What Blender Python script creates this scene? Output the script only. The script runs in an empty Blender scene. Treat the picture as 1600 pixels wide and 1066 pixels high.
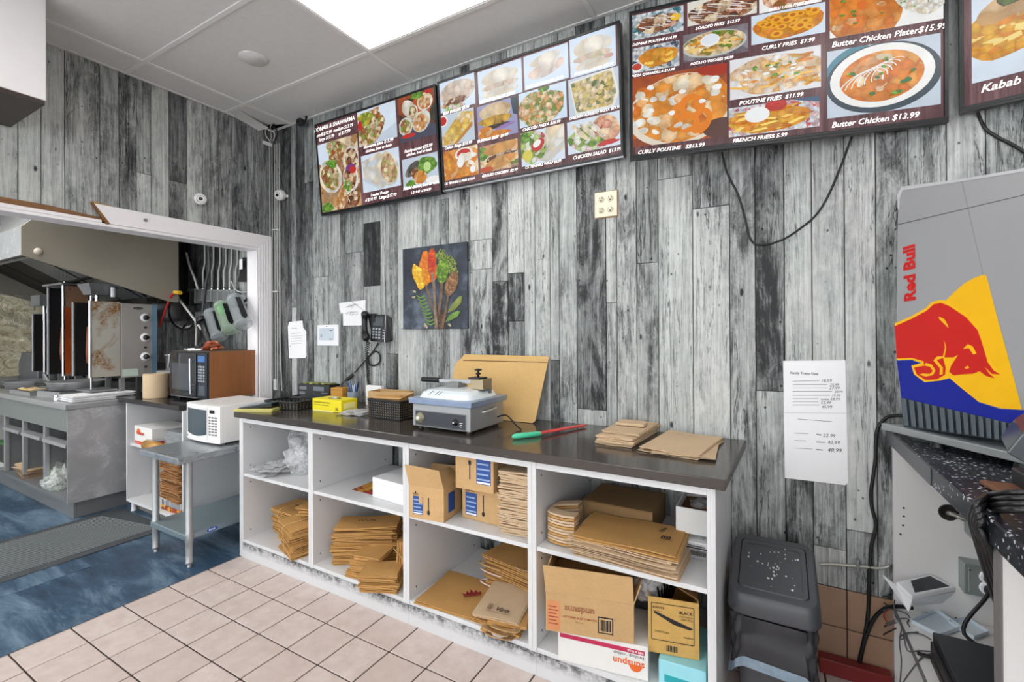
import bpy, math, random
from mathutils import Vector, Matrix

random.seed(7)
SC = bpy.context.scene
COL = SC.collection
PI = math.pi

# ------------------------------------------------------------------ camera
FPX = 725.6                                   # focal length for a 1600 px wide frame
YAW, PITCH, ROLL = math.radians(29.527), math.radians(.133), math.radians(-.296)
CYP = 515.43
CAM = Vector((3.55, -2.34, 1.40))
_c, _s = math.cos(YAW), math.sin(YAW)
FWD = Vector((-_s * math.cos(PITCH), _c * math.cos(PITCH), math.sin(PITCH)))
_R = Vector((_c, _s, 0)); _U = _R.cross(FWD)
RGT = _R * math.cos(ROLL) + _U * math.sin(ROLL)
UPV = -_R * math.sin(ROLL) + _U * math.cos(ROLL)
cd = bpy.data.cameras.new('camera'); cam = bpy.data.objects.new('camera', cd); COL.objects.link(cam)
cd.sensor_width = 36.0; cd.lens = FPX / 1600 * 36.0
cd.shift_y = (CYP - 533) / 1600
cd.clip_start = .02
m = Matrix.Identity(4)
for i in range(3):
    m[i][0], m[i][1], m[i][2], m[i][3] = RGT[i], UPV[i], -FWD[i], CAM[i]
cam.matrix_world = m
SC.camera = cam

# ------------------------------------------------------------------ view, world, lamps
SC.view_settings.view_transform = 'Standard'
SC.view_settings.look = 'None'
SC.view_settings.gamma = 1
SC.view_settings.use_curve_mapping = False
SC.view_settings.exposure = 0.0
SC.cycles.max_bounces = 8
SC.cycles.diffuse_bounces = 5
SC.cycles.transparent_max_bounces = 12
SC.cycles.sample_clamp_indirect = 6
W = bpy.data.worlds.new('daylight'); SC.world = W; W.use_nodes = True
W.node_tree.nodes['Background'].inputs[0].default_value = (.93, .97, 1.0, 1)
W.node_tree.nodes['Background'].inputs[1].default_value = 4.7
PANEL_LIGHT = 6.0                             # emission of the ceiling troffers
KITCHEN_FILL = 11.0  # emission of the unseen lamps added in the kitchen
SCREEN = 0.95                                 # emission of the menu screens

# ------------------------------------------------------------------ measuring helpers (a point of the photograph on a known plane)
def ray(u, v): return FWD + RGT * ((u - 800) / FPX) + UPV * ((CYP - v) / FPX)
def hit(ax, val, u, v):
    r = ray(u, v); return CAM + r * ((val - CAM[ax]) / r[ax])
def PX(x, u, v): return hit(0, x, u, v)
def PY(y, u, v): return hit(1, y, u, v)
def PZ(z, u, v): return hit(2, z, u, v)
def plane_hit(p0, n, u, v):
    r = ray(u, v); return CAM + r * ((p0 - CAM).dot(n) / r.dot(n))
def height_at(p, v):
    def row(z):
        q = Vector((p[0], p[1], z)) - CAM; return CYP - FPX * q.dot(UPV) / q.dot(FWD)
    a, b = row(0), row(1); return (v - a) / (b - a)

# ------------------------------------------------------------------ materials
def lin(c):
    if isinstance(c, str):
        c = c.lstrip('#'); c = [int(c[i:i + 2], 16) / 255 for i in (0, 2, 4)]
    else:
        c = [x / 255 for x in c[:3]]
    return tuple(x / 12.92 if x <= .04045 else ((x + .055) / 1.055) ** 2.4 for x in c) + (1,)
class NT:
    def __init__(s, name):
        s.m = bpy.data.materials.new(name); s.m.use_nodes = True; s.t = s.m.node_tree; s.n = s.t.nodes
        s.b = s.n['Principled BSDF']; s.out = s.n['Material Output']
    def add(s, typ, **kw):
        x = s.n.new(typ)
        for k, v in kw.items(): setattr(x, k, v)
        return x
    def put(s, inp, val):
        if hasattr(val, 'is_output'): s.t.links.new(val, inp)
        else: inp.default_value = val
    def coord(s, kind='Object', scale=(1, 1, 1), seed=None):
        tc = s.add('ShaderNodeTexCoord'); o = tc.outputs[kind]
        if seed is not None:
            a = s.add('ShaderNodeVectorMath', operation='ADD'); s.put(a.inputs[0], o); s.put(a.inputs[1], seed); o = a.outputs[0]
        mp = s.add('ShaderNodeMapping'); s.put(mp.inputs[0], o); mp.inputs['Scale'].default_value = scale
        return mp.outputs[0]
    def rnd(s, mul=20):
        oi = s.add('ShaderNodeObjectInfo'); x = s.add('ShaderNodeMath', operation='MULTIPLY'); s.put(x.inputs[0], oi.outputs['Random']); x.inputs[1].default_value = mul
        cb = s.add('ShaderNodeCombineXYZ')
        for i in range(3): s.put(cb.inputs[i], x.outputs[0])
        return cb.outputs[0]
    def noise(s, vec, scale, detail=3, rough=.55, dist=0):
        x = s.add('ShaderNodeTexNoise'); s.put(x.inputs['Vector'], vec)
        x.inputs['Scale'].default_value = scale; x.inputs['Detail'].default_value = detail; x.inputs['Roughness'].default_value = rough; x.inputs['Distortion'].default_value = dist
        return x.outputs[0]
    def voro(s, vec, scale, out='Distance', feature='F1'):
        x = s.add('ShaderNodeTexVoronoi', feature=feature); s.put(x.inputs['Vector'], vec); x.inputs['Scale'].default_value = scale
        return x.outputs[out]
    def math(s, op, a, b=0., c=0.):
        x = s.add('ShaderNodeMath', operation=op); s.put(x.inputs[0], a); s.put(x.inputs[1], b)
        if op in ('MULTIPLY_ADD', 'SMOOTH_MIN'): s.put(x.inputs[2], c)
        return x.outputs[0]
    def rng(s, v, a, b, c=0., d=1.):
        x = s.add('ShaderNodeMapRange'); s.put(x.inputs[0], v)
        for i, k in enumerate((a, b, c, d)): x.inputs[i + 1].default_value = k
        return x.outputs[0]
    def mix(s, f, a, b, mode='MIX'):
        x = s.add('ShaderNodeMix', data_type='RGBA', blend_type=mode); s.put(x.inputs[0], f); s.put(x.inputs[6], a); s.put(x.inputs[7], b)
        return x.outputs[2]
    def ramp(s, f, stops, interp='LINEAR'):
        x = s.add('ShaderNodeValToRGB'); cr = x.color_ramp; cr.interpolation = interp
        while len(cr.elements) < len(stops): cr.elements.new(.5)
        for e, (p, c) in zip(cr.elements, stops): e.position = p; e.color = c
        s.put(x.inputs[0], f); return x.outputs[0]
    def bump(s, h, strength, dist=.002):
        x = s.add('ShaderNodeBump'); s.put(x.inputs['Height'], h); x.inputs['Strength'].default_value = strength; x.inputs['Distance'].default_value = dist
        s.put(s.b.inputs['Normal'], x.outputs[0])
    def fin(s, col, rough=.5, metal=0., spec=.5):
        s.put(s.b.inputs['Base Color'], col); s.put(s.b.inputs['Roughness'], rough); s.b.inputs['Metallic'].default_value = metal
        s.b.inputs['Specular IOR Level'].default_value = spec; return s.m
_mc = {}
def mat(name, col, rough=.5, metal=0., amt=.08, scale=12., bump=0., bscale=60., spec=.5, stretch=(1, 1, 1), vary=0., alpha=1., trans=0., coat=0.):
    """one plain surface with a little procedural mottling; vary = tone difference between objects"""
    if name in _mc: return _mc[name]
    t = NT(name); c = lin(col)
    v = t.coord('Object', stretch, t.rnd())
    n = t.noise(v, scale, 4, .6)
    lo = tuple(x * (1 - amt) for x in c[:3]) + (1,); hi = tuple(min(1, x * (1 + amt)) for x in c[:3]) + (1,)
    o = t.mix(n, lo, hi)
    if vary:
        oi = t.add('ShaderNodeObjectInfo'); k = t.rng(oi.outputs['Random'], 0, 1, 1 - vary, 1 + vary)
        cb = t.add('ShaderNodeCombineXYZ')
        for i in range(3): t.put(cb.inputs[i], k)
        o = t.mix(1., o, cb.outputs[0], 'MULTIPLY')
    if bump: t.bump(t.noise(v, bscale, 4), bump)
    t.fin(o, t.math('MULTIPLY_ADD', n, .12, rough - .06), metal, spec)
    if alpha < 1: t.b.inputs['Alpha'].default_value = alpha
    if trans: t.b.inputs['Transmission Weight'].default_value = trans
    if coat: t.b.inputs['Coat Weight'].default_value = coat; t.b.inputs['Coat Roughness'].default_value = .08
    _mc[name] = t.m; return t.m
def emit(name, col, strength):
    if name in _mc: return _mc[name]
    t = NT(name); t.b.inputs['Emission Color'].default_value = lin(col); t.b.inputs['Emission Strength'].default_value = strength
    _mc[name] = t.fin(lin(col), .4); return t.m

def plank_material():
    t = NT('weathered_plank')
    oi = t.add('ShaderNodeObjectInfo'); sp = t.add('ShaderNodeSeparateColor'); t.put(sp.inputs[0], oi.outputs['Color'])
    tone, stain, seed = sp.outputs[0], sp.outputs[1], sp.outputs[2]
    sx = t.add('ShaderNodeCombineXYZ')
    for i, k in enumerate((37., 53., 71.)): t.put(sx.inputs[i], t.math('MULTIPLY', seed, k))
    sd = sx.outputs[0]
    long_ = t.coord('Object', (1, 1, .035), sd); mid = t.coord('Object', (1, 1, .22), sd); flat = t.coord('Object', (1, 1, .55), sd)
    wob = t.noise(mid, 6, 2)
    fib = t.noise(long_, 95, 6, .75, .4)
    gr = t.noise(long_, 26, 5, .7, 1.2)
    blot = t.noise(mid, 7.5, 6, .68, .8)
    patch = t.noise(flat, 22, 8, .78, .5)
    f = t.math('ADD', t.math('MULTIPLY', t.math('SUBTRACT', fib, .5), 1.0), t.math('MULTIPLY', t.math('SUBTRACT', gr, .5), .62))
    f = t.math('ADD', f, t.math('MULTIPLY', t.math('SUBTRACT', patch, .5), .60))
    st = t.math('MULTIPLY', stain, t.rng(blot, .45, .64, 0, .82))
    st = t.math('MULTIPLY', st, t.rng(patch, .30, .52, .25, 1.0))
    f = t.math('ADD', t.math('ADD', f, st), tone)
    kn = t.rng(t.voro(t.coord('Object', (1, 1, .42), sd), 8.5), .03, .075, .8, 0)
    nail = t.rng(t.voro(t.coord('Object', (1, 1, .8), sd), 16), .05, .085, .55, 0)
    crack = t.rng(t.math('ABSOLUTE', t.math('SUBTRACT', gr, .5)), .0, .02, .5, 0)
    f = t.math('ADD', t.math('ADD', f, t.math('MAXIMUM', kn, nail)), t.math('MULTIPLY', crack, t.rng(wob, .42, .55, 0, 1)))
    col = t.ramp(f, [(.0, lin((206, 209, 206))), (.25, lin((172, 176, 174))), (.5, lin((124, 127, 127))), (.75, lin((74, 76, 77))), (1., lin((30, 31, 33)))])
    tint = t.mix(t.noise(flat, 3.2, 2), lin((238, 246, 245)), lin((255, 250, 252)))
    col = t.mix(.9, col, tint, 'MULTIPLY')
    t.bump(f, .22, .0015)
    return t.fin(col, .5, 0, .35)
PLANK = plank_material()

def tile_material():
    t = NT('floor_tile'); v = t.coord('Object', (1, 1, 1), t.rnd(9)); n = t.noise(v, 14, 5, .65); n2 = t.noise(v, 160, 2)
    oi = t.add('ShaderNodeObjectInfo')
    c = t.mix(oi.outputs['Random'], lin((203, 188, 182)), lin((212, 199, 194)))
    c = t.mix(t.rng(n, .35, .75), c, lin((190, 174, 167)))
    c = t.mix(t.rng(n2, .68, .75, 0, .25), c, lin((120, 105, 98)))
    t.bump(n2, .05); return t.fin(c, .33, 0, .5)
def blue_floor():
    t = NT('blue_sheet_floor'); v = t.coord('Object', (.35, 1.6, 1)); a = t.noise(v, 3.2, 8, .72, .8); b = t.noise(t.coord('Object', (1, 3, 1)), 11, 6, .7, .6)
    c = t.ramp(a, [(.3, lin((30, 46, 66))), (.48, lin((50, 76, 100))), (.68, lin((116, 140, 160)))])
    c = t.mix(t.rng(b, .55, .75, 0, .55), c, lin((120, 145, 165)))
    return t.fin(c, t.rng(b, .3, .7, .28, .5), 0, .5)
def kick_material():
    t = NT('scuffed_white_kickboard'); tc = t.add('ShaderNodeTexCoord'); sp = t.add('ShaderNodeSeparateXYZ'); t.put(sp.inputs[0], tc.outputs['Object'])
    v = t.coord('Object', (1, 1, 1)); n = t.noise(v, 9, 5, .7); n2 = t.noise(v, 75, 6, .7)
    band = t.math('MULTIPLY', t.rng(sp.outputs[2], -.005, .038, 0, 1), t.rng(n, .36, .52, .12, 1))
    f = t.math('MULTIPLY', band, t.rng(n2, .30, .58))
    f = t.math('MAXIMUM', f, t.rng(n2, .66, .8, 0, .5))
    return t.fin(t.mix(f, lin((208, 209, 211)), lin((80, 82, 86))), .5)
def speckle_counter():
    t = NT('speckled_laminate'); v = t.coord('Object', (1, 1, 1)); d = t.voro(v, 75); n = t.noise(v, 30, 3)
    f = t.math('MULTIPLY', t.rng(d, .20, .30, 1, 0), t.rng(n, .44, .52))
    return t.fin(t.mix(f, lin((30, 34, 42)), lin((206, 214, 222))), .34, 0, .3)
def ceiling_panel_mat():
    t = NT('ceiling_panel_board'); v = t.coord('Object', (1, 1, 1), t.rnd(5)); n = t.noise(v, 38, 4, .7); d = t.voro(v, 46)
    f = t.math('MULTIPLY', t.rng(d, .05, .12, .6, 0), t.rng(n, .5, .6))
    c = t.mix(n, lin((204, 204, 203)), lin((220, 220, 219))); t.bump(n, .25)
    return t.fin(t.mix(f, c, lin((150, 150, 149))), .9, 0, .2)
def steel_mat(name, col, rough, stretch=(1, 1, 14), dirt=0., dirtcol=(120, 84, 40), dscale=5):
    if name in _mc: return _mc[name]
    t = NT(name); v = t.coord('Object', stretch, t.rnd(9)); n = t.noise(v, 30, 4, .6); w = t.noise(t.coord('Object', (1, 1, 1), t.rnd(9)), dscale, 5, .65, .6)
    c = t.mix(w, tuple(x * .72 for x in lin(col)[:3]) + (1,), lin(col))
    if dirt:
        n3 = t.noise(t.coord('Object', (1, 1, 1), t.rnd(9)), 60, 5, .7)
        f = t.math('MULTIPLY', t.rng(w, .5, .68, 0, dirt), t.rng(n3, .3, .6)); c = t.mix(f, c, lin(dirtcol))
    t.bump(n, .025, .001)
    _mc[name] = t.fin(c, t.math('MULTIPLY_ADD', w, .25, rough - .1), .55, .5); return t.m
def foil_mat():
    t = NT('crumpled_foil'); v = t.coord('Object'); n = t.noise(v, 9, 6, .7, 1.5)
    t.bump(n, .9, .05); return t.fin(t.ramp(n, [(.3, lin((150, 132, 98))), (.5, lin((222, 214, 186))), (.75, lin((250, 247, 236)))]), .35, .4)
def wood_mat(name, a, b, sc=9, stretch=(1, 1, .06)):
    if name in _mc: return _mc[name]
    t = NT(name); v = t.coord('Object', stretch, t.rnd(7)); n = t.noise(v, sc * 4, 5, .65, 1.0); n2 = t.noise(v, sc, 3, .6, 1.5)
    _mc[name] = t.fin(t.mix(t.math('MULTIPLY_ADD', n, .5, t.math('MULTIPLY', n2, .5)), lin(a), lin(b)), .4); return t.m
def kraft_mat(name, col, vary=.1, ink=None):
    if name in _mc: return _mc[name]
    t = NT(name); v = t.coord('Object', (1, 1, 1), t.rnd(9)); a = t.noise(v, 120, 3); w = t.noise(v, 9, 5, .6, .7); f2 = t.noise(t.coord('Object', (1, 12, 1), t.rnd(9)), 60, 3)
    oi = t.add('ShaderNodeObjectInfo'); k = t.rng(oi.outputs['Random'], 0, 1, 1 - vary, 1 + vary)
    c0 = lin(col); c = t.mix(w, tuple(x * .86 for x in c0[:3]) + (1,), tuple(min(1, x * 1.08) for x in c0[:3]) + (1,))
    c = t.mix(t.rng(a, .4, .8, 0, .2), c, tuple(x * .6 for x in c0[:3]) + (1,)); c = t.mix(t.rng(f2, .5, .8, 0, .16), c, tuple(x * .7 for x in c0[:3]) + (1,))
    cb = t.add('ShaderNodeCombineXYZ')
    for i in range(3): t.put(cb.inputs[i], k)
    t.bump(w, .35, .004)
    _mc[name] = t.fin(t.mix(1., c, cb.outputs[0], 'MULTIPLY'), .72, 0, .25); return t.m
def film_mat(name, col, alpha, rough=.12, sc=25):
    if name in _mc: return _mc[name]
    t = NT(name); v = t.coord('Object', (1, 1, 1), t.rnd(9)); n = t.noise(v, sc, 5, .7, 1.2); t.bump(n, .8, .012)
    t.b.inputs['Alpha'].default_value = alpha
    t.put(t.b.inputs['Alpha'], t.rng(n, .35, .7, alpha * .45, min(1, alpha * 1.7)))
    _mc[name] = t.fin(lin(col), rough, 0, .6); return t.m
def food(cols, scale=18, screen=True, blur=.0, light=1.0):
    """printed or displayed food: cells of a few colours"""
    key = 'food_%s_%s_%s_%s' % ('_'.join(str(c) for c in cols), scale, screen, light)
    if key in _mc: return _mc[key]
    t = NT('picture_print'); v0 = t.coord('Object', (1, 1, 1)); w = t.add('ShaderNodeTexNoise'); t.put(w.inputs['Vector'], v0); w.inputs['Scale'].default_value = scale * 1.2; w.inputs['Detail'].default_value = 4
    a = t.add('ShaderNodeVectorMath', operation='SCALE'); t.put(a.inputs[0], w.outputs['Color']); a.inputs['Scale'].default_value = 1.1 / scale
    b = t.add('ShaderNodeVectorMath', operation='ADD'); t.put(b.inputs[0], v0); t.put(b.inputs[1], a.outputs[0]); v = b.outputs[0]
    vc = t.add('ShaderNodeTexVoronoi'); t.put(vc.inputs['Vector'], v); vc.inputs['Scale'].default_value = scale
    sp = t.add('ShaderNodeSeparateColor'); t.put(sp.inputs[0], vc.outputs['Color'])
    n = t.noise(v, scale * 2.5, 4, .65)
    f = t.math('ADD', t.math('MULTIPLY', sp.outputs[0], .7), t.math('MULTIPLY', n, .4))
    k = len(cols)
    c = t.ramp(f, [((i + .0) / k + .12, lin(x)) for i, x in enumerate(cols)])
    sh = t.rng(vc.outputs['Distance'], .2, .75, 1.0, .55)
    cb = t.add('ShaderNodeCombineXYZ')
    for i in range(3): t.put(cb.inputs[i], sh)
    c = t.mix(.8, c, cb.outputs[0], 'MULTIPLY')
    if screen:
        t.put(t.b.inputs['Emission Color'], c); t.b.inputs['Emission Strength'].default_value = SCREEN * light
        t.fin((.01, .01, .01, 1), .25, 0, .35)
    else: t.fin(c, .55)
    _mc[key] = t.m; return t.m
def flat_screen(col, light=1.0):
    key = 'scr_%s_%s' % (col, light)
    if key in _mc: return _mc[key]
    t = NT('screen_colour'); v = t.coord('Object'); n = t.noise(v, 12, 3); c = lin(col)
    o = t.mix(n, tuple(x * .85 for x in c[:3]) + (1,), tuple(min(1, x * 1.1) for x in c[:3]) + (1,))
    t.put(t.b.inputs['Emission Color'], o); t.b.inputs['Emission Strength'].default_value = SCREEN * light
    _mc[key] = t.fin((.01, .01, .01, 1), .25, 0, .35); return t.m
def screen_wood():
    t = NT('screen_wood_backdrop'); v = t.coord('Object', (1, 1, .04)); n = t.noise(v, 60, 5, .7, .6); n2 = t.noise(v, 9, 2)
    c = t.ramp(t.math('MULTIPLY_ADD', n2, .4, t.math('MULTIPLY', n, .6)), [(.3, lin((34, 18, 22))), (.5, lin((92, 58, 62))), (.7, lin((140, 100, 104)))])
    t.put(t.b.inputs['Emission Color'], c); t.b.inputs['Emission Strength'].default_value = SCREEN
    return t.fin((.01, .01, .01, 1), .25, 0, .35)

WHITE = mat('white_melamine', (216, 217, 219), .38, amt=.03)
WHITEP = mat('white_paint', (232, 231, 233), .5, amt=.04, stretch=(1, 1, 1))
BLACKP = mat('black_plastic', (24, 25, 28), .38, amt=.2)
BLACKG = mat('black_gloss_plastic', (16, 18, 22), .12, amt=.2)
DARKG = mat('dark_grey_plastic', (74, 76, 80), .42, amt=.12)
CHROME = mat('chrome', (205, 208, 212), .14, 1., amt=.05)
STEEL = steel_mat('brushed_steel', (182, 184, 186), .34)
STEELD = steel_mat('dull_steel', (150, 152, 154), .42)
PAPER = mat('white_paper', (236, 237, 240), .7, amt=.02)
CARD = kraft_mat('corrugated_cardboard', (202, 166, 118), .06)
CARDIN = kraft_mat('cardboard_inside', (132, 96, 60), .05)
KRAFT = kraft_mat('kraft_paper', (192, 148, 90), .12)
KRAFTP = kraft_mat('pale_kraft_paper', (206, 180, 148), .08)
INK = mat('black_ink', (30, 26, 26), .6, amt=.1)
REDINK = mat('dark_red_ink', (150, 30, 30), .6, amt=.1)
RUBBER = mat('black_rubber_cable', (22, 23, 25), .45, amt=.15)
COUNTER = mat('dark_laminate_worktop', (66, 60, 56), .16, amt=.12, scale=40, spec=.6)

# ------------------------------------------------------------------ geometry helpers
WM = {}                                        # world matrix of every object built, by name
def V(*a): return Vector(a)
def rotz(a): return Matrix.Rotation(a, 4, 'Z')
class MB:
    def __init__(s): s.v = []; s.f = []; s.mi = []; s.cur = 0; s.sm = []; s.smooth = False
    def mat(s, i): s.cur = i; return s
    def _add(s, vs, fs):
        o = len(s.v); s.v += [Vector(p) for p in vs]
        for f in fs: s.f.append([o + i for i in f]); s.mi.append(s.cur); s.sm.append(s.smooth)
        return s
    def box(s, x0, y0, z0, x1, y1, z1, M=None):
        p = [(x0, y0, z0), (x1, y0, z0), (x1, y1, z0), (x0, y1, z0), (x0, y0, z1), (x1, y0, z1), (x1, y1, z1), (x0, y1, z1)]
        if M is not None: p = [M @ Vector(q) for q in p]
        return s._add(p, [(0, 3, 2, 1), (4, 5, 6, 7), (0, 1, 5, 4), (1, 2, 6, 5), (2, 3, 7, 6), (3, 0, 4, 7)])
    def hexa(s, b, t):                         # four bottom and four top corners, counter-clockwise from above
        return s._add(list(b) + list(t), [(0, 3, 2, 1), (4, 5, 6, 7), (0, 1, 5, 4), (1, 2, 6, 5), (2, 3, 7, 6), (3, 0, 4, 7)])
    def poly(s, pts): return s._add(pts, [tuple(range(len(pts)))])
    def ext(s, pts, d):                        # a polygon given depth along d
        n = len(pts); d = Vector(d); a = [Vector(p) for p in pts]; b = [p + d for p in a]
        return s._add(a + b, [tuple(range(n - 1, -1, -1)), tuple(range(n, 2 * n))] + [(i, (i + 1) % n, n + (i + 1) % n, n + i) for i in range(n)])
    def tube(s, path, r, n=8, caps=True):
        path = [Vector(p) for p in path]; rings = []; up = None
        for i, p in enumerate(path):
            d = (path[min(i + 1, len(path) - 1)] - path[max(i - 1, 0)]).normalized()
            if up is None:
                up = d.orthogonal().normalized()
            up = (up - d * up.dot(d)); up = up.normalized() if up.length > 1e-6 else d.orthogonal().normalized()
            w = d.cross(up); rr = r[i] if isinstance(r, (list, tuple)) else r
            rings.append([p + (up * math.cos(2 * PI * k / n) + w * math.sin(2 * PI * k / n)) * rr for k in range(n)])
        o = s.smooth; s.smooth = True
        fs = [(i * n + k, i * n + (k + 1) % n, (i + 1) * n + (k + 1) % n, (i + 1) * n + k) for i in range(len(path) - 1) for k in range(n)]
        vs = [q for g in rings for q in g]
        s._add(vs, fs); s.smooth = o
        if caps: s._add(rings[0], [tuple(range(n - 1, -1, -1))]); s._add(rings[-1], [tuple(range(n))])
        return s
    def lathe(s, prof, c, axis=(0, 0, 1), n=24):  # profile of (radius, height) along axis from c
        axis = Vector(axis).normalized(); u = axis.orthogonal().normalized(); w = axis.cross(u); c = Vector(c)
        vs = [c + axis * h + (u * math.cos(2 * PI * k / n) + w * math.sin(2 * PI * k / n)) * r for r, h in prof for k in range(n)]
        o = s.smooth; s.smooth = True
        s._add(vs, [(i * n + k, i * n + (k + 1) % n, (i + 1) * n + (k + 1) % n, (i + 1) * n + k) for i in range(len(prof) - 1) for k in range(n)])
        s.smooth = o; m = len(prof)
        if prof[0][0] > 1e-5: s._add(vs[:n], [tuple(range(n - 1, -1, -1))])
        if prof[-1][0] > 1e-5: s._add(vs[-n:], [tuple(range(n))])
        return s
    def grid(s, fn, nu, nv):
        o = s.smooth; s.smooth = True
        s._add([fn(i / nu, j / nv) for j in range(nv + 1) for i in range(nu + 1)], [(j * (nu + 1) + i, j * (nu + 1) + i + 1, (j + 1) * (nu + 1) + i + 1, (j + 1) * (nu + 1) + i) for j in range(nv) for i in range(nu)])
        s.smooth = o; return s
    def build(s, name, mats, parent=None, bevel=0., frame=None, seg=2, solid=0.):
        """one mesh object; points are in world coordinates unless the parent's own frame is asked for (frame='local')"""
        me = bpy.data.meshes.new(name)
        if parent is not None: Wm = WM[parent.name]
        elif frame is not None and frame != 'local': Wm = frame
        else:
            mn = [min(p[i] for p in s.v) for i in range(3)]; mx = [max(p[i] for p in s.v) for i in range(3)]
            Wm = Matrix.Translation(((mn[0] + mx[0]) / 2, (mn[1] + mx[1]) / 2, mn[2]))
        o = bpy.data.objects.new(name, me); COL.objects.link(o)
        if parent is not None:
            o.parent = parent
            if frame == 'local': pts = s.v; L = Matrix.Identity(4)
            else:
                inv = Wm.inverted(); w = [inv @ p for p in s.v]
                c = Vector([(min(p[i] for p in w) + max(p[i] for p in w)) / 2 for i in range(3)])
                L = Matrix.Translation(c); pts = [p - c for p in w]
            o.matrix_basis = L; WM[o.name] = Wm @ L
        else:
            inv = Wm.inverted(); pts = s.v if frame == 'local' else [inv @ p for p in s.v]
            o.matrix_basis = Wm; WM[o.name] = Wm
        me.from_pydata(pts, [], s.f)
        if not isinstance(mats, (list, tuple)): mats = [mats]
        for x in mats: me.materials.append(x)
        for p, i, q in zip(me.polygons, s.mi, s.sm): p.material_index = min(i, len(mats) - 1); p.use_smooth = q
        me.update()
        if solid:
            k = o.modifiers.new('thickness', 'SOLIDIFY'); k.thickness = solid; k.offset = 0
        if bevel:
            b = o.modifiers.new('edges', 'BEVEL'); b.width = bevel; b.segments = seg; b.limit_method = 'ANGLE'; b.angle_limit = math.radians(40)
        return o
def B(*a, **k): return MB().box(*a, **k)
def thing(name, label, cat, loc=(0, 0, 0), rz=0., group=None):
    o = bpy.data.objects.new(name, None); COL.objects.link(o); o.empty_display_size = .05
    Mx = Matrix.Translation(loc) @ rotz(rz); o.matrix_basis = Mx; WM[o.name] = Mx
    return tag(o, label, cat, group)
def tag(o, label, cat, group=None):
    o['label'] = label; o['category'] = cat
    if group: o['group'] = group
    return o
ORD = ('lowest', 'second lowest', 'third', 'fourth', 'fifth', 'sixth', 'seventh', 'eighth', 'ninth', 'tenth', 'eleventh', 'twelfth', 'thirteenth', 'fourteenth')
NTH = ('first', 'second', 'third', 'fourth', 'fifth', 'sixth', 'seventh')
def struct(o): o['kind'] = 'structure'; return o
def stuff(o): o['kind'] = 'stuff'; return o
def lab(o, l): o['label'] = l; return o
def dup(o, loc=None, rz=None, label=None, parent=None):
    c = o.copy(); COL.objects.link(c)
    if parent is not None: c.parent = parent
    if loc is not None:
        Mx = Matrix.Translation(loc) @ rotz(rz or 0); c.matrix_basis = Mx; WM[c.name] = Mx
    if label: c['label'] = label
    for ch in [x for x in bpy.data.objects if x.parent == o]: dup(ch, parent=c)
    return c
FIT = []
def text(body, p0, right, up, mat_, parent=None, width=None, size=.02, shear=0., bold=0., align='LEFT', name='lettering', thick=0.):
    """flat lettering: p0 is the left end of the base line, in world coordinates"""
    cu = bpy.data.curves.new(name, 'FONT'); cu.body = body; cu.size = size; cu.shear = shear; cu.offset = bold * size; cu.align_x = align; cu.extrude = thick
    cu.resolution_u = 2
    cu.materials.append(mat_); o = bpy.data.objects.new(name, cu); COL.objects.link(o)
    r = Vector(right).normalized(); u = Vector(up); u = (u - r * u.dot(r)).normalized(); n = r.cross(u)
    Mx = Matrix.Identity(4)
    for i in range(3): Mx[i][0], Mx[i][1], Mx[i][2], Mx[i][3] = r[i], u[i], n[i], p0[i]
    if parent is not None:
        o.parent = parent; o.matrix_basis = WM[parent.name].inverted() @ Mx
    else: o.matrix_basis = Mx
    WM[o.name] = Mx
    if width: FIT.append((o, width))
    return o
def bez(pts, n=8):
    """smooth path through points"""
    pts = [Vector(p) for p in pts]; out = []
    for i in range(len(pts) - 1):
        p0 = pts[max(i - 1, 0)]; p1 = pts[i]; p2 = pts[i + 1]; p3 = pts[min(i + 2, len(pts) - 1)]
        for k in range(n):
            t = k / n
            out.append(.5 * ((2 * p1) + (p2 - p0) * t + (2 * p0 - 5 * p1 + 4 * p2 - p3) * t * t + (3 * p1 - p0 - 3 * p2 + p3) * t ** 3))
    out.append(pts[-1]); return out
def cable(pts, r, name='cable', m=None, n=8, seg=7): return MB().tube(bez(pts, seg), r, n).build(name, m or RUBBER)
def ell(cx, cy, rx, ry, rot=0., n=28, wob=0., seed=0):
    rr = random.Random(seed); ph = [rr.uniform(0, 6.3) for _ in range(3)]; out = []
    for k in range(n):
        a = 2 * PI * k / n; w = 1 + wob * (math.sin(3 * a + ph[0]) + .7 * math.sin(5 * a + ph[1]) + .5 * math.sin(8 * a + ph[2])) / 2
        x, y = rx * w * math.cos(a), ry * w * math.sin(a)
        out.append((cx + x * math.cos(rot) - y * math.sin(rot), cy + x * math.sin(rot) + y * math.cos(rot)))
    return out

# ------------------------------------------------------------------ the setting
CEIL = 3.03
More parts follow.
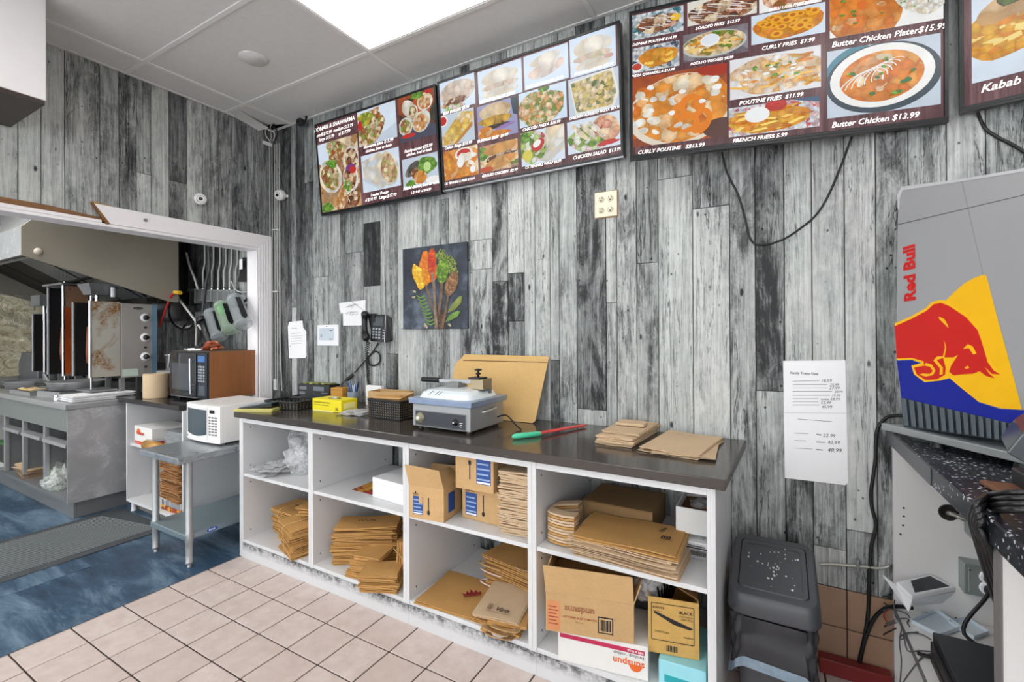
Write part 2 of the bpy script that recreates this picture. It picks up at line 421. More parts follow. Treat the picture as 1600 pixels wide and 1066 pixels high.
# floors
floor = struct(B(.62, -5.2, -.06, 6.2, .02, -.004).build('floor', mat('dark_grout', (62, 50, 46), .8)))
TS, TX0, TY0, G = .2055, .635, -.633, .0035
TILE = tile_material(); tiles = {}
def tile(ix, iy, x1=None):
    a, b = TX0 + ix * TS + G, TX0 + (ix + 1) * TS - G
    c, d = TY0 - (iy + 1) * TS + G, TY0 - iy * TS - G
    a = max(a, .632); d = min(d, -.002)
    key = (round(b - a, 4), round(d - c, 4))
    if key not in tiles:
        h = MB().box(-(b - a) / 2, -(d - c) / 2, -.008, (b - a) / 2, (d - c) / 2, 0)
        o = h.build('tile', TILE, floor, frame='local', bevel=.0015, seg=1); tiles[key] = o.data; first = o
    else:
        o = bpy.data.objects.new('tile', tiles[key]); COL.objects.link(o); o.parent = floor
        b_ = o.modifiers.new('edges', 'BEVEL'); b_.width = .0015; b_.segments = 1
    Wm = Matrix.Translation(((a + b) / 2, (c + d) / 2, random.uniform(-.0005, .0004)))
    o.matrix_basis = WM[floor.name].inverted() @ Wm; WM[o.name] = Wm
for iy in range(-4, 7):
    for ix in range(-1, 17):
        if ix < 13 and iy < -1 : continue
        if iy > 3 and ix > 9: continue
        tile(ix, iy)
rest = MB()
for iy in range(4, 22):
    for ix in range(-1, 26):
        if iy < 7 and ix <= 9: continue
        a, b, c, d = TX0 + ix * TS + G, TX0 + (ix + 1) * TS - G, TY0 - (iy + 1) * TS + G, TY0 - iy * TS - G
        rest.box(max(a, .632), c, -.006, b, d, 0)
stuff(rest.build('tiles_behind_view', TILE, floor))
BLUE = blue_floor()
kf = struct(B(-3.6, -5.2, -.06, .628, .02, .0015).build('floor_kitchen', BLUE))
sheet = MB().box(-3.3, -5.1, .0015, -.02, -1.16, .003).build('sheet', BLUE, kf)

# walls: each plank is a board of its own, with its own tone, stain and grain
backing = mat('dark_gap_backing', (40, 40, 42), .9)
wb = struct(B(-3.6, .006, 0, 6.2, .12, 3.2).build('wall_back', backing))
wl = struct(MB().box(-.12, -1.95, 2.06, -.006, 0, 3.2).box(-.12, -.045, 0, -.006, 0, 3.2).box(-.12, -5.2, 2.06, -.006, -1.95, 3.2).build('wall_left', backing))
nseed = 0
def plank_back(u0, u1, z0, z1, tone, stain, X0=None, X1=None):
    global nseed
    nseed += 1
    x0 = PY(0, u0, 515)[0] if X0 is None else X0; x1 = PY(0, u1, 515)[0] if X1 is None else X1
    j = random.uniform(0, .0022)
    o = B(x0 + .0016, -.006 - j, z0 + .0012, x1 - .0016, .006, z1 - .0012).build('plank', PLANK, wb, bevel=.0012, seg=1)
    o.color = (max(0, tone), stain, (nseed * .618) % 1, 1)
def plank_left(y0, y1, z0, z1, tone, stain):
    global nseed
    nseed += 1
    j = random.uniform(0, .0022)
    o = B(-.006, y0 + .0016, z0 + .0012, .006 + j - .006, y1 - .0016, z1 - .0012).build('plank', PLANK, wl, bevel=.0012, seg=1)
    o.color = (max(0, tone), stain, (nseed * .618) % 1, 1)
# (left edge, right edge, [(row where this piece ends, tone, stain) from the ceiling down])
PL = [(426, 438.6, [(9999, .42, .3)]), (438.6, 457, [(9999, .62, .5)]), (457, 464.6, [(480, .35, .3), (9999, .18, .2)]),
      (464.6, 478, [(9999, .6, .4)]), (478, 491.6, [(285, .38, .3), (500, .45, .4), (9999, .48, .5)]),
      (491.6, 514.6, [(433, .30, .2), (9999, .24, .3)]), (514.6, 533, [(330, .34, .3), (9999, .26, .25)]), (533, 541, [(9999, .45, .4)]),
      (541, 569.7, [(395, .42, .4), (9999, .36, .35)]), (569.7, 596, [(348, .22, .1), (447, .78, .3), (9999, .26, .2)]),
      (596, 604.5, [(9999, .26, .2)]), (604.5, 623, [(553, .36, .4), (9999, .52, .4)]), (623, 661, [(9999, .16, .15)]),
      (661, 683, [(9999, .24, .4)]), (683, 703, [(312, .30, .6), (9999, .3, .5)]), (703, 720.6, [(9999, .20, .1)]), (720.6, 736, [(9999, .36, .7)]),
      (736, 770.6, [(375, .12, .2), (421, .16, .9), (9999, .26, 1.1)]), (770.6, 795, [(440, .40, .9), (9999, .28, 1.2)]),
      (795, 820.6, [(427, .06, .1), (502, .38, 1.1), (9999, .46, .9)]), (820.6, 837.5, [(9999, .15, .15)]), (837.5, 860.8, [(9999, .13, .3)]),
      (860.8, 875, [(563, .26, .2), (9999, .6, .5)]), (875, 902.6, [(9999, .22, .5)]), (902.6, 948, [(640, .50, .85), (9999, .12, .1)]),
      (948, 964.7, [(473, .16, .2), (9999, .26, .3)]), (964.7, 995.7, [(9999, .17, .45)]), (995.7, 1029.7, [(411, .46, .35), (9999, .30, .5)]),
      (1029.7, 1083.6, [(278, .26, .5), (9999, .12, .2)]), (1083.6, 1141, [(324, .34, .6), (9999, .04, .35)]), (1141, 1181, [(9999, .24, .55)]),
      (1181, 1226, [(611, .46, .9), (9999, .26, .35)]), (1226, 1269, [(745, .14, .15), (9999, .42, .8)]), (1269, 1320, [(735, .14, .15), (855, .30, .4), (9999, .12, .2)]),
      (1320, 1368.8, [(830, .10, .2), (9999, .34, .4)]), (1368.8, 1420, [(9999, .26, .75)]), (1420, 1480, [(9999, .20, .4)]), (1480, 1541, [(9999, .16, .3)]),
      (1541, 1640, [(9999, .22, .5)]), (1640, 1760, [(9999, .2, .3)]), (1760, 1900, [(9999, .3, .4)])]
for u0, u1, segs in PL:
    top = CEIL + .02
    for v, tn, stn in segs:
        zb = 0.33 if u0 > 1100 else 0.0
        z = zb if v > 9000 else hit(1, 0, (u0 + u1) / 2, v)[2]
        plank_back(u0, u1, z, top, tn, stn); top = z
x = -.125; k = 0
while x > -3.5:                                # kitchen stretch of the same wall
    w = .13 + .05 * ((k * 7) % 5) / 5; k += 1
    plank_back(0, 0, 1.1, 2.75, .24 if x > -.55 else .6, .5, x - w, x); x -= w
LB = [-170, -110, -55, -10, 28, 64, 101, 156, 186, 213, 236, 264, 292, 316, 341, 363, 386, 411, 425.5]
LT = [.14, .2, .12, .16, .06, .1, .22, .26, .36, .20, .16, .50, .08, .30, .36, .40, .38, .42]
for i in range(len(LB) - 1):
    y0 = PX(0, LB[i], 250)[1]; y1 = min(0, PX(0, LB[i + 1], 250)[1]) if i < len(LB) - 2 else -.001
    tn = LT[i]; tn2 = tn
    zlow = 2.10 if LB[i] < 140 else 2.14
    if i in (9, 11): plank_left(y0, y1, 2.14, 2.43, tn - .1, .4); plank_left(y0, y1, 2.43, CEIL + .02, tn + .06, .4)
    elif i == 17: plank_left(y0, y1, 0, CEIL + .02, tn, .3)
    else: plank_left(y0, y1, zlow, CEIL + .02, tn, .45 if i > 5 else .15)

# the door casing, its mitred end broken open on the left
TRIM = mat('white_gloss_trim', (240, 238, 241), .35, amt=.02)
RAW = wood_mat('raw_split_timber', (88, 54, 26), (150, 104, 58), 14, (1, .08, 1))
dc = struct(bpy.data.objects.new('door_1', None)); COL.objects.link(dc); WM[dc.name] = Matrix.Identity(4)
MB().ext([V(.0, -1.165, 2.175), V(.0, -1.09, 2.066), V(.0, -.142, 2.066), V(.0, -.035, 2.170)], (.022, 0, 0)).build('casing', TRIM, dc, bevel=.003)
MB().ext([V(.0, -.142, 2.066), V(.0, -.142, 0), V(.0, -.035, 0), V(.0, -.035, 2.170)], (.022, 0, 0)).build('casing', TRIM, dc, bevel=.003)
for q in range(4):
    yy = -.05 - q * .022
    MB().tube([V(.0225, yy, 0.9), V(.0225, yy, 2.16 - q * .022)], .0022, 6).build('bead', TRIM, dc)
MB().box(-.14, -2.6, 2.048, .012, -.142, 2.066).build('head_jamb', TRIM, dc, bevel=.002)
MB().box(-.14, -.142, 0, .012, -.125, 2.066).build('side_jamb', TRIM, dc, bevel=.002)
MB().ext([V(.002, -2.4, 2.066), V(.002, -1.12, 2.066), V(.002, -1.12, 2.083), V(.002, -2.4, 2.10)], (.014, 0, 0)).build('stop_strip', TRIM, dc, bevel=.001)
lab(MB().ext([V(.001, -2.4, 2.10), V(.001, -1.095, 2.078), V(.001, -1.085, 2.092), V(.001, -1.35, 2.118), V(.001, -2.4, 2.128)], (.010, 0, 0)).build('split_timber', RAW, dc), 'bare brown split timber above the head jamb')
lab(MB().ext([V(.004, -1.172, 2.178), V(.004, -1.164, 2.180), V(.004, -1.082, 2.066), V(.004, -1.10, 2.062)], (.020, 0, 0)).build('mitre_end', RAW, dc), 'bare brown mitred end of the casing')
lab(MB().ext([V(.003, -1.165, 2.176), V(.003, -1.06, 2.166), V(.003, -1.06, 2.176), V(.003, -1.165, 2.184)], (.018, 0, 0)).build('filler', mat('yellow_filler', (176, 142, 74), .8), dc), 'yellowish filler left on the casing edge')
MB().lathe([(.009, 0), (.011, .006), (.006, .012)], V(.022, -.90, 2.125), (1, 0, 0), 12).build('latch_eye', STEELD, dc)
# bulkhead at the left end of the wall
bulk = struct(B(.0, -3.4, 2.52, .5, -1.497, CEIL + .02).build('trim_1', WHITEP, bevel=.004))
lab(B(.005, -3.39, 2.500, .495, -1.502, 2.519).build('soffit_board', wood_mat('dark_soffit_wood', (36, 24, 20), (66, 50, 44)), bulk), 'dark brown underside board')

# ceiling with lay-in panels and lamps
GRID = mat('ceiling_grid_paint', (222, 222, 222), .5, amt=.02)
cl = struct(B(-3.6, -5.2, CEIL + .05, 6.2, .12, CEIL + .15).build('ceiling', mat('plenum_grey', (120, 120, 120), .9)))
CP = ceiling_panel_mat()
XL = [.006, .262, 1.50, 2.74, 3.96, 5.18, 6.15]; YL = [-.012, -.392, -1.0, -1.61, -2.22, -2.83, -3.44, -4.05, -4.66, -5.15]
LAMP = emit('lamp_diffuser', (255, 252, 247), PANEL_LIGHT); FILLK = emit('added_lamp_diffuser', (255, 252, 247), KITCHEN_FILL)
LAMPS = {(2, 1), (2, 4), (4, 2), (1, 4), (4, 5), (2, 7), (4, 7), (0, 9)}
nl = 0
for i in range(len(XL) - 1):
    for j in range(len(YL) - 1):
        x0, x1, y1, y0 = XL[i] + .004, XL[i + 1] - .004, YL[j] - .004, YL[j + 1] + .004
        if (i, j) in LAMPS:
            t = thing('ceiling_light', 'white recessed ceiling light panel above the menu screens' if nl == 0 else 'recessed ceiling light panel over the room behind the camera', 'light', ((x0 + x1) / 2, (y0 + y1) / 2, CEIL), 0, None if nl == 0 else 'ceiling lights out of view')
            MB().box(x0 + .012, y0 + .012, CEIL + .004, x1 - .012, y1 - .012, CEIL + .012).build('diffuser', LAMP, t)
            MB().box(x0, y0, CEIL, x1, y0 + .016, CEIL + .02).box(x0, y1 - .016, CEIL, x1, y1, CEIL + .02).box(x0, y0 + .016, CEIL, x0 + .016, y1 - .016, CEIL + .02).box(x1 - .016, y0 + .016, CEIL, x1, y1 - .016, CEIL + .02).build('frame', GRID, t)
            nl += 1
        elif i == 0 and j == 0:
            # the sagging corner panel with its torn end
            MB().hexa([V(x0, y0, CEIL + .002), V(x1, y0, CEIL + .002), V(x1, y1, CEIL + .003), V(x0 + .06, y1 - .10, CEIL + .004)], [V(x0, y0, CEIL + .02), V(x1, y0, CEIL + .02), V(x1, y1, CEIL + .02), V(x0 + .06, y1 - .10, CEIL + .022)]).build('ceiling_panel', CP, cl)
            MB().hexa([V(x0, y0 + .06, CEIL - .004), V(x0 + .12, y0 + .04, CEIL - .004), V(x0 + .10, y1 - .1, CEIL - .035), V(x0 + .002, y1 - .12, CEIL - .04)], [V(x0, y0 + .06, CEIL), V(x0 + .12, y0 + .04, CEIL), V(x0 + .10, y1 - .1, CEIL - .028), V(x0 + .002, y1 - .12, CEIL - .033)]).build('torn_flap', CP, cl)
        else:
            o = MB().box(x0, y0, CEIL + .002 + random.uniform(0, .003), x1, y1, CEIL + .02).build('ceiling_panel', CP, cl, bevel=.003, seg=1)
for xx in XL[1:-1]: MB().box(xx - .012, YL[-1], CEIL - .003, xx + .012, YL[0], CEIL + .004).build('grid_bar', GRID, cl)
for yy in YL[1:-1]: MB().box(XL[0], yy - .012, CEIL - .0028, XL[-1], yy + .012, CEIL + .0042).build('grid_bar', GRID, cl)
MB().lathe([(.001, -.004), (.075, -.004), (.078, 0), (.078, .004)], PZ(CEIL, 396, 92), (0, 0, 1), 28).build('patch', CP, cl)
MB().box(.006, -5.1, CEIL - .004, .026, -.01, CEIL + .002).build('edge_angle', GRID, cl)
MB().box(.03, -.03, CEIL - .004, 6.1, -.01, CEIL + .002).build('edge_angle', GRID, cl)
# kitchen ceiling, side walls; unseen shop front made mostly windows for fill light
struct(B(-3.6, -5.2, 2.75, -.125, .0, 2.85).build('ceiling_kitchen', mat('kitchen_ceiling_paint', (205, 203, 198), .8)))
struct(B(-3.72, -5.2, 0, -3.6, .12, 2.85).build('wall_kitchen', mat('kitchen_wall_paint', (200, 198, 192), .6)))
struct(B(6.2, -5.2, 0, 6.32, .12, 3.2).build('wall_right', WHITEP))
fr = MB().box(-3.6, -5.32, 0, 6.2, -5.2, .5).box(-3.6, -5.32, 2.75, 6.2, -5.2, 3.2)
for xx in (-3.6, -.4, 2.9, 5.9): fr.box(xx, -5.32, .5, xx + .3, -5.2, 2.75)
struct(fr.build('wall_front', WHITEP))
GLASS = mat('window_glass', (250, 255, 255), .02, amt=0, alpha=.12)
for i, (a, b) in enumerate(((-3.3, -.4), (-.1, 2.9), (3.2, 5.9))):
    w = MB().box(a, -5.27, .5, b, -5.25, 2.75).build('window_%d' % (i + 1), GLASS); struct(w)
    f = MB().box(a, -5.29, .5, a + .05, -5.23, 2.75).box(b - .05, -5.29, .5, b, -5.23, 2.75).box(a + .05, -5.29, .5, b - .05, -5.23, .55).box(a + .05, -5.29, 2.70, b - .05, -5.23, 2.75)
    f.build('window_frame', DARKG, w)
# unseen lamps added to brighten the kitchen
for k, (lx, ly) in enumerate(((-1.9, -2.2), (-.8, -1.7), (-1.9, -3.9), (-.7, -3.4))):
    kl = thing('ceiling_light', 'unseen light panel added to the kitchen ceiling for brightness', 'light', (lx, ly, 2.74), 0, 'added kitchen ceiling lights')
    B(lx - .5, ly - .28, 2.735, lx + .5, ly + .28, 2.742).build('diffuser', FILLK, kl)
    MB().box(lx - .52, ly - .30, 2.73, lx + .52, ly - .281, 2.75).box(lx - .52, ly + .281, 2.73, lx + .52, ly + .30, 2.75).build('frame', GRID, kl)
# tiled wall base at the right, with the red strip below it
base = struct(B(3.36, -.004, 0, 3.98, .0055, .33).build('baseboard_back', mat('dark_grout', (62, 50, 46), .8)))
BT = mat('tan_wall_tile', (168, 136, 112), .4, amt=.12, scale=9)
gx = [3.36, 3.49, 3.80, 3.98]
for a, b in zip(gx, gx[1:]):
    B(a + .002, -.012, .172, b - .002, -.004, .328).build('wall_tile', BT, base, bevel=.0015, seg=1)
    B(a + .002, -.012, .006, b - .002, -.004, .168).build('wall_tile', BT, base, bevel=.0015, seg=1)

# ------------------------------------------------------------------ menu screens
SCRW = screen_wood()
MENUTXT = emit('menu_lettering', (250, 246, 244), 1.0)
BEZEL = mat('screen_bezel', (20, 22, 27), .3, amt=.2)
BEZELG = mat('screen_silver_edge', (150, 152, 158), .35, .6, amt=.1)
G1, Y1, O1, O2, R1, BR1, WH, CR, TAN, BUN, DK = ((96, 140, 40), (236, 190, 60), (232, 140, 40), (206, 96, 30), (190, 44, 36), (110, 64, 40), (240, 240, 238), (246, 226, 190), (206, 160, 104), (214, 150, 76), (58, 40, 34))
PALE = (214, 226, 240); GREYW = (196, 208, 222)
class Screen:
    def __init__(s, name, label, bl, br, w, h, tilt, edge=BEZEL):
        bl = Vector(bl); br = Vector(br); s.r = (br - bl).normalized()
        up = Vector((0, 0, 1)); n = s.r.cross(up).normalized()          # n faces the room
        s.u = (up * math.cos(tilt) + n * math.sin(tilt)).normalized(); s.n = s.r.cross(s.u).normalized()
        s.w, s.h, s.o = w, h, bl
        mid = bl + s.r * w / 2
        s.t = thing(name, label, 'screen', mid, 0, 'menu screens in a row below the ceiling')
        P = s.P; D = -.045
        MB().hexa([P(0, 0, 0), P(w, 0, 0), P(w, 0, D), P(0, 0, D)], [P(0, h, 0), P(w, h, 0), P(w, h, D), P(0, h, D)]).build('housing', BEZEL, s.t, bevel=.004)
        e, d = .013, .006
        f = MB()
        for a, b, c, d2 in ((0, 0, w, e), (0, h - e, w, h), (0, e, e, h - e), (w - e, e, w, h - e)):
            f.hexa([P(a, b, d), P(c, b, d), P(c, b, 0.0005), P(a, b, .0005)], [P(a, d2, d), P(c, d2, d), P(c, d2, .0005), P(a, d2, .0005)])
        f.build('bezel', BEZEL, s.t, bevel=.001)
        MB().hexa([P(0, -.008, .005), P(w, -.008, .005), P(w, -.008, -.02), P(0, -.008, -.02)], [P(0, 0, .005), P(w, 0, .005), P(w, 0, -.02), P(0, 0, -.02)]).build('lower_edge', edge, s.t)
        MB().poly([P(e, e, .001), P(w - e, e, .001), P(w - e, h - e, .001), P(e, h - e, .001)]).build('display', SCRW, s.t)
        f = MB()
        for a in (.25, .75): f.hexa([P(w * a - .03, h * .4, D), P(w * a + .03, h * .4, D), P(w * a + .03, h * .4, -.09 if abs(tilt) > 9 else D - .012), P(w * a - .03, h * .4, D - .012)], [P(w * a - .03, h * .7, D), P(w * a + .03, h * .7, D), P(w * a + .03, h * .7, D - .012), P(w * a - .03, h * .7, D - .012)])
        f.build('wall_bracket', STEELD, s.t)
    def P(s, x, y, d=0): return s.o + s.r * x + s.u * y + s.n * d
    def loc(s, u, v):
        q = plane_hit(s.o, s.n, u, v) - s.o; return q.dot(s.r), q.dot(s.u)
    def pic(s, tl, br, bg, layers, label=None):
        x0, y1 = s.loc(*tl); x1, y0 = s.loc(*br)
        e = .014; x0, x1 = max(x0, e), min(x1, s.w - e); y0, y1 = max(y0, e), min(y1, s.h - e)
        w, h = x1 - x0, y1 - y0
        b = MB(); mats = [bg]; b.poly([s.P(x0, y0, .002), s.P(x1, y0, .002), s.P(x1, y1, .002), s.P(x0, y1, .002)])
        d = .002
        for pts, m in layers:
            d += .00025
            if m not in mats: mats.append(m)
            b.mat(mats.index(m))
            pts = clip([(p[0], p[1]) for p in pts])
            if len(pts) > 2: b.poly([s.P(x0 + p[0] * w, y0 + p[1] * h, d) for p in pts])
        o = b.build('menu_picture', mats, s.t)
        if label: o['label'] = label
        return x0, y0, w, h
    def txt(s, body, p0, p1=None, size=.03, width=None):
        x, y = s.loc(*p0)
        if p1: width = s.loc(*p1)[0] - x
        return text(body, s.P(x, y, .0045), s.r, s.u, MENUTXT, s.t, width, size, .28, .012)
def clip(p):
    for ax, lim, sg in ((0, 0, 1), (0, 1, -1), (1, 0, 1), (1, 1, -1)):
        out = []
        for i in range(len(p)):
            a, b = p[i - 1], p[i]; ia = (a[ax] - lim) * sg >= 0; ib = (b[ax] - lim) * sg >= 0
            if ia != ib:
                t = (lim - a[ax]) / (b[ax] - a[ax]); out.append((a[0] + (b[0] - a[0]) * t, a[1] + (b[1] - a[1]) * t))
            if ib: out.append(b)
        p = out
        if not p: break
    return p
E_ = ell
def sticks(n, cx, cy, sx, sy, m1, m2, seed, ln=.3, wd=.035, a0=-.6, a1=.9):
    rr = random.Random(seed); out = []
    for i in range(n):
        x, y, a = cx + rr.uniform(-sx, sx), cy + rr.uniform(-sy, sy), rr.uniform(a0, a1); l = ln * rr.uniform(.6, 1) / 2; c, s_ = math.cos(a), math.sin(a)
        out.append(([(x - l * c + wd * s_, y - l * s_ - wd * c), (x + l * c + wd * s_, y + l * s_ - wd * c), (x + l * c - wd * s_, y + l * s_ + wd * c), (x - l * c - wd * s_, y - l * s_ + wd * c)], m1 if i % 3 else m2))
    return out
def dots(n, cx, cy, sx, sy, r, ms, seed):
    rr = random.Random(seed)
    return [(E_(cx + rr.uniform(-sx, sx), cy + rr.uniform(-sy, sy), r * rr.uniform(.5, 1.2), r * rr.uniform(.5, 1.2), rr.uniform(0, 3), 10, .15, rr.random()), ms[i % len(ms)]) for i in range(n)]
def rings(n, cx, cy, sx, sy, r, m1, m2, seed):
    out = []; rr = random.Random(seed)
    for i in range(n):
        x, y, k = cx + rr.uniform(-sx, sx), cy + rr.uniform(-sy, sy), r * rr.uniform(.7, 1.2)
        out.append((E_(x, y, k, k * 1.3, 0, 16, .06, i), m1)); out.append((E_(x, y, k * .5, k * .68, 0, 12), m2))
    return out
F = lambda *c, **k: food(c, **k)
S = lambda c, l=1.0: flat_screen(c, l)
meat = F(DK, BR1, (150, 92, 62), CR, (176, 60, 50), scale=34); salad = F((60, 110, 30), G1, (170, 200, 90), WH, R1, scale=34)
donair = F(BR1, (160, 100, 64), CR, (120, 150, 50), R1, scale=38); chick = F((150, 84, 46), BUN, CR, (200, 110, 60), scale=40)
bun = F((190, 130, 66), BUN, (226, 170, 96), scale=14); wrapm = F((206, 206, 200), (232, 230, 224), CR, scale=16)
friesm = F((180, 100, 26), O1, (226, 160, 50), (236, 180, 60), scale=34); orange = F(O2, O1, (240, 164, 70), CR, scale=20)
cream = F(CR, WH, (250, 238, 214), scale=20); curry = F(O2, O1, (226, 120, 34), (240, 170, 80), scale=24)
greens = F((50, 110, 30), G1, (130, 180, 70), scale=60); tomato = S(R1); white = S(WH); pale = S(PALE); palg = S(GREYW); dark = S((44, 50, 60)); teal = S((60, 130, 150)); brown = S((120, 80, 60))
wash = S((206, 222, 240), 1.05); bunw = F((226, 214, 196), (240, 226, 200), WH, scale=12); meatw = F((190, 170, 160), (214, 190, 170), (226, 214, 200), scale=24)  # pale washed tones: screen glare painted into the picture colours

A = lambda x, y: (480 + x / 4.845, 120 + y / 4.845)
tv = Screen('menu_screen', 'menu screen with wraps and donairs, nearest the corner', (.652, -.055, 2.26), (1.763, -.055, 2.26), 1.111, .645, math.radians(5))
tv.pic(A(65, 525), A(418, 1005), F(BR1, TAN, (150, 100, 60), CR, scale=10), [
    ([(0, .72), (.25, .6), (.3, 1), (0, 1)], pale), (E_(.5, .85, .3, .14, -.3, 24, .08, 1), donair), (E_(.82, .66, .2, .2, .2, 20, .05, 2), wrapm), (E_(.83, .68, .15, .15, 0, 20, .1, 3), meat),
    (E_(.28, .5, .3, .24, -.4, 26, .04, 4), wrapm), (E_(.28, .5, .24, .19, -.4, 26, .1, 5), donair), (E_(.33, .68, .14, .06, -.2, 16, .2, 6), greens), (E_(.78, .4, .18, .2, .6, 20, .1, 7), wrapm), (E_(.78, .42, .14, .16, .6, 20, .1, 8), meat),
    (E_(.8, .56, .12, .05, 0, 14), S((120, 60, 120))), (E_(.85, .52, .08, .05), tomato), (E_(.6, .2, .3, .12, .8, 20, .1, 9), chick), (E_(.82, .1, .16, .12, .5, 20, .1, 10), meat), (E_(.15, .06, .16, .07, 0, 16, .2, 11), greens), (E_(.7, .3, .1, .1, 1, 12, .3, 12), salad)])
tv.pic(A(378, 262), A(685, 455), pale, [([(.1, 0), (1, .4), (1, 0)], palg), (E_(.33, .45, .34, .5, -.3, 26, .08, 1), donair), (E_(.2, .75, .2, .2, -.3, 16, .2, 2), F(Y1, G1, (220, 210, 90), scale=30)), (E_(.06, .6, .06, .14), tomato), (E_(.5, .9, .1, .07, .6, 12, .1, 3), chick)])
tv.pic(A(408, 605), A(712, 822), pale, [([(0, .35), (.45, .0), (.6, 0), (0, .42)], palg), ([(.02, .85), (.5, .98), (.7, .8), (.66, .1), (.5, .02), (.05, .4)], wrapm), (E_(.72, .5, .24, .46, .15, 24, .06, 4), wrapm), (E_(.72, .5, .2, .4, .15, 24, .1, 5), F(TAN, CR, (170, 100, 70), (180, 190, 110), scale=34)), (E_(.3, .75, .14, .06, .4, 12, .2, 6), palg)])
tv.pic(A(685, 152), A(985, 432), F((60, 90, 60), DK, (190, 90, 40), (90, 60, 50), scale=10), [(E_(.5, .1, .6, .22), S((70, 72, 90))), (E_(.3, .7, .24, .16, -.9, 20, .05, 1), wrapm), (E_(.4, .6, .14, .18, 0, 20, .05, 2), wrapm), (E_(.4, .6, .11, .15, 0, 20, .1, 3), donair), (E_(.74, .76, .21, .19, 0, 20, .04, 4), wrapm), (E_(.74, .75, .16, .15, 0, 20, .1, 5), chick),
    (E_(.18, .34, .2, .2, 0, 20, .04, 6), wrapm), (E_(.18, .34, .15, .16, 0, 20, .1, 7), donair), (E_(.62, .36, .26, .22, .5, 20, .04, 8), wrapm), (E_(.6, .34, .2, .18, .5, 20, .1, 9), chick), (E_(.25, .12, .2, .05, 0, 12), tomato), (E_(.55, .95, .16, .1, 0, 14, .2, 10), greens), (E_(.85, .96, .08, .06), tomato)])
tv.pic(A(718, 632), A(1005, 800), palg, [(E_(.3, .62, .16, .3, -.7, 18, .05, 1), F((110, 110, 104), DK, (150, 150, 140), scale=24)), (E_(.42, .45, .18, .2, 0, 20, .1, 2), meat), (E_(.7, .65, .26, .28, 0, 20, .12, 3), greens), (E_(.7, .6, .1, .16, 0, 16), S((190, 220, 140))), (E_(.5, .3, .18, .22, 0, 20, .06, 4), orange), (E_(.22, .14, .14, .12, 0, 14, .2, 5), greens), (E_(.85, .14, .2, .12), white)])
tv.txt('DONAIR & SHAWARMA', A(56, 425), A(360, 330)); tv.txt('small $10.99  medium $13.99', A(75, 462), A(352, 375)); tv.txt('large $15.99     xl $17.99', A(95, 492), A(330, 415))
tv.txt('shawarma plate $15.99', A(430, 548), A(655, 482)); tv.txt('chicken, beef or lamb', A(445, 578), A(640, 522))
tv.txt('Loaded Donair', A(485, 908), A(620, 868)); tv.txt('sl $10.99   Large $17.99', A(442, 948), A(680, 895))
tv.txt('Family donair $25.99', A(740, 580), A(950, 525)); tv.txt('chicken, beef or lamb', A(755, 605), A(945, 557)); tv.txt('Falafel donair, hot or mild', A(730, 862), A(1005, 800)); tv.txt('L $15.49  xl $16.99', A(790, 888), A(940, 848))

A = lambda x, y: (680 + x / 3.947, 30 + y / 3.947)
tv = Screen('menu_screen', 'menu screen with burgers, pasta and salad, its top row painted pale as glare', (1.773, -.055, 2.268), (2.900, -.055, 2.268), 1.127, .648, math.radians(4.5), BEZELG)
bt = [(E_(.5, .66, .42, .26, 0, 24, .03, 1), bunw), (E_(.5, .4, .42, .12, 0, 20, .1, 2), meatw), (E_(.5, .22, .4, .14, 0, 20, .05, 3), bunw)]
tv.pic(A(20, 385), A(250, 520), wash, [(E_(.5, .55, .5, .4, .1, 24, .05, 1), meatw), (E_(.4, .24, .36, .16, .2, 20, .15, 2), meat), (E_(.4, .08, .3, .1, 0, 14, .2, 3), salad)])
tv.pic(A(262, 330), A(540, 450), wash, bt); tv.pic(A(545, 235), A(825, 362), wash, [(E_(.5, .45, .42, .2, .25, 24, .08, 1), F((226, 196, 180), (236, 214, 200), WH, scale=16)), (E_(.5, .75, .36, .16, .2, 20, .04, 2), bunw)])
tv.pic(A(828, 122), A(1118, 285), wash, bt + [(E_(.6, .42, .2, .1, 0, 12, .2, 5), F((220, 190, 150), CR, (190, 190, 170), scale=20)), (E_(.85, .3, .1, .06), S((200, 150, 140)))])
tv.pic(A(35, 602), A(247, 742), palg, [([(0, .3), (.6, .98), (.98, .9), (.95, .6), (.35, .02), (.02, .05)], F(Y1, (240, 210, 110), (220, 170, 60), CR, scale=30)), ([(.35, .02), (.95, .6), (.95, .45), (.4, -.05)], S((190, 130, 60))), (E_(.05, .82, .16, .18), white), (E_(.05, .82, .12, .14), tomato)])
tv.pic(A(258, 545), A(512, 700), S((150, 150, 190)), [([(.85, 1), (1, 1), (1, .5), (.9, .55)], S((30, 60, 80))), (E_(.45, .75, .4, .24, 0, 22, .03, 1), F((220, 190, 150), CR, (200, 160, 110), scale=12)), (E_(.45, .5, .42, .14, 0, 20, .1, 2), F((190, 130, 50), Y1, (120, 80, 40), scale=26)), (E_(.5, .33, .36, .06), S(DK)), (E_(.2, .2, .2, .18, 0, 16, .1, 3), orange), (E_(.5, .1, .3, .12, 0, 16, .2, 4), orange), (E_(.7, .28, .24, .05, .2), S((150, 120, 180)))])
tv.pic(A(515, 465), A(815, 603), wash, [(E_(.45, .45, .5, .5, .1, 30, .1, 1), F((190, 90, 50), CR, G1, (220, 150, 80), (240, 220, 180), scale=46)), (E_(.55, .95, .12, .08, 0, 12, .2, 2), greens)])
tv.pic(A(820, 378), A(1140, 535), palg, [([(.02, .92), (.9, 1), (1, .35), (.9, .02), (.14, .03)], S((230, 230, 226))), ([(.05, .88), (.86, .97), (.95, .38), (.86, .08), (.16, .08)], F((190, 160, 80), (220, 196, 120), CR, (90, 110, 50), scale=44))])
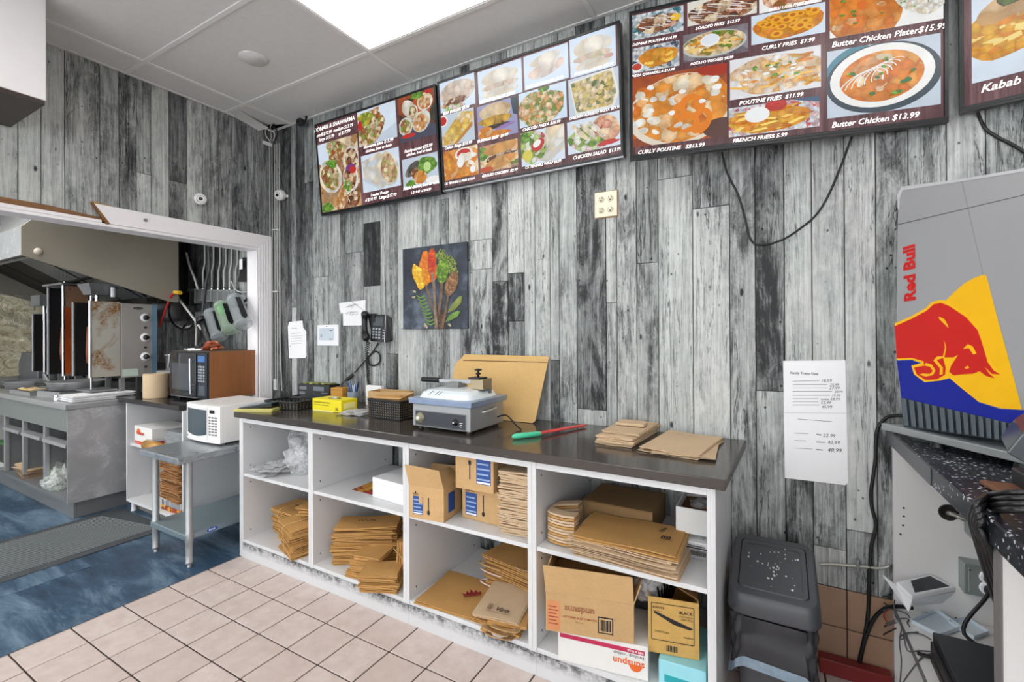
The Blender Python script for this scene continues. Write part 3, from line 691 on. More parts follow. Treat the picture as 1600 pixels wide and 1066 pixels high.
tv.pic(A(52, 822), A(270, 955), orange, [(E_(.6, .78, .26, .22), white), (E_(.6, .8, .2, .16), tomato)] + dots(12, .5, .4, .45, .3, .16, [F(Y1, O1, (240, 170, 60), scale=30), orange, cream], 3) + [(E_(.2, .6, .12, .4, .3, 14, .1, 2), friesm), (E_(.85, .2, .08, .12), white), (E_(.5, .5, .1, .16), white)])
tv.pic(A(275, 790), A(515, 905), F(BR1, CR, (210, 140, 70), G1, scale=16), [(E_(.1, .7, .16, .24, 0, 14, .2, 1), greens), (E_(.55, .8, .46, .2, .2, 20, .04, 2), bun), (E_(.55, .5, .44, .12, .25, 20, .1, 3), F(DK, BR1, CR, scale=30)), (E_(.55, .3, .44, .2, .3, 20, .05, 4), F((224, 140, 60), BUN, (240, 190, 110), scale=20)), (E_(.15, .1, .2, .1), S((190, 70, 30)))])
tv.pic(A(527, 708), A(803, 858), pale, [([(.4, .1), (.6, 1), (1, 1), (1, .3), (.6, 0)], wrapm), ([(.6, .15), (1, .55), (1, .4), (.7, 0)], S((200, 196, 190))), (E_(.25, .55, .36, .5, .2, 24, .1, 1), salad), (E_(.1, .85, .14, .16, 0, 14, .2, 2), greens), (E_(.4, .55, .14, .2, -.5, 16, .1, 5), tomato), (E_(.38, .6, .08, .12, -.5), white), (E_(.15, .3, .12, .16), S((214, 200, 80)))])
tv.pic(A(814, 640), A(1148, 772), pale, [(E_(.5, .4, .5, .4, .1, 26, .08, 1), salad), (E_(.75, .6, .24, .4, .3, 20, .08, 2), F((210, 140, 90), CR, R1, (240, 200, 160), scale=26))] + [(E_(.25 + .16 * k, .6, .06, .34, .5, 14, .1, k), F((170, 140, 120), CR, WH, scale=30)) for k in range(3)] + [(E_(.78, .14, .2, .08, .1, 14, .2, 9), tomato)])
for b_, p, q in (('BEEF BURGER $9.99', (50, 595), (212, 550)), ('VEGGIE BURGER $9.99', (275, 525), (492, 462)), ('CHICKEN BURGER $9.99', (560, 435), (792, 368)), ('DOUBLE BUMPER $13.99', (860, 352), (1100, 285)), ('Onion Rings $10.99', (60, 808), (228, 770)), ('BUFFALO BEEF  $9.99', (262, 765), (452, 715)), ('CHICKEN PASTA $16.99', (540, 695), (772, 635)), ('CHICKEN ALFREDO PASTA $17.99', (828, 625), (1142, 550)), ('CK TENDERS & FRIES $13.99', (60, 1025), (245, 985)), ('GRILLED CHICKEN  $9.99', (290, 978), (508, 930)), ('CK TENDERS WRAP $9.99', (556, 925), (778, 878)), ('CHICKEN SALAD  $13.99', (850, 868), (1148, 800))):
    tv.txt(b_, A(*p), A(*q))

A = lambda x, y: (970 + x / 4.2625, y / 4.2625); A2 = lambda x, y: (1280 + x / 4.2625, y / 4.2625)
bl = PY(-.275, 984.3, 248.5); br = PY(-.06, 1481.5, 187.5); br.z = bl.z = (bl.z + br.z) / 2
tv = Screen('menu_screen', 'largest menu screen in view, showing poutine, fries and butter chicken', bl, br, (br - bl).length, .65, math.radians(.5))
chk = lambda c1: F(c1, WH, (200, 214, 226), c1, scale=60)
tv.pic(A(62, 112), A(418, 205), chk((40, 110, 120)), [(E_(.5, .5, .42, .36, .15, 26, .08, 1), meat), (E_(.85, .6, .1, .14), S(Y1))] + sticks(14, .5, .55, .3, .25, white, cream, 5, .22, .012, -.9, -.3))
tv.pic(A(443, -75), A(905, 88), S((226, 222, 214)), [(E_(.5, .4, .5, .5, 0, 26, .05, 1), meat)] + sticks(24, .5, .4, .4, .35, cream, white, 6, .3, .012, -.9, -.4))
tv.pic(A(920, -110), A(1335, 12), S(WH), [(E_(.5, .4, .45, .4, 0, 24, .08, 1), F(O2, CR, R1, G1, scale=40))])
tv.pic(A(62, 330), A(390, 438), chk((60, 70, 90)), [(E_(.55, .5, .42, .36, .1, 26, .1, 1), friesm)] + sticks(12, .55, .5, .3, .25, friesm, S((240, 200, 90)), 4, .2, .05) + [(E_(.1, .2, .13, .18), white), (E_(.1, .22, .1, .14), S((190, 70, 50)))])
tv.pic(A(416, 238), A(848, 345), F((130, 124, 140), (150, 144, 150), (110, 100, 110), scale=12), [(E_(.48, .5, .5, .46, .05, 30), S((190, 196, 190))), (E_(.48, .52, .47, .42, .05, 30, .03, 1), F((220, 176, 90), CR, (190, 140, 60), G1, scale=40))] + sticks(22, .5, .5, .36, .3, S((236, 204, 128)), friesm, 8, .2, .03) + [(E_(.42, .62, .15, .22), white), (E_(.42, .64, .13, .18), S((226, 232, 240)))])
tv.pic(A(868, 112), A(1362, 215), pale, [(E_(.5, .5, .48, .44, .1, 30, .08, 1), friesm)] + rings(26, .5, .5, .38, .3, .075, S((236, 170, 40)), S((190, 100, 16)), 3))
tv.pic(A(68, 528), A(708, 905), F((150, 50, 40), O2, (120, 60, 50), scale=6), [(E_(.5, .45, .56, .5, .3, 34), S((226, 214, 196))), (E_(.52, .48, .52, .47, .3, 34, .03, 1), orange), (E_(.9, .95, .2, .1), S((170, 50, 30))), (E_(.95, .12, .2, .14), S((90, 60, 54)))] + dots(30, .48, .5, .42, .36, .07, [cream, orange, F((240, 190, 110), CR, O1, scale=16), cream, orange], 12) + rings(5, .55, .48, .22, .25, .13, S((230, 130, 30)), orange, 9) + dots(12, .5, .5, .4, .36, .045, [cream, white], 21))
tv.pic(A(726, 405), A(1332, 580), S((226, 226, 230)), [(E_(.5, .5, .52, .46, .05, 30, .05, 1), F((206, 120, 50), CR, (230, 170, 90), WH, scale=36))] + sticks(22, .5, .5, .42, .34, friesm, S((240, 190, 90)), 15, .24, .028) + dots(24, .5, .52, .34, .3, .045, [white, cream, F((240, 226, 200), WH, CR, scale=20)], 16) + dots(9, .5, .5, .26, .2, .035, [greens], 17))
tv.pic(A(718, 725), A(1322, 842), chk((200, 60, 70)), [([(.7, 1), (1, .8), (1, 1)], S((60, 90, 120))), (E_(.45, .45, .46, .42, .05, 28, .06, 1), friesm)] + sticks(36, .5, .45, .42, .36, friesm, S((250, 214, 110)), 25, .26, .032, -.4, 1.3) + [(E_(.53, .86, .12, .2), S((180, 40, 30))), (E_(.53, .92, .1, .12), tomato), (E_(.32, .62, .14, .26), white), (E_(.32, .66, .12, .18), S((240, 244, 244)))])
tv.pic(A2(68, -190), A2(858, 120), white, [(E_(.28, .5, .46, .75, .1, 34, .03, 1), white), (E_(.27, .5, .4, .66, .15, 34, .04, 2), curry)] + dots(18, .28, .45, .22, .4, .06, [F((240, 170, 60), O1, CR, scale=20), curry, S((220, 110, 30))], 31) + dots(8, .28, .5, .2, .35, .025, [greens], 32) + [(E_(.8, .6, .28, .5, .2, 30, .05, 3), F((236, 230, 214), WH, (226, 210, 180), scale=70))] + dots(12, .75, .5, .2, .3, .012, [greens], 33))
tv.pic(A2(52, 348), A2(808, 695), palg, [(E_(.2, .75, .18, .3, -.6), S((70, 130, 150))), (E_(.5, .5, .52, .5, .5, 36), S((58, 72, 84))), (E_(.49, .53, .47, .45, .5, 36), white), (E_(.49, .52, .38, .36, .5, 36, .01, 1), curry), (E_(.42, .68, .2, .14, .5, 20, .1, 2), F((232, 150, 90), O1, CR, scale=20))] + dots(12, .45, .38, .2, .15, .05, [curry, F(O1, CR, O2, scale=30)], 41) + [(r_, white) for k in range(6) for r_ in (lambda q: [q])([(.30 + .05 * k + .21 * math.cos(a) * (1 - .05 * k), .40 + .035 * k + .2 * math.sin(a) * (1 - .05 * k) + .1 * math.cos(a)) for a in [i * .3 - .2 + k * .12 for i in range(11)]] + [(.30 + .05 * k + .197 * math.cos(a) * (1 - .05 * k), .40 + .035 * k + .187 * math.sin(a) * (1 - .05 * k) + .1 * math.cos(a)) for a in [i * .3 - .2 + k * .12 for i in range(10, -1, -1)]])] + dots(12, .48, .5, .3, .28, .035, [greens, S((60, 110, 60))], 43))
for b_, p, q in (('DONAIR POUTINE $14.99', (78, 312), (370, 232)), ('LOADED FRIES  $12.99', (495, 205), (790, 128)), ('CHILLI LAVA FRIES $13.99', (980, 80), (1300, -2)), ('PIZZA QUESADILLA $13.99', (72, 520), (358, 450)), ('POTATO WEDGES $8.99', (462, 440), (748, 368)), ('CURLY FRIES  $7.99', (935, 340), (1285, 262)), ('CURLY POUTINE   S$13.99', (112, 1032), (555, 965)), ('POUTINE FRIES  $11.99', (785, 705), (1212, 622)), ('FRENCH FRIES$ 5.99', (742, 955), (1105, 893))):
    tv.txt(b_, A(*p), A(*q))
tv.txt('Butter Chicken Plater$15.99', A2(78, 322), A2(845, 150)); tv.txt('Butter Chicken $13.99', A2(78, 855), A2(660, 755))
x_, y_ = tv.loc(*A(955, 958)); text('.....', tv.P(x_, .003, .008), tv.r, tv.u, BEZELG, tv.t, .03, .01)

bl = PY(-.06, 1499, 174.5); ang = math.radians(11); br = bl + V(math.cos(ang), -math.sin(ang), 0) * 1.13
tv = Screen('menu_screen', 'menu screen cut off by the right edge of the view, above the drinks cooler', bl, br, 1.13, .65, math.radians(1))
tv.pic(A2(1012, -300), A2(1900, 340), pale, [(E_(.3, .35, .4, .2, .1, 26, .06, 1), friesm), (E_(.34, .52, .3, .12, .2, 22, .05, 2), F((190, 150, 90), TAN, CR, scale=12)), (E_(.3, .57, .1, .05, -.2, 14, .2, 3), F(G1, DK, (130, 130, 70), scale=40))] + sticks(18, .25, .3, .26, .12, friesm, S((240, 214, 130)), 51, .3, .02, -.3, .2) + [(E_(.6, .8, .5, .1, .3), palg)])
tv.txt('Kabab Roll $12.99', A2(1072, 622), width=.29)

# ------------------------------------------------------------------ shelving unit under the dark worktop
HOLE = mat('shelf_pin_hole', (60, 60, 62), .8)
KICK = kick_material()
cab = thing('shelving_unit', 'long white open shelving unit of four bays under the dark worktop', 'shelving unit', (2.0, -.34, 0))
DIV = [(.62, .66), (1.28, 1.30), (1.30, 1.32), (1.98, 2.0), (2.0, 2.02), (2.66, 2.68), (2.68, 2.70), (3.345, 3.3735)]
for i, (a, b) in enumerate(DIV):
    o = B(a + .0004, -.648, 0 if i in (0, 7) else .09, b - .0004, -.03, .866).build('side_panel' if i in (0, 7) else 'divider', WHITE, cab, bevel=.0015)
BAY = [(.66, 1.28), (1.32, 1.98), (2.02, 2.66), (2.70, 3.345)]
SH = .520; BT_ = .110
for a, b in BAY:
    B(a, -.645, .09, b, -.03, BT_).build('bottom_board', WHITE, cab, bevel=.001)
    B(a, -.643, SH - .018, b, -.06, SH).build('shelf', WHITE, cab, bevel=.001)
    B(a, -.646, .838, b, -.628, .866).build('top_rail', WHITE, cab, bevel=.001)
    B(a + .0005, -.652, 0, b + .0395 if b < 3.3 else b, -.636, .0895).build('kickboard', KICK, cab)
h = MB()
for a, b in BAY:
    for y in (-.60, -.10):
        for z in (.155, .455, .56, .80):
            h.lathe([(.004, 0), (.004, .0012)], V(a + .0002, y, z), (1, 0, 0), 8)
h.build('pin_holes', HOLE, cab)
for xx in (3.353, 3.363): MB().box(xx, -.6495, .01, xx + .003, -.6481, .86).build('bead', WHITE, cab)

top = tag(MB().hexa([V(.595, -.668, .868), V(3.405, -.668, .868), V(3.435, -.012, .868), V(.595, -.012, .868)], [V(.595, -.668, .905), V(3.405, -.668, .905), V(3.435, -.012, .905), V(.595, -.012, .905)]).build('worktop', COUNTER, bevel=.003), 'long dark grey brown glossy worktop on the white shelving', 'worktop')
CT = .9055

# ---- a helper for cartons: footprint from two front corners on a level, height and depth in metres
class Carton:
    def __init__(s, name, label, z, fl, fr, depth, height, m=None, cat='box', open_=False, group=None, wall=.005, lid=True):
        fl = PZ(z, *fl) if not hasattr(fl, 'x') else fl; fr = PZ(z, *fr) if not hasattr(fr, 'x') else fr
        s.fl = fl; s.r = (fr - fl).normalized(); s.w = (fr - fl).length; s.d, s.h = depth, height
        s.n = s.r.cross(V(0, 0, 1)); s.b = -s.n                         # n faces the viewer, b runs to the back
        c = fl + s.r * s.w / 2 + s.b * depth / 2
        s.t = thing(name, label, cat, (c.x, c.y, z), math.atan2(s.r.y, s.r.x), group)
        m = m or CARD; s.m = m; P = s.P; w, d, hh = s.w, depth, height; e = wall
        if not open_:
            MB().hexa([P(0, 0, 0), P(w, 0, 0), P(w, d, 0), P(0, d, 0)], [P(0, 0, hh), P(w, 0, hh), P(w, d, hh), P(0, d, hh)]).build('body', m, s.t, bevel=.003)
        else:
            b = MB()
            for x0, y0, x1, y1 in ((0, 0, w, e), (0, d - e, w, d), (0, e, e, d - e), (w - e, e, w, d - e)):
                b.hexa([P(x0, y0, 0), P(x1, y0, 0), P(x1, y1, 0), P(x0, y1, 0)], [P(x0, y0, hh), P(x1, y0, hh), P(x1, y1, hh), P(x0, y1, hh)])
            b.hexa([P(e, e, 0), P(w - e, e, 0), P(w - e, d - e, 0), P(e, d - e, 0)], [P(e, e, e), P(w - e, e, e), P(w - e, d - e, e), P(e, d - e, e)])
            b.build('body', m, s.t, bevel=.0015)
    def P(s, x, y, z): return s.fl + s.r * x + s.b * y + V(0, 0, z)
    def front(s, x0, z0, x1, z1, m, name='print', off=.001, label=None):
        P = s.P; y = -off
        o = MB().hexa([P(x0, y, z0), P(x1, y, z0), P(x1, 0, z0), P(x0, 0, z0)], [P(x0, y, z1), P(x1, y, z1), P(x1, 0, z1), P(x0, 0, z1)]).build(name, m, s.t)
        if label: o['label'] = label
        return o
    def side(s, y0, z0, y1, z1, m, name='print'):
        P = s.P; w = s.w; o = .001
        return MB().hexa([P(w, y0, z0), P(w + o, y0, z0), P(w + o, y1, z0), P(w, y1, z0)], [P(w, y0, z1), P(w + o, y0, z1), P(w + o, y1, z1), P(w, y1, z1)]).build(name, m, s.t)
    def write(s, body, x, z, width, size=.02, m=None, shear=0., bold=.0, flip=False):
        r, u = (s.r, V(0, 0, 1)) if not flip else (-s.r, V(0, 0, -1))
        return text(body, s.P(x, -.0016, z), r, u, m or INK, s.t, width, size, shear, bold)
    def flap(s, a, b, c, d, name='flap', m=None, th=.004):
        """a panel hinged on a-b with free edge c-d, in box coordinates"""
        q = [s.P(*p) for p in (a, b, c, d)]; n = (q[1] - q[0]).cross(q[2] - q[0]).normalized() * th
        return MB().ext([p - n * .5 for p in q], n).build(name, m or s.m, s.t)

def sheets_mesh(L, Wd, T, n, seed, wav=.004, spread=.004):
    """a folded paper bag: n thin wavy sheets with slightly uneven ends"""
    rr = random.Random(seed); b = MB(); nx, ny = 6, 3
    for k in range(n):
        z0 = T * k / n + .0003; z1 = T * (k + 1) / n - T * .12 / n
        dx, dy = rr.uniform(-spread, spread), rr.uniform(-spread, spread); ph = rr.uniform(0, 6); a = rr.uniform(.3, 1) * wav
        up, lo = [], []
        for j in range(ny + 1):
            for i in range(nx + 1):
                x = -L / 2 + L * i / nx + dx; y = -Wd / 2 + Wd * j / ny + dy
                q = a * (math.sin(ph + i * 1.1) + .6 * math.sin(ph * 2 + j * 1.9 + i * .4)) * .5 + (rr.uniform(-1, 1) * a * .25)
                up.append((x, y, z1 + q)); lo.append((x, y, z0 + q))
        m_ = (nx + 1) * (ny + 1); f = []
        for j in range(ny):
            for i in range(nx):
                c = j * (nx + 1) + i; f.append((c, c + 1, c + nx + 2, c + nx + 1)); f.append((m_ + c, m_ + c + nx + 1, m_ + c + nx + 2, m_ + c + 1))
        rim = [i for i in range(nx + 1)] + [j * (nx + 1) + nx for j in range(1, ny + 1)] + [ny * (nx + 1) + i for i in range(nx - 1, -1, -1)] + [j * (nx + 1) for j in range(ny - 1, 0, -1)]
        for i in range(len(rim)): p, q2 = rim[i], rim[(i + 1) % len(rim)]; f.append((p, m_ + p, m_ + q2, q2))
        b._add(up + lo, f)
    return b
_bagm = {}
def bag_data(L, Wd, T, n, m, seed, wav=.004, spread=.004):
    key = (round(L, 3), round(Wd, 3), round(T, 4), n, m.name, seed)
    if key not in _bagm:
        b = sheets_mesh(L, Wd, T, n, seed, wav, spread); me = bpy.data.meshes.new('paper_bag'); me.from_pydata(b.v, [], b.f); me.materials.append(m); me.update(); _bagm[key] = me
    return _bagm[key]
def bag_obj(name, data, Mx, parent=None):
    o = bpy.data.objects.new(name, data); COL.objects.link(o)
    if parent is not None: o.parent = parent; o.matrix_basis = WM[parent.name].inverted() @ Mx
    else: o.matrix_basis = Mx
    WM[o.name] = Mx; return o
BAND = mat('rubber_band', (206, 176, 120), .6)
def bundle(label, base, rz, L, Wd, T, n, m=KRAFT, seed=1, tilt=(0, 0), band=True, group='tied bundles of small paper bags', jit=.011, logo=False, name='paper_bag_bundle', per=2, lean=0.):
    """a stack of folded bags held by a rubber band; base is the middle of its underside"""
    rr = random.Random(seed); t = thing(name, label, 'paper bags', base, rz, group)
    fr = Matrix.Translation(base) @ rotz(rz) @ Matrix.Rotation(tilt[0], 4, 'X') @ Matrix.Rotation(tilt[1], 4, 'Y')
    dt = T / n
    for k in range(n):
        d = bag_data(L, Wd, dt * .93, per, m, seed % 3 * 10 + k % 4, .0065, .006)
        Mx = fr @ Matrix.Translation((rr.uniform(-jit, jit) + lean * k, rr.uniform(-jit, jit), dt * k + .002)) @ rotz(rr.uniform(-.09, .09)) @ Matrix.Rotation(rr.uniform(-.02, .02), 4, 'X')
        bag_obj('paper_bag', d, Mx, t)
    if logo:
        q = MB(); zz = T + .006
        for i in range(9): 
            x0 = -.05 + .011 * i; y0 = rr.uniform(-.012, .006)
            q.box(x0, y0, zz, x0 + .006, y0 + rr.uniform(.008, .022), zz + .0006, fr)
        q.build('print', INK, t)
    if band:
        x = L * rr.uniform(-.12, .12); w, hh = Wd / 2 + jit + .004, T + .010
        pts = [fr @ V(x - .003, -w, .0), fr @ V(x + .006, -w - .001, hh * .5), fr @ V(x, -w, hh), fr @ V(x + .004, 0, hh + .004), fr @ V(x, w, hh), fr @ V(x, w, 0)]
        MB().tube(bez(pts, 3), .0016, 6).build('rubber_band', BAND, t)
    return t
def flat_stack(specs, name='paper_bag', cat='paper bag', group=None):
    """specs: list of (label, centre, rz, L, W, T, sheets, material, seed) single bags lying on one another"""
    out = []
    for lb, c, rz, L, Wd, T, n, m, sd in specs:
        o = bag_obj(name, bag_data(L, Wd, T, n, m, sd), Matrix.Translation(c) @ rotz(rz)); tag(o, lb, cat, group); out.append(o)
    return out
def crumple(name, label, cat, c, rx, ry, rz_, m, seed=1, amp=.3, n=14, group=None, flat=True):
    """a crumpled bag of film"""
    rr = random.Random(seed); ph = [(rr.uniform(1, 5), rr.uniform(1, 5), rr.uniform(0, 6), rr.uniform(.3, 1)) for _ in range(9)]
    def fn(u, v):
        th, p = u * 2 * PI, v * PI; x, y, z = math.sin(p) * math.cos(th), math.sin(p) * math.sin(th), -math.cos(p)
        w = 1 + amp * sum(a * math.sin(k1 * 2 * x + k2 * 2 * y + q + 3 * z * k1) for k1, k2, q, a in ph) / 3
        z = max(z * w, -.62) if flat else z * w
        return V(c[0] + rx * x * w, c[1] + ry * y * w, c[2] + rz_ * (z + (.62 if flat else 0)))
    b = MB().grid(fn, n * 2, n)
    return tag(b.build(name, m), label, cat, group)
FILM = film_mat('clear_film', (238, 240, 243), .42)
FILMD = film_mat('clear_film_dull', (226, 228, 230), .5)

# ------------------------------------------------------------------ bay 1
crumple('plastic_bag', 'large crumpled clear plastic bag on the upper shelf of the leftmost bay', 'plastic bag', V(.98, -.33, SH + .001), .20, .20, .19, film_mat('clear_film_big', (240, 242, 245), .5, .1, 14), 4, .3)
rr = random.Random(3)
for k in range(9):
    c = V(.80 + rr.uniform(-.06, .10), -.54 + rr.uniform(-.05, .06), SH + .002 + .006 * k)
    L, Wd = .075, .05; a = rr.uniform(-.9, .9); Mx = Matrix.Translation(c) @ rotz(a) @ Matrix.Rotation(rr.uniform(-.15, .15), 4, 'X')
    o = MB().grid(lambda u, v: Mx @ V((u - .5) * 2 * L, (v - .5) * 2 * Wd, .005 * math.sin(9 * u + k) * math.sin(7 * v) + .004), 8, 5).build('plastic_sachet', FILMD, solid=.001)
    tag(o, 'clear crinkled plastic sachet in the heap in front of the plastic bag', 'sachet', 'clear plastic sachets on the upper shelf')
zb = BT_ + .001
bundle('kraft bag bundle at the back of the leftmost lower bay, highest of its heap', V(1.06, -.21, zb), .12, .28, .17, .22, 17, seed=5, band=False)
bundle('wide kraft bag bundle with printed top at the left of the leftmost lower bay', V(.88, -.42, zb), -.12, .27, .20, .165, 13, seed=6, logo=True)
bundle('front kraft bag bundle tied with two bands in the leftmost lower bay', V(1.10, -.56, zb + .002), -.30, .22, .17, .165, 12, seed=7, tilt=(.04, .03))
bundle('small folded kraft bag packet lying on the front tied bundle of the leftmost bay', V(1.15, -.50, zb + .195), .3, .16, .11, .055, 5, seed=8, band=False)

# ------------------------------------------------------------------ bay 2
fb = Carton('foam_box', 'white foam takeout box on the upper shelf of the second bay from the left', SH + .001, (582, 776), (631, 791.2), .30, .105, mat('white_foam', (242, 243, 245), .55, amt=.02), 'takeout box')
fb.front(.02, .075, fb.w - .01, .079, WHITEP, 'lid_seam', .002)
PIZ = food((O2, Y1, R1, (110, 60, 30)), 26, screen=False)
t = tag(MB().poly([V(1.495, -.53, SH + .001), V(1.655, -.535, SH + .001), V(1.655, -.27, SH + .001), V(1.49, -.36, SH + .001)]).build('pizza_flyer', [PIZ], solid=.0008), 'colourful food flyer lying partly under the white foam box', 'flyer')
t = tag(MB().poly([V(1.78, -.20, SH + .04), V(1.97, -.26, SH + .05), V(1.97, -.1, SH + .055), V(1.80, -.1, SH + .05)]).build('food_flyer', [food((DK, O2, BR1, R1), 30, screen=False)], solid=.002), 'small reddish food print behind the white foam box', 'flyer')
pp = thing('pipe_bracket', 'black pipe fitting below the worktop at the back of the second bay', 'pipe', (1.93, -.2, .70))
MB().lathe([(.022, 0), (.022, .13)], V(1.95, -.12, .735), (0, 0, 1), 16).build('pipe', BLACKP, pp)
MB().lathe([(.03, 0), (.042, .012), (.042, .04), (.03, .05)], V(1.95, -.12, .685), (0, 0, 1), 20).build('collar', BLACKP, pp)
bundle('large slanting kraft bag bundle with printed flap at the left of the second lower bay', V(1.52, -.44, zb), .50, .34, .17, .205, 14, seed=11, logo=True, jit=.012, band=False)
bundle('flat kraft bag bundle with print lying in the middle of the second lower bay', V(1.71, -.36, zb), .5, .30, .17, .125, 9, seed=12, logo=True, band=False)
bundle('short kraft bag bundle with folded edges, middle front of the second lower bay', V(1.665, -.545, zb + .028), .25, .16, .14, .085, 7, seed=13, band=False)
bundle('kraft bag bundle wedged high at the right back of the second lower bay', V(1.85, -.21, zb + .08), -.5, .20, .14, .22, 14, seed=14, tilt=(0, .1))
# bags standing on edge and tied
t = thing('paper_bag_bundle', 'tied kraft bag bundle standing on edge at the right of the second lower bay', 'paper bags', (1.90, -.47, zb), 0, 'tied bundles of small paper bags')
for k in range(10):
    d = bag_data(.20, .20, .011, 2, KRAFT, 40 + k % 3)
    Mx = Matrix.Translation((1.842 + .0128 * k, -.45, zb + .112)) @ rotz(random.uniform(-.03, .03)) @ Matrix.Rotation(PI / 2 + .08, 4, 'Y')
    bag_obj('paper_bag', d, Mx, t)
MB().tube([V(1.83, -.556, zb + .17), V(1.90, -.56, zb + .13), V(1.972, -.556, zb + .10)], .0018, 6).build('rubber_band', BAND, t)
bundle('front right kraft bag bundle with fanned edges in the second lower bay, overhanging its edge', V(1.82, -.615, zb + .001), .42, .19, .14, .095, 9, seed=16, band=False)
flat_stack([(ORD[k] + ' loose kraft bag lying flat at the front of the second lower bay', V(1.645, -.59, zb + .002 + .008 * k), .25 - .2 * k, .16, .09, .008, 2, KRAFT, 60 + k) for k in range(3)], group='loose kraft bags at the front of the second lower bay')

# ------------------------------------------------------------------ bay 3
def spoon_print(c, x, z, w, h, flip=False):
    BL = mat('blue_label', (40, 78, 148), .5, amt=.1)
    c.front(x, z, x + w, z + h, BL, 'label', label='blue printed label')
    for i in range(4): c.front(x + .004, z + h * (.16 + .2 * i), x + w - .004 - .008 * (i % 2), z + h * (.22 + .2 * i), mat('pale_blue_print', (150, 176, 214), .6), 'print', .0014)
    c.front(x + .003, z + .003, x + w - .003, z + h * .1, PAPER, 'print', .0016)
    q = MB(); P = c.P
    q.poly([P(x + w * 1.55 + .008 * a, -.0015, z + h * .18 + .008 * b_) for a, b_ in ell(0, 0, 1, 1.4)])
    q.poly([P(x + w * 1.55 - .002, -.0015, z + h * .3), P(x + w * 1.55 + .002, -.0015, z + h * .3), P(x + w * 1.55 + .003, -.0015, z + h), P(x + w * 1.55 - .003, -.0015, z + h)])
    q.build('print', INK, c.t)
    q = MB(); q.poly([P(x + w * .2, -.0015, z + h * 1.17), P(x + w * .35, -.0015, z + h * 1.17), P(x + w * .28, -.0015, z + h * 1.3)]); q.build('print', INK, c.t)
    c.write('blend1' if not flip else 'Blend!', x, z + h * 1.06, w * .8, .012)
sb = Carton('cutlery_carton', 'open kraft carton with blue label and raised flap, left in upper bay three', SH + .001, (639.5, 808), (693.5, 817.5), .165, .155, CARD, open_=True)
w, d, hh = sb.w, sb.d, sb.h
sb.flap((0, 0, hh), (w, 0, hh), (w - .012, -.02, hh + .088), (-.01, -.02, hh + .098))
sb.flap((w, 0, hh), (w, d, hh), (w - .06, d - .01, hh + .055), (w - .07, .02, hh + .05))
sb.flap((0, d, hh), (w, d, hh), (w, d + .03, hh + .05), (0, d + .03, hh + .05))
spoon_print(sb, .022, .02, .055, .085)
sb.side(.04, .03, .10, .12, mat('blue_label', (40, 78, 148), .5), 'label')
sb.front(.055, .075, .075, .12, CARD, 'torn_patch', .002)
pl = crumple('black_bag_liner', 'dark crumpled plastic sticking out behind the open carton', 'plastic', V(2.22, -.25, SH + .17), .10, .05, .05, BLACKG, 8, .35)
sc_ = Carton('cutlery_carton', 'closed kraft carton with blue label lying under another in bay three', SH + .001, (722, 808.5), (783, 824), .17, .155, CARD)
spoon_print(sc_, .022, .02, .065, .105)
sd = Carton('cutlery_carton', 'closed kraft carton with blue label, topmost of its stack in bay three', SH + .158, (711.5, 762), (771, 773), .20, .160, CARD)
spoon_print(sd, .115, .035, .075, .115, True)
q = MB(); P = sd.P
q.poly([P(.08 + .008 * a, -.0015, .125 + .010 * b_) for a, b_ in ell(0, 0, 1, 1.2)]); q.poly([P(.077, -.0015, .05), P(.083, -.0015, .05), P(.082, -.0015, .12), P(.078, -.0015, .12)]); q.build('print', INK, sd.t)
z = SH + .002; rr = random.Random(21)
fl = PZ(SH, 770, 836); fr = PZ(SH, 826, 851); mid = V(2.575, -.47, 0); aa = math.radians(3)
for k in range(12):
    th = .0205 if k < 10 else .028
    o = bag_obj('paper_bag', bag_data(.162, .27, th, 3, KRAFTP, 70 + k % 4, .005, .004), Matrix.Translation((mid.x + rr.uniform(-.004, .004), mid.y + rr.uniform(-.012, .012), z)) @ rotz(aa + rr.uniform(-.03, .03)))
    tag(o, ('topmost' if k == 11 else ORD[k]) + ' folded bag of the tall stack beside the cutlery cartons', 'paper bag', 'folded bags stacked beside the cutlery cartons'); z += th + .0012
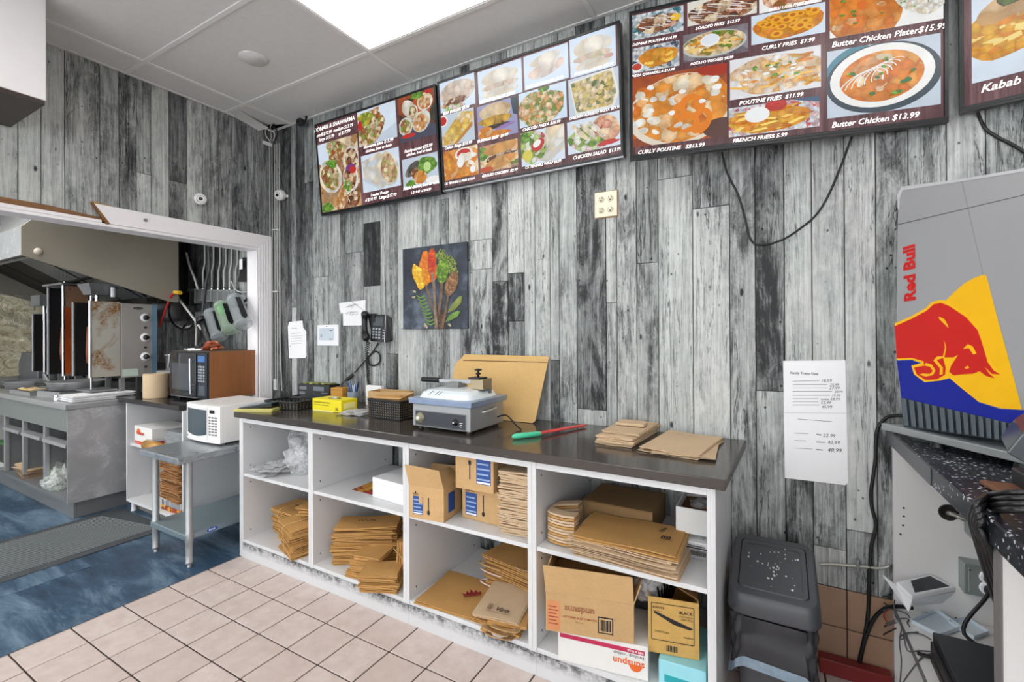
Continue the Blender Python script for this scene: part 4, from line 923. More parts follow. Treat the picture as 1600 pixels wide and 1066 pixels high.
# big handled bags below
z = zb; MAROON = mat('maroon_print', (140, 30, 36), .65, amt=.1)
WCORD = mat('white_paper_cord', (226, 206, 196), .7); KCORD = kraft_mat('twisted_paper_cord', (190, 156, 112), .1)
def crown(Mx, s, m, parent):
    q = MB(); pts = [(-1, 0), (1, 0), (1.08, .55), (.72, .3), (.5, .95), (.24, .35), (0, 1.2), (-.24, .35), (-.5, .95), (-.72, .3), (-1.08, .55)]
    q.poly([Mx @ V(x * s, y * s, 0) for x, y in pts])
    q.poly([Mx @ V(x * s, y * s - s * .28, 0) for x, y in ((-1, 0), (1, 0), (1, .16), (-1, .16))]); return q.build('crown_print', m, parent)
for k in range(9):
    a = math.radians(-8 + rr.uniform(-3, 3)); c = V(2.46 + rr.uniform(-.012, .012), -.26 + rr.uniform(-.01, .01), z)
    t = thing('carry_bag', ORD[k] + ' flat kraft carry bag of the stack at the back of bay three' if k < 8 else 'topmost kraft carry bag of its stack with dark red crown print', 'paper bag', c, a, 'flat carry bags stacked in bay three' if k < 8 else None)
    bag_obj('bag', bag_data(.33, .30, .017, 4, KRAFT, 80 + k % 4, .006, .006), Matrix.Translation(c) @ rotz(a), t)
    fr_ = Matrix.Translation(c) @ rotz(a)
    if k in (1, 4, 6):
        MB().tube(bez([fr_ @ V(-.165, -.10, .012), fr_ @ V(-.20, -.13, .006), fr_ @ V(-.185, -.155, .012), fr_ @ V(-.12, -.165, .016), fr_ @ V(-.05, -.157, .016)], 5), .0035, 6).build('handle', WCORD if k != 6 else KCORD, t)
    if k == 8:
        Mx = fr_ @ Matrix.Translation((.05, .0, .0235)) @ rotz(math.radians(20)); crown(Mx @ Matrix.Translation((-.005, .03, 0)), .036, MAROON, t)
        text('VIRO', Mx @ V(.03, -.045, .0005), (Mx.to_3x3() @ V(.3, 1, 0)), (Mx.to_3x3() @ V(-1, .3, 0)), MAROON, t, .07, .02, .2)
        for s_ in (0, 1): MB().tube(bez([fr_ @ V(.06 + .02 * s_, -.15, .02), fr_ @ V(.075 + .02 * s_, -.18, .035), fr_ @ V(.10 + .02 * s_, -.15, .022)], 5), .004, 6).build('handle', KCORD, t)
    z += .0185
c = V(2.245, -.49, zb); a = math.radians(4)
t = thing('carry_bag', 'single flat kraft carry bag with dark red crown at the front left of bay three', 'paper bag', c, a)
bag_obj('bag', bag_data(.40, .30, .012, 3, KRAFT, 91, .007, .004), Matrix.Translation(c) @ rotz(a), t)
crown(Matrix.Translation(c + V(.03, .0, .0195)) @ rotz(math.radians(42)), .042, MAROON, t)
z = zb
for k in range(4):
    c = V(2.50 + .01 * (k % 3) - (.02 if k == 3 else 0), -.535 + .004 * k, zb + .001 + .0165 * k); a = math.radians([14, 3, 16, 9][k])
    t = thing('carry_bag', ORD[k] + ' small kraft carry bag under the script printed one in bay three' if k < 3 else 'small kraft carry bag with black script print, topmost at the front right of bay three', 'paper bag', c, a, 'small carry bags stacked at the front of bay three' if k < 3 else None)
    fr_ = Matrix.Translation(c) @ rotz(a) @ Matrix.Rotation(.06 if k == 3 else 0, 4, 'X')
    bag_obj('bag', bag_data(.17 if k < 3 else .21, .25, .015, 3, KRAFT if k < 3 else KRAFTP, 95 + k, .004, .005), fr_, t)
    if k < 3:
        for q in range(5):
            w_ = .04 + .006 * q
            MB().tube(bez([fr_ @ V(-w_ + .01 * q, -.10, .008), fr_ @ V(-w_ * .9, -.135 - .004 * q, .004 + .003 * q), fr_ @ V(0, -.155 - .004 * q, .006 + .003 * q), fr_ @ V(w_ * .9, -.135 - .004 * q, .006), fr_ @ V(w_, -.10, .008)], 4), .0028, 6).build('handle', KCORD, t)
    else:
        text('Viro', fr_ @ V(-.02, -.085, .0225), fr_.to_3x3() @ V(1, 0, 0), fr_.to_3x3() @ V(0, 1, 0), INK, t, .06, .03, .3, .02)
        q = MB()
        for i in range(5): q.poly([fr_ @ V(-.05 + x, -.085 + .008 * i + y, .0222) for x, y in ((-.006, 0), (.014, 0), (.012, .005), (-.008, .005))])
        q.poly([fr_ @ V(x, -.098, .0222) for x in (-.055, .05)] + [fr_ @ V(x, -.0955, .0222) for x in (.05, -.055)])
        q.build('print', mat('grey_ink', (120, 100, 80), .7), t)

# ------------------------------------------------------------------ bay 4
fx = Carton('flat_carton', 'flat brown carton at the back left of the upper shelf of the rightmost bay', SH + .001, V(2.79, -.36, SH + .001), V(3.10, -.36, SH + .001), .27, .115, kraft_mat('brown_carton', (142, 112, 76), .05), 'box')
fx.front(.01, .11, .3, .112, CARDIN, 'tape_seam', .0012)
crown(Matrix.Translation((2.87, -.2, SH + .1175)) @ rotz(.5), .02, mat('faint_brown_print', (112, 80, 52), .7), fx.t)
# the fanned bundle at the left
t = thing('paper_bag_bundle', 'curled bundle of small kraft bags at the left of the rightmost upper shelf', 'paper bags', (2.77, -.55, SH), 0, 'tied bundles of small paper bags')
for k in range(11):
    zz = SH + .004 + .0115 * k
    pts = [V(2.84, -.585, zz), V(2.80, -.60, zz + .002), V(2.745, -.60, zz + .006), V(2.715, -.57, zz + .003), V(2.725, -.50, zz), V(2.80, -.44, zz - .001)]
    pts = bez(pts, 4); b = MB(); th = .0042
    for p, q in zip(pts, pts[1:]):
        n = (q - p).cross(V(0, 0, 1)).normalized() * .055
        b.hexa([p, q, q - n * .0 + V(0, .05, 0), p + V(0, .05, 0)], [p + V(0, 0, th * 2), q + V(0, 0, th * 2), q + V(0, .05, th * 2), p + V(0, .05, th * 2)])
    b.build('paper_bag', KRAFTP if k % 3 else KRAFT, t)
rr = random.Random(33); z = SH + .003
for k in range(9):
    big = k >= 6; a = math.radians(-2 + rr.uniform(-3, 3)); c = V(3.045 + rr.uniform(-.015, .015), -.515 + rr.uniform(-.012, .008), z); th = .0062 if k < 8 else .010
    t = thing('carry_bag', ORD[k] + ' large pale kraft bag of the stack across the rightmost upper shelf' if k < 8 else 'topmost large kraft bag with small print on the upper shelf of the rightmost bay', 'paper bag', c, a, 'large paper bags stacked on the rightmost shelf' if k < 8 else None)
    fr_ = Matrix.Translation(c) @ rotz(a)
    bag_obj('bag', bag_data(.40 if k < 8 else .385, .26, th, 2, KRAFTP if k < 8 else KRAFT, 110 + k % 4, .007, .012), fr_, t)
    if k == 8:
        text('Viro', fr_ @ V(.115, .045, .017), fr_.to_3x3() @ V(.25, 1, 0), fr_.to_3x3() @ V(-1, .25, 0), INK, t, .045, .024, .3, .02)
        q = MB()
        for i in range(4): q.poly([fr_ @ V(.118 + .009 * i + x, -.01 + y, .017) for x, y in ((0, 0), (.006, 0), (.008, .03), (.002, .03))])
        q.build('print', INK, t)
    z += th + .0022
wb_ = Carton('supply_carton', 'open white carton holding clear film, on a clear pack in the rightmost bay', SH + .075, V(3.20, -.40, SH + .075), V(3.335, -.40, SH + .075), .24, .10, mat('white_carton', (226, 226, 224), .6, amt=.03), open_=True)
MB().hexa([wb_.P(.006, .006, .02), wb_.P(wb_.w - .006, .006, .02), wb_.P(wb_.w - .006, .23, .02), wb_.P(.006, .23, .02)], [wb_.P(.006, .006, .07), wb_.P(wb_.w - .006, .006, .075), wb_.P(wb_.w - .006, .23, .08), wb_.P(.006, .23, .07)]).build('inner_lining', CARDIN, wb_.t)
crumple('plastic_wrap', 'clear plastic wrap inside the open white carton of the rightmost bay', 'plastic bag', V(3.275, -.27, SH + .145), .04, .05, .015, FILM, 12, .25)
pk = thing('cup_pack', 'clear film pack with a barcode label below the open white carton', 'pack', (3.27, -.36, SH))
MB().grid(lambda u, v: V(3.205 + .13 * u, -.445 + .22 * v + .004 * math.sin(20 * u), SH + .002 + .066 * min(1, 6 * v + .05) * (1 - .0 * u)), 8, 8).build('film', FILMD, pk, solid=.001)
B(3.215, -.43, SH + .003, 3.325, -.24, SH + .06).build('contents', PAPER, pk, bevel=.004)
q = MB()
for i in range(16): q.box(3.262 + .0035 * i, -.4475, SH + .016, 3.2635 + .0035 * i + .001 * (i % 2), -.446, SH + .034)
q.box(3.245, -.4475, SH + .042, 3.32, -.446, SH + .046); q.box(3.245, -.4475, SH + .050, 3.315, -.446, SH + .053); q.build('barcode', INK, pk)
# lower: cartons
wc = Carton('sauce_carton', 'white carton of sauce packets printed upside down, under the ketchup carton', BT_ + .001, (872, 1031), (1013, 1066), .24, .125, mat('white_carton', (226, 226, 224), .6, amt=.03))
w = wc.w; wc.front(.008, .092, w - .012, .108, mat('magenta_band', (190, 40, 84), .5), 'colour_band', label='dark pink printed band')
ORG = mat('orange_print', (226, 104, 36), .5)
q = MB(); q.poly([wc.P(w - .045 + .024 * math.cos(a_), -.0013, .052 + .026 * math.sin(a_)) for a_ in [PI + PI * i / 16 for i in range(17)]]); q.build('print', ORG, wc.t)
wc.write('sunspun', w - .012, .064, .115, .03, ORG, 0, .02, True); wc.write('ketchup · catsup', w - .014, .087, .11, .014, INK, 0, 0, True); wc.write('500 x 8 mL', w - .016, .104, .06, .012, PAPER, 0, .02, True)
kc = Carton('ketchup_carton', 'open brown ketchup carton with a tall raised flap in the lower rightmost bay', BT_ + .127, (853, 985), (991, 1007.5), .27, .15, CARD, open_=True)
w, d, hh = kc.w, kc.d, kc.h
kc.flap((0, 0, hh), (w, 0, hh), (w - .005, -.022, hh + .108), (-.006, -.022, hh + .112), 'front_flap')
kc.flap((w, 0, hh), (w, d, hh), (w + .03, d, hh + .07), (w + .025, 0, hh + .075))
kc.flap((0, d, hh), (0, 0, hh), (.01, .01, hh + .105), (.01, d, hh + .10))
kc.flap((0, d, hh), (w, d, hh), (w, d + .02, hh + .11), (0, d + .02, hh + .11), m=CARDIN)
RB = mat('brown_red_print', (160, 74, 44), .6)
kc.front(.006, .008, .055, .118, mat('salmon_panel', (206, 138, 92), .6), 'print')
for i in range(6): kc.front(.01, .03 + .013 * i, .048 - .006 * (i % 2), .034 + .013 * i, RB, 'print', .0015)
kc.write('sunspun', .073, .092, .112, .03, RB, 0, .02); kc.write('sunspun', .0745, .0935, .108, .03, CARD, 0, .0)
kc.write('KETCHUP AUX TOMATES', .067, .062, .127, .02, RB, 0, .012); kc.write('500 x 8 mL', .115, .047, .03, .01, RB)
kc.front(.199, .022, .256, .084, INK, 'label_frame'); kc.front(.2035, .0265, .2515, .0795, kraft_mat('label_paper', (206, 170, 124), .05), 'label', .0014)
q = MB(); P = kc.P
for i in range(13): q.poly([P(.207 + .0033 * i, -.002, .032), P(.2085 + .0033 * i + .0008 * (i % 3), -.002, .032), P(.2085 + .0033 * i + .0008 * (i % 3), -.002, .074), P(.207 + .0033 * i, -.002, .074)])
q.build('barcode', INK, kc.t)
crumple('plastic_wrap', 'clear crumpled plastic between the ketchup carton and the knives carton', 'plastic bag', V(3.06, -.36, BT_ + .27), .05, .1, .06, FILM, 15, .3)
tc_ = Carton('teal_carton', 'teal and pale blue carton under the knives carton at the bottom right', BT_ + .001, V(3.175, -.61, BT_ + .001), V(3.335, -.60, BT_ + .001), .26, .095, mat('pale_blue_carton', (150, 214, 226), .5))
tc_.front(.02, .02, .15, .045, mat('teal_print', (30, 160, 170), .5), 'print'); tc_.side(.0, .0, .2, .09, mat('teal_print', (30, 160, 170), .5))
kn = Carton('knives_carton', 'yellowish carton of black knives, open on top, in the lower rightmost bay', BT_ + .098, (1013, 1018), (1093, 1033), .25, .205, kraft_mat('ochre_carton', (206, 166, 96), .05), open_=True)
w, d, hh = kn.w, kn.d, kn.h
kn.flap((w, .02, hh), (w, d, hh), (w - .075, d, hh + .045), (w - .085, .03, hh + .04), m=CARDIN); kn.flap((0, d, hh), (w, d, hh), (w, d + .02, hh + .05), (0, d + .02, hh + .05))
q = MB(); P = kn.P; a0, a1, b0, b1 = .012, w - .018, .05, hh - .02
def strip(p, q2, e=.0012):
    (x0, z0), (x1, z1) = p, q2; dx, dz = x1 - x0, z1 - z0; l = math.hypot(dx, dz); nx, nz = -dz / l * e, dx / l * e
    q.poly([P(x0 - nx, -.0014, z0 - nz), P(x1 - nx, -.0014, z1 - nz), P(x1 + nx, -.0014, z1 + nz), P(x0 + nx, -.0014, z0 + nz)])
for s_ in (((a0, b0), (a1, b0)), ((a1, b0), (a1, b1)), ((a1, b1), (a0, b1)), ((a0, b1), (a0, b0))): strip(*s_)
q.poly([P(.02 + x * (w - .04), -.0014, .105 + z_) for x, z_ in ((0, .05), (.1, .047), (.45, .03), (.95, .008), (1, .003), (.9, -.001), (.5, .01), (.3, .024), (.02, .042))])
q.build('knife_print', INK, kn.t)
kn.write('KNIVES', .016, b1 - .020, .04, .014, INK, 0, .01); kn.write('MEDIUM-WT.', .016, b1 - .031, .035, .008); kn.write('BLACK', w - .068, b1 - .027, .045, .018, INK, 0, .02); kn.write('COUTEAUX', w - .068, b1 - .039, .045, .01); kn.write('1000 PCS', w - .064, b1 - .050, .04, .01)
kn.write('1000/Case', .02, .078, .05, .012, INK, .3); kn.write('medium', w - .055, .072, .035, .01, INK, .3)
q = MB()
for i in range(12): q.poly([P(w * .36 + .0032 * i, -.0014, .014), P(w * .36 + .0032 * i + .0012 + .0007 * (i % 3), -.0014, .014), P(w * .36 + .0032 * i + .0012 + .0007 * (i % 3), -.0014, .036), P(w * .36 + .0032 * i, -.0014, .036)])
q.build('barcode', INK, kn.t)
for k in range(7):
    c = kn.P(.05 + .006 * k, .05 + .013 * k, hh - .06)
    MB().tube([c, c + V(-.02 + .008 * k, .0, .085 + .004 * (k % 3))], [.006, .004], 6).build('plastic_knife', BLACKG)
    o = [x for x in bpy.data.objects if x.name.startswith('plastic_knife')][-1]; tag(o, 'black plastic knife in the clear bag standing in the knives carton', 'knife', 'plastic knives in the carton')
crumple('plastic_bag', 'clear plastic bag of black knives sticking out of the knives carton', 'plastic bag', V(3.115, -.50, BT_ + .245), .055, .055, .095, FILM, 18, .22)

# ------------------------------------------------------------------ things on the dark worktop
YELP = mat('yellow_pad', (226, 218, 140), .7)
t = thing('note_pad', 'yellow writing pad under the black calculator at the left end of the worktop', 'pad', (.70, -.58, CT), .25)
fr_ = Matrix.Translation((.70, -.565, CT)) @ rotz(.45)
for k in range(3): bag_obj('sheet', bag_data(.24, .15, .005, 3, YELP, 130 + k, .001, .003), fr_ @ Matrix.Translation((0, 0, .0055 * k)) @ rotz(.03 * k), t)
t = thing('calculator', 'black calculator with grey keys lying on the yellow pad', 'calculator', (.70, -.56, CT + .018), .45)
f2 = fr_ @ Matrix.Translation((0, .01, .0185)) @ Matrix.Rotation(.08, 4, 'Y').inverted()
MB().hexa([f2 @ V(*p) for p in ((-.11, -.06, 0), (.11, -.06, 0), (.11, .06, 0), (-.11, .06, 0))], [f2 @ V(*p) for p in ((-.11, -.06, .010), (.11, -.06, .024), (.11, .06, .024), (-.11, .06, .010))]).build('body', BLACKP, t, bevel=.003)
KEY = mat('grey_keys', (150, 158, 166), .5)
sl = Matrix.Rotation(-.0635, 4, 'Y')
for r_ in range(4):
    for c_ in range(6): MB().box(-.10 + .021 * c_, -.05 + .024 * r_, .0172, -.084 + .021 * c_, -.033 + .024 * r_, .0215, f2 @ sl).build('key', KEY, t)
MB().box(.045, -.05, .0172, .10, .05, .0192, f2 @ sl).build('display', mat('teal_display', (70, 120, 116), .25), t)
# black woven tray
WOV = mat('black_woven_plastic', (30, 31, 34), .45, amt=.2)
def basket(name, label, c, rz, L, Wd, H, cols, rows, m, flare=1.08, rim=.006, group=None):
    t = thing(name, label, 'basket', c, rz, group); Mx = Matrix.Translation(c) @ rotz(rz)
    B(-L / 2 + .002, -Wd / 2 + .002, .001, L / 2 - .002, Wd / 2 - .002, .005, M=Mx).build('base', m, t)
    b = MB()
    def pt(s_, z):          # s_ along the perimeter
        k = 1 + (flare - 1) * z / H; per = 2 * (L + Wd); s_ %= per
        if s_ < L: x, y = -L / 2 + s_, -Wd / 2
        elif s_ < L + Wd: x, y = L / 2, -Wd / 2 + s_ - L
        elif s_ < 2 * L + Wd: x, y = L / 2 - (s_ - L - Wd), Wd / 2
        else: x, y = -L / 2, Wd / 2 - (s_ - 2 * L - Wd)
        return Mx @ V(x * k, y * k, z)
    per = 2 * (L + Wd); nc = cols
    for i in range(nc):
        s0 = per * i / nc; s1 = per * (i + .55) / nc
        b._add([pt(s0, .003), pt(s1, .003), pt(s1, H), pt(s0, H)], [(0, 1, 2, 3)])
    for j in range(rows):
        z0 = H * (j + .2) / rows; z1 = H * (j + .75) / rows
        for i in range(nc):
            a_, b_ = per * i / nc, per * (i + 1) / nc; off = Mx.to_3x3() @ V(0, 0, 0)
            for u0, u1 in ((a_, b_),):
                p = [pt(u0, z0), pt(u1, z0), pt(u1, z1), pt(u0, z1)]
                if (i + j) % 2 == 0: cen = Mx @ V(0, 0, z0); p = [q + (q - cen).normalized() * .0015 for q in p]
                b._add(p, [(0, 1, 2, 3)])
    stuff(b.build('weave', m, t, solid=.0016))
    hb = MB()
    for j in range(rows - 1):
        for i in range(nc):
            s0 = per * (i + .62) / nc; s1 = per * (i + .92) / nc; z0 = H * (j + .78) / rows; z1 = H * (j + 1.02) / rows
            p = [pt(s0, z0), pt(s1, z0), pt(s1, z1), pt(s0, z1)]; cen = Mx @ V(0, 0, z0); hb._add([q + (q - cen).normalized() * .003 for q in p], [(0, 1, 2, 3)])
    stuff(hb.build('hole_light', mat('hole_light_paint', (160, 152, 132), .5), t))  # pale quads paint the light seen in the holes of the weave
    r = MB(); pts = [pt(s_, H) for s_ in (0, L, L + Wd, 2 * L + Wd)]; pts = pts + [pts[0]]
    for p, q in zip(pts, pts[1:]): r.tube([p, q], rim, 8)
    r.build('rim', m, t)
    return t, Mx
basket('woven_tray', 'low black woven plastic tray left of the yellow glove box', V(.80, -.395, CT), .12, .26, .19, .05, 34, 5, WOV)
t, Mx = basket('woven_tray', 'flat black woven tray tilted on the back left of the worktop behind the calculator', V(.745, -.225, CT), .35, .25, .13, .045, 30, 4, WOV)
for k in range(3):
    o = MB().box(-.10 + .05 * k, -.05, .042 + .006 * k, .02 + .05 * k, .05, .047 + .006 * k, Mx).build('receipt_book', mat('dark_booklet', (38, 42, 50), .5)); tag(o, 'dark booklet in the tray behind the calculator', 'booklet', 'booklets in the woven tray')
# black carton
bc = Carton('black_carton', 'open black carton with white print against the wall at the left of the worktop', CT, V(.50, -.145, CT), V(.80, -.115, CT), .10, .115, mat('black_carton_board', (34, 35, 38), .5, amt=.15), open_=True)
for x, z, w_, h_ in ((.012, .075, .07, .022), (.012, .02, .055, .04), (.15, .07, .10, .03), (.15, .02, .06, .03), (.225, .015, .06, .045)):
    bc.front(x, z, x + w_, z + h_, mat('grey_box_print', (110, 116, 124), .5), 'print')
for z in (.028, .040): bc.front(.156, z, .20, z + .005, mat('pale_box_print', (180, 184, 190), .5), 'print', .0014)
for k in range(5): tag(MB().box(.52 + .05 * k, -.12 + .012 * k, CT + .112, .555 + .05 * k, -.06 + .01 * k, CT + .122, None).build('food_packet', mat('green_packet_%d' % (k % 2), ((120, 130, 70), (160, 156, 100))[k % 2], .4)), 'small greenish packet lying in the top of the black carton', 'packet', 'packets in the black carton')
# orange tape roll / box, pens
orb = Carton('orange_carton', 'small orange brown box beside the black carton and the pens', CT, V(.855, -.150, CT), V(.955, -.135, CT), .07, .105, kraft_mat('orange_box_board', (206, 150, 70), .05))
orb.front(.01, .09, .09, .094, CARDIN, 'seam')
t = thing('pen_cup', 'grey pen holder with pens at the back of the worktop', 'pen holder', (1.02, -.10, CT))
MB().lathe([(.030, 0), (.034, .002), (.037, .085), (.034, .085), (.031, .006), (.0, .006)], V(1.02, -.10, CT), (0, 0, 1), 20).build('cup', mat('smoky_plastic', (120, 132, 146), .25), t)
rr = random.Random(8); PC = [mat('blue_pen', (36, 84, 150), .3), BLACKP, mat('blue_pen', (36, 84, 150), .3), mat('white_pen', (214, 218, 224), .3)]
for k in range(9):
    a_ = rr.uniform(0, 6.3); r0 = .012; p0 = V(1.02 + r0 * math.cos(a_), -.10 + r0 * math.sin(a_), CT + .008); a_ = .7 * k; p1 = p0 + V(.034 * math.cos(a_), .022 * math.sin(a_), .115 + rr.uniform(-.01, .03))
    o = MB().tube([p0, p1, p1 + (p1 - p0) * .06], [.004, .004, .0015], 8).build('pen', PC[k % 4]); tag(o, ('blue pen standing in the grey pen holder', 'black pen standing in the grey pen holder', 'blue pen standing in the grey pen holder', 'white pen standing in the grey pen holder')[k % 4], 'pen', ('blue pens in the pen holder', 'black pens in the pen holder', 'blue pens in the pen holder', 'white pens in the pen holder')[k % 4])
# yellow glove box
YEL = mat('yellow_carton', (240, 222, 24), .45, amt=.04)
gb = Carton('glove_box', 'bright yellow box of XL disposable gloves in front of the pens', CT, V(1.005, -.41, CT), V(1.258, -.40, CT), .13, .075, YEL, 'glove box')
gb.write('Disposable Embossable Gloves', .018, .052, .14, .012, INK, 0, .01); gb.write('Gants jetables de polyéthylène', .018, .036, .13, .010, INK); gb.write('XL', .205, .014, .028, .02, INK, 0, .03)
gb.front(.004, .0, .185, .006, mat('pale_yellow_print', (246, 240, 160), .5), 'print'); 
q = MB(); q.poly([gb.P(.127 + .055 * math.cos(a_), .065 + .022 * math.sin(a_), .0757) for a_ in [2 * PI * i / 20 for i in range(20)]]); q.build('opening', INK, gb.t)
q = MB(); q.hexa([gb.P(.09, .055, .076), gb.P(.16, .05, .076), gb.P(.15, .075, .076), gb.P(.10, .075, .076)], [gb.P(.10, .058, .084), gb.P(.15, .056, .088), gb.P(.145, .068, .086), gb.P(.105, .07, .083)]).build('glove', FILMD, gb.t)
gb.side(.02, .02, .11, .055, mat('pale_yellow_print', (246, 240, 160), .5))
for k in range(4):
    Mx = Matrix.Translation((1.36 + .006 * k, -.40 + .012 * k, CT + .002 + .0055 * k)) @ rotz(.25 - .1 * k)
    o = MB().grid(lambda u, v: Mx @ V((u - .5) * .17, (v - .5) * .08, .003 * math.sin(12 * u + k) + .003), 8, 3).build('plastic_sachet', FILMD, solid=.002); tag(o, 'clear film packet in the small heap beside the yellow glove box', 'sachet', 'clear film packets beside the glove box')
tag(B(1.16, -.115, CT, 1.30, -.085, CT + .135).build('paper_block', PAPER, bevel=.003), 'white paper block standing behind the yellow glove box', 'paper')
# brown folder box and woven basket with envelopes
eb = Carton('folder_carton', 'brown open carton standing behind the black woven basket', CT, V(1.345, -.27, CT), V(1.60, -.235, CT), .12, .125, CARD, open_=True)
t, Mx = basket('woven_basket', 'deep black woven basket holding brown envelopes, left of the press grill', V(1.635, -.345, CT), -.02, .235, .15, .105, 46, 8, WOV, 1.06)
# light slots in the weave are pale quads painted on its face
rr = random.Random(4)
for k in range(9):
    Me = Mx @ Matrix.Translation((-.0, -.05 + .0115 * k, .06)) @ Matrix.Rotation(.10 + .02 * k, 4, 'X') @ Matrix.Rotation(-.05 + rr.uniform(-.02, .02), 4, 'Y')
    o = B(-.105, -.0025, -.045, .105, .0025, .065 + .003 * (k % 3), M=Me).build('envelope', KRAFT); tag(o, 'brown paper envelope standing in the black woven basket', 'envelope', 'envelopes in the woven basket')
o = MB().hexa([Mx @ V(-.15, -.075, .112), Mx @ V(.115, -.07, .120), Mx @ V(.10, .06, .140), Mx @ V(-.12, .06, .130)], [Mx @ V(-.15, -.075, .115), Mx @ V(.115, -.07, .123), Mx @ V(.10, .06, .143), Mx @ V(-.12, .06, .133)]).build('folder', CARD, bevel=.001); tag(o, 'brown card folder lying across the top of the woven basket', 'folder')

# ------------------------------------------------------------------ press grill
fl, frt = PZ(CT, 645, 669), PZ(CT, 735, 681); fl.z = frt.z = CT
gr = Carton('press_grill', 'stainless electric press grill with a white enamel lid on the worktop', CT, fl, frt, .30, .0, STEEL, 'grill')
for ob in [c for c in bpy.data.objects if c.parent == gr.t]: bpy.data.objects.remove(ob)
w, d = gr.w, .30; P = gr.P
MB().hexa([P(0, 0, .014), P(w, 0, .014), P(w, d, .014), P(0, d, .014)], [P(0, 0, .128), P(w, 0, .128), P(w, d, .128), P(0, d, .128)]).build('body', STEEL, gr.t, bevel=.004)
for x in (.03, w - .03):
    for y in (.03, d - .03): MB().lathe([(.014, 0), (.012, .015)], P(x, y, 0), (0, 0, 1), 12).build('foot', BLACKP, gr.t)
BLUEST = steel_mat('bluish_steel_rim', (168, 186, 216), .3)
MB().hexa([P(-.012, -.015, .129), P(w + .015, -.015, .129), P(w + .015, d + .012, .129), P(-.012, d + .012, .129)], [P(-.015, -.018, .158), P(w + .018, -.018, .158), P(w + .018, d + .015, .158), P(-.015, d + .015, .158)]).build('rim_tray', BLUEST, gr.t, bevel=.003)
gr.h = .13; gr.front(.022, .022, w - .028, .092, mat('dark_control_panel', (60, 62, 70), .35), 'control_panel', .002)
gr.front(.016, .018, w - .022, .096, mat('panel_frame_steel', (140, 140, 136), .35, 1.), 'panel_frame', .0012)
def dial(par, c, ax, r=.021, m1=BLACKP, m2=CHROME):
    dd = MB().lathe([(r * 1.3, 0), (r * 1.3, .003), (r, .004), (r * .92, .018), (0, .019)], c, ax, 24).build('dial', m1, par)
    MB().lathe([(r * .5, .0195), (r * .42, .024), (0, .025)], c, ax, 16).build('dial_cap', m2, dd)
dial(gr.t, P(.052, -.002, .058), gr.n, .02, mat('aged_cream_dial', (150, 146, 120), .4), mat('white_cap', (226, 226, 220), .4))
dial(gr.t, P(w - .085, -.002, .055), gr.n, .012)
for i in range(3): gr.front(w - .062 + .003 * (i % 2), .034 + .009 * i, w - .05 + .003 * (i % 3), .037 + .009 * i, PAPER, 'print', .0026)
gr.write('HOT', w - .062, .026, .022, .01, PAPER)
ENAM = mat('white_enamel', (222, 232, 238), .16, amt=.03, coat=.5)
def lidfn(u, v):
    x, y = u * 2 - 1, v * 2 - 1; e = max(abs(x), abs(y)); r_ = (abs(x) ** 6 + abs(y) ** 6) ** (1 / 6)
    k = r_ / e if e > 1e-6 else 1; x, y = x / max(k, 1e-6), y / max(k, 1e-6)
    q = e; zz = .0 if q > .985 else (.012 if q > .93 else (.026 if q > .84 else (.034 + .010 * (1 - (q / .84) ** 3))))
    if q > .985: zz = -.002
    return P(w / 2 + x * (w / 2 - .010), d / 2 + y * (d / 2 - .006), .161 + zz)
MB().grid(lidfn, 40, 40).build('lid', ENAM, gr.t)
for x in (.14, .16, .1): MB().tube([P(x, .006, .176), P(x + .008, .014, .186), P(x + .01, .03, .194)], .0012, 5).build('chip', INK, gr.t)
MB().hexa([P(.13, .10, .20), P(.21, .10, .20), P(.21, .20, .20), P(.13, .20, .20)], [P(.14, .12, .232), P(.20, .12, .232), P(.20, .18, .232), P(.14, .18, .232)]).build('lid_boss', STEELD, gr.t, bevel=.003)
MB().hexa([P(.02, .14, .224), P(.30, .155, .224), P(.30, .17, .224), P(.02, .155, .224)], [P(.02, .14, .240), P(.30, .155, .246), P(.30, .17, .246), P(.02, .155, .240)]).build('arm', STEEL, gr.t, bevel=.002)
MB().tube([P(-.06, .142, .234), P(.055, .150, .234)], .013, 12).build('grip', BLACKP, gr.t)
MB().hexa([P(.27, .13, .20), P(.345, .13, .20), P(.345, .20, .20), P(.27, .20, .20)], [P(.27, .13, .252), P(.345, .13, .252), P(.345, .20, .252), P(.27, .20, .252)]).build('hinge_block', steel_mat('warm_steel', (176, 160, 130), .3), gr.t, bevel=.002)
MB().hexa([P(.262, .12, .252), P(.33, .12, .252), P(.33, .19, .252), P(.262, .19, .252)], [P(.262, .12, .26), P(.33, .12, .26), P(.33, .19, .26), P(.262, .19, .26)]).build('clamp_plate', BLACKP, gr.t)
MB().lathe([(.006, 0), (.006, .012), (.013, .014), (.013, .02), (.005, .024), (.005, .032), (.019, .035), (.019, .041), (0, .044)], P(.30, .155, .26), (0, 0, 1), 14).build('tension_knob', BLACKP, gr.t)
MB().hexa([P(.27, .19, .10), P(.34, .19, .10), P(.34, .22, .10), P(.27, .22, .10)], [P(.27, .19, .252), P(.34, .19, .252), P(.34, .22, .252), P(.27, .22, .252)]).build('rear_post', STEELD, gr.t)
pth = [P(w, .10, .095), P(w + .016, .105, .098), P(w + .018, .15, .10), P(w + .018, .19, .102), P(w + .016, .205, .103), P(w, .21, .103)]
MB().tube(bez(pth, 4), .006, 8).build('side_handle', mat('pale_handle', (206, 204, 196), .3, .6), gr.t)
MB().tube(bez([P(w, .24, .05), P(w + .05, .25, .06), P(w + .11, .24, .02), P(w + .15, .22, .004)], 8), .004, 8).build('power_cord', RUBBER, gr.t)

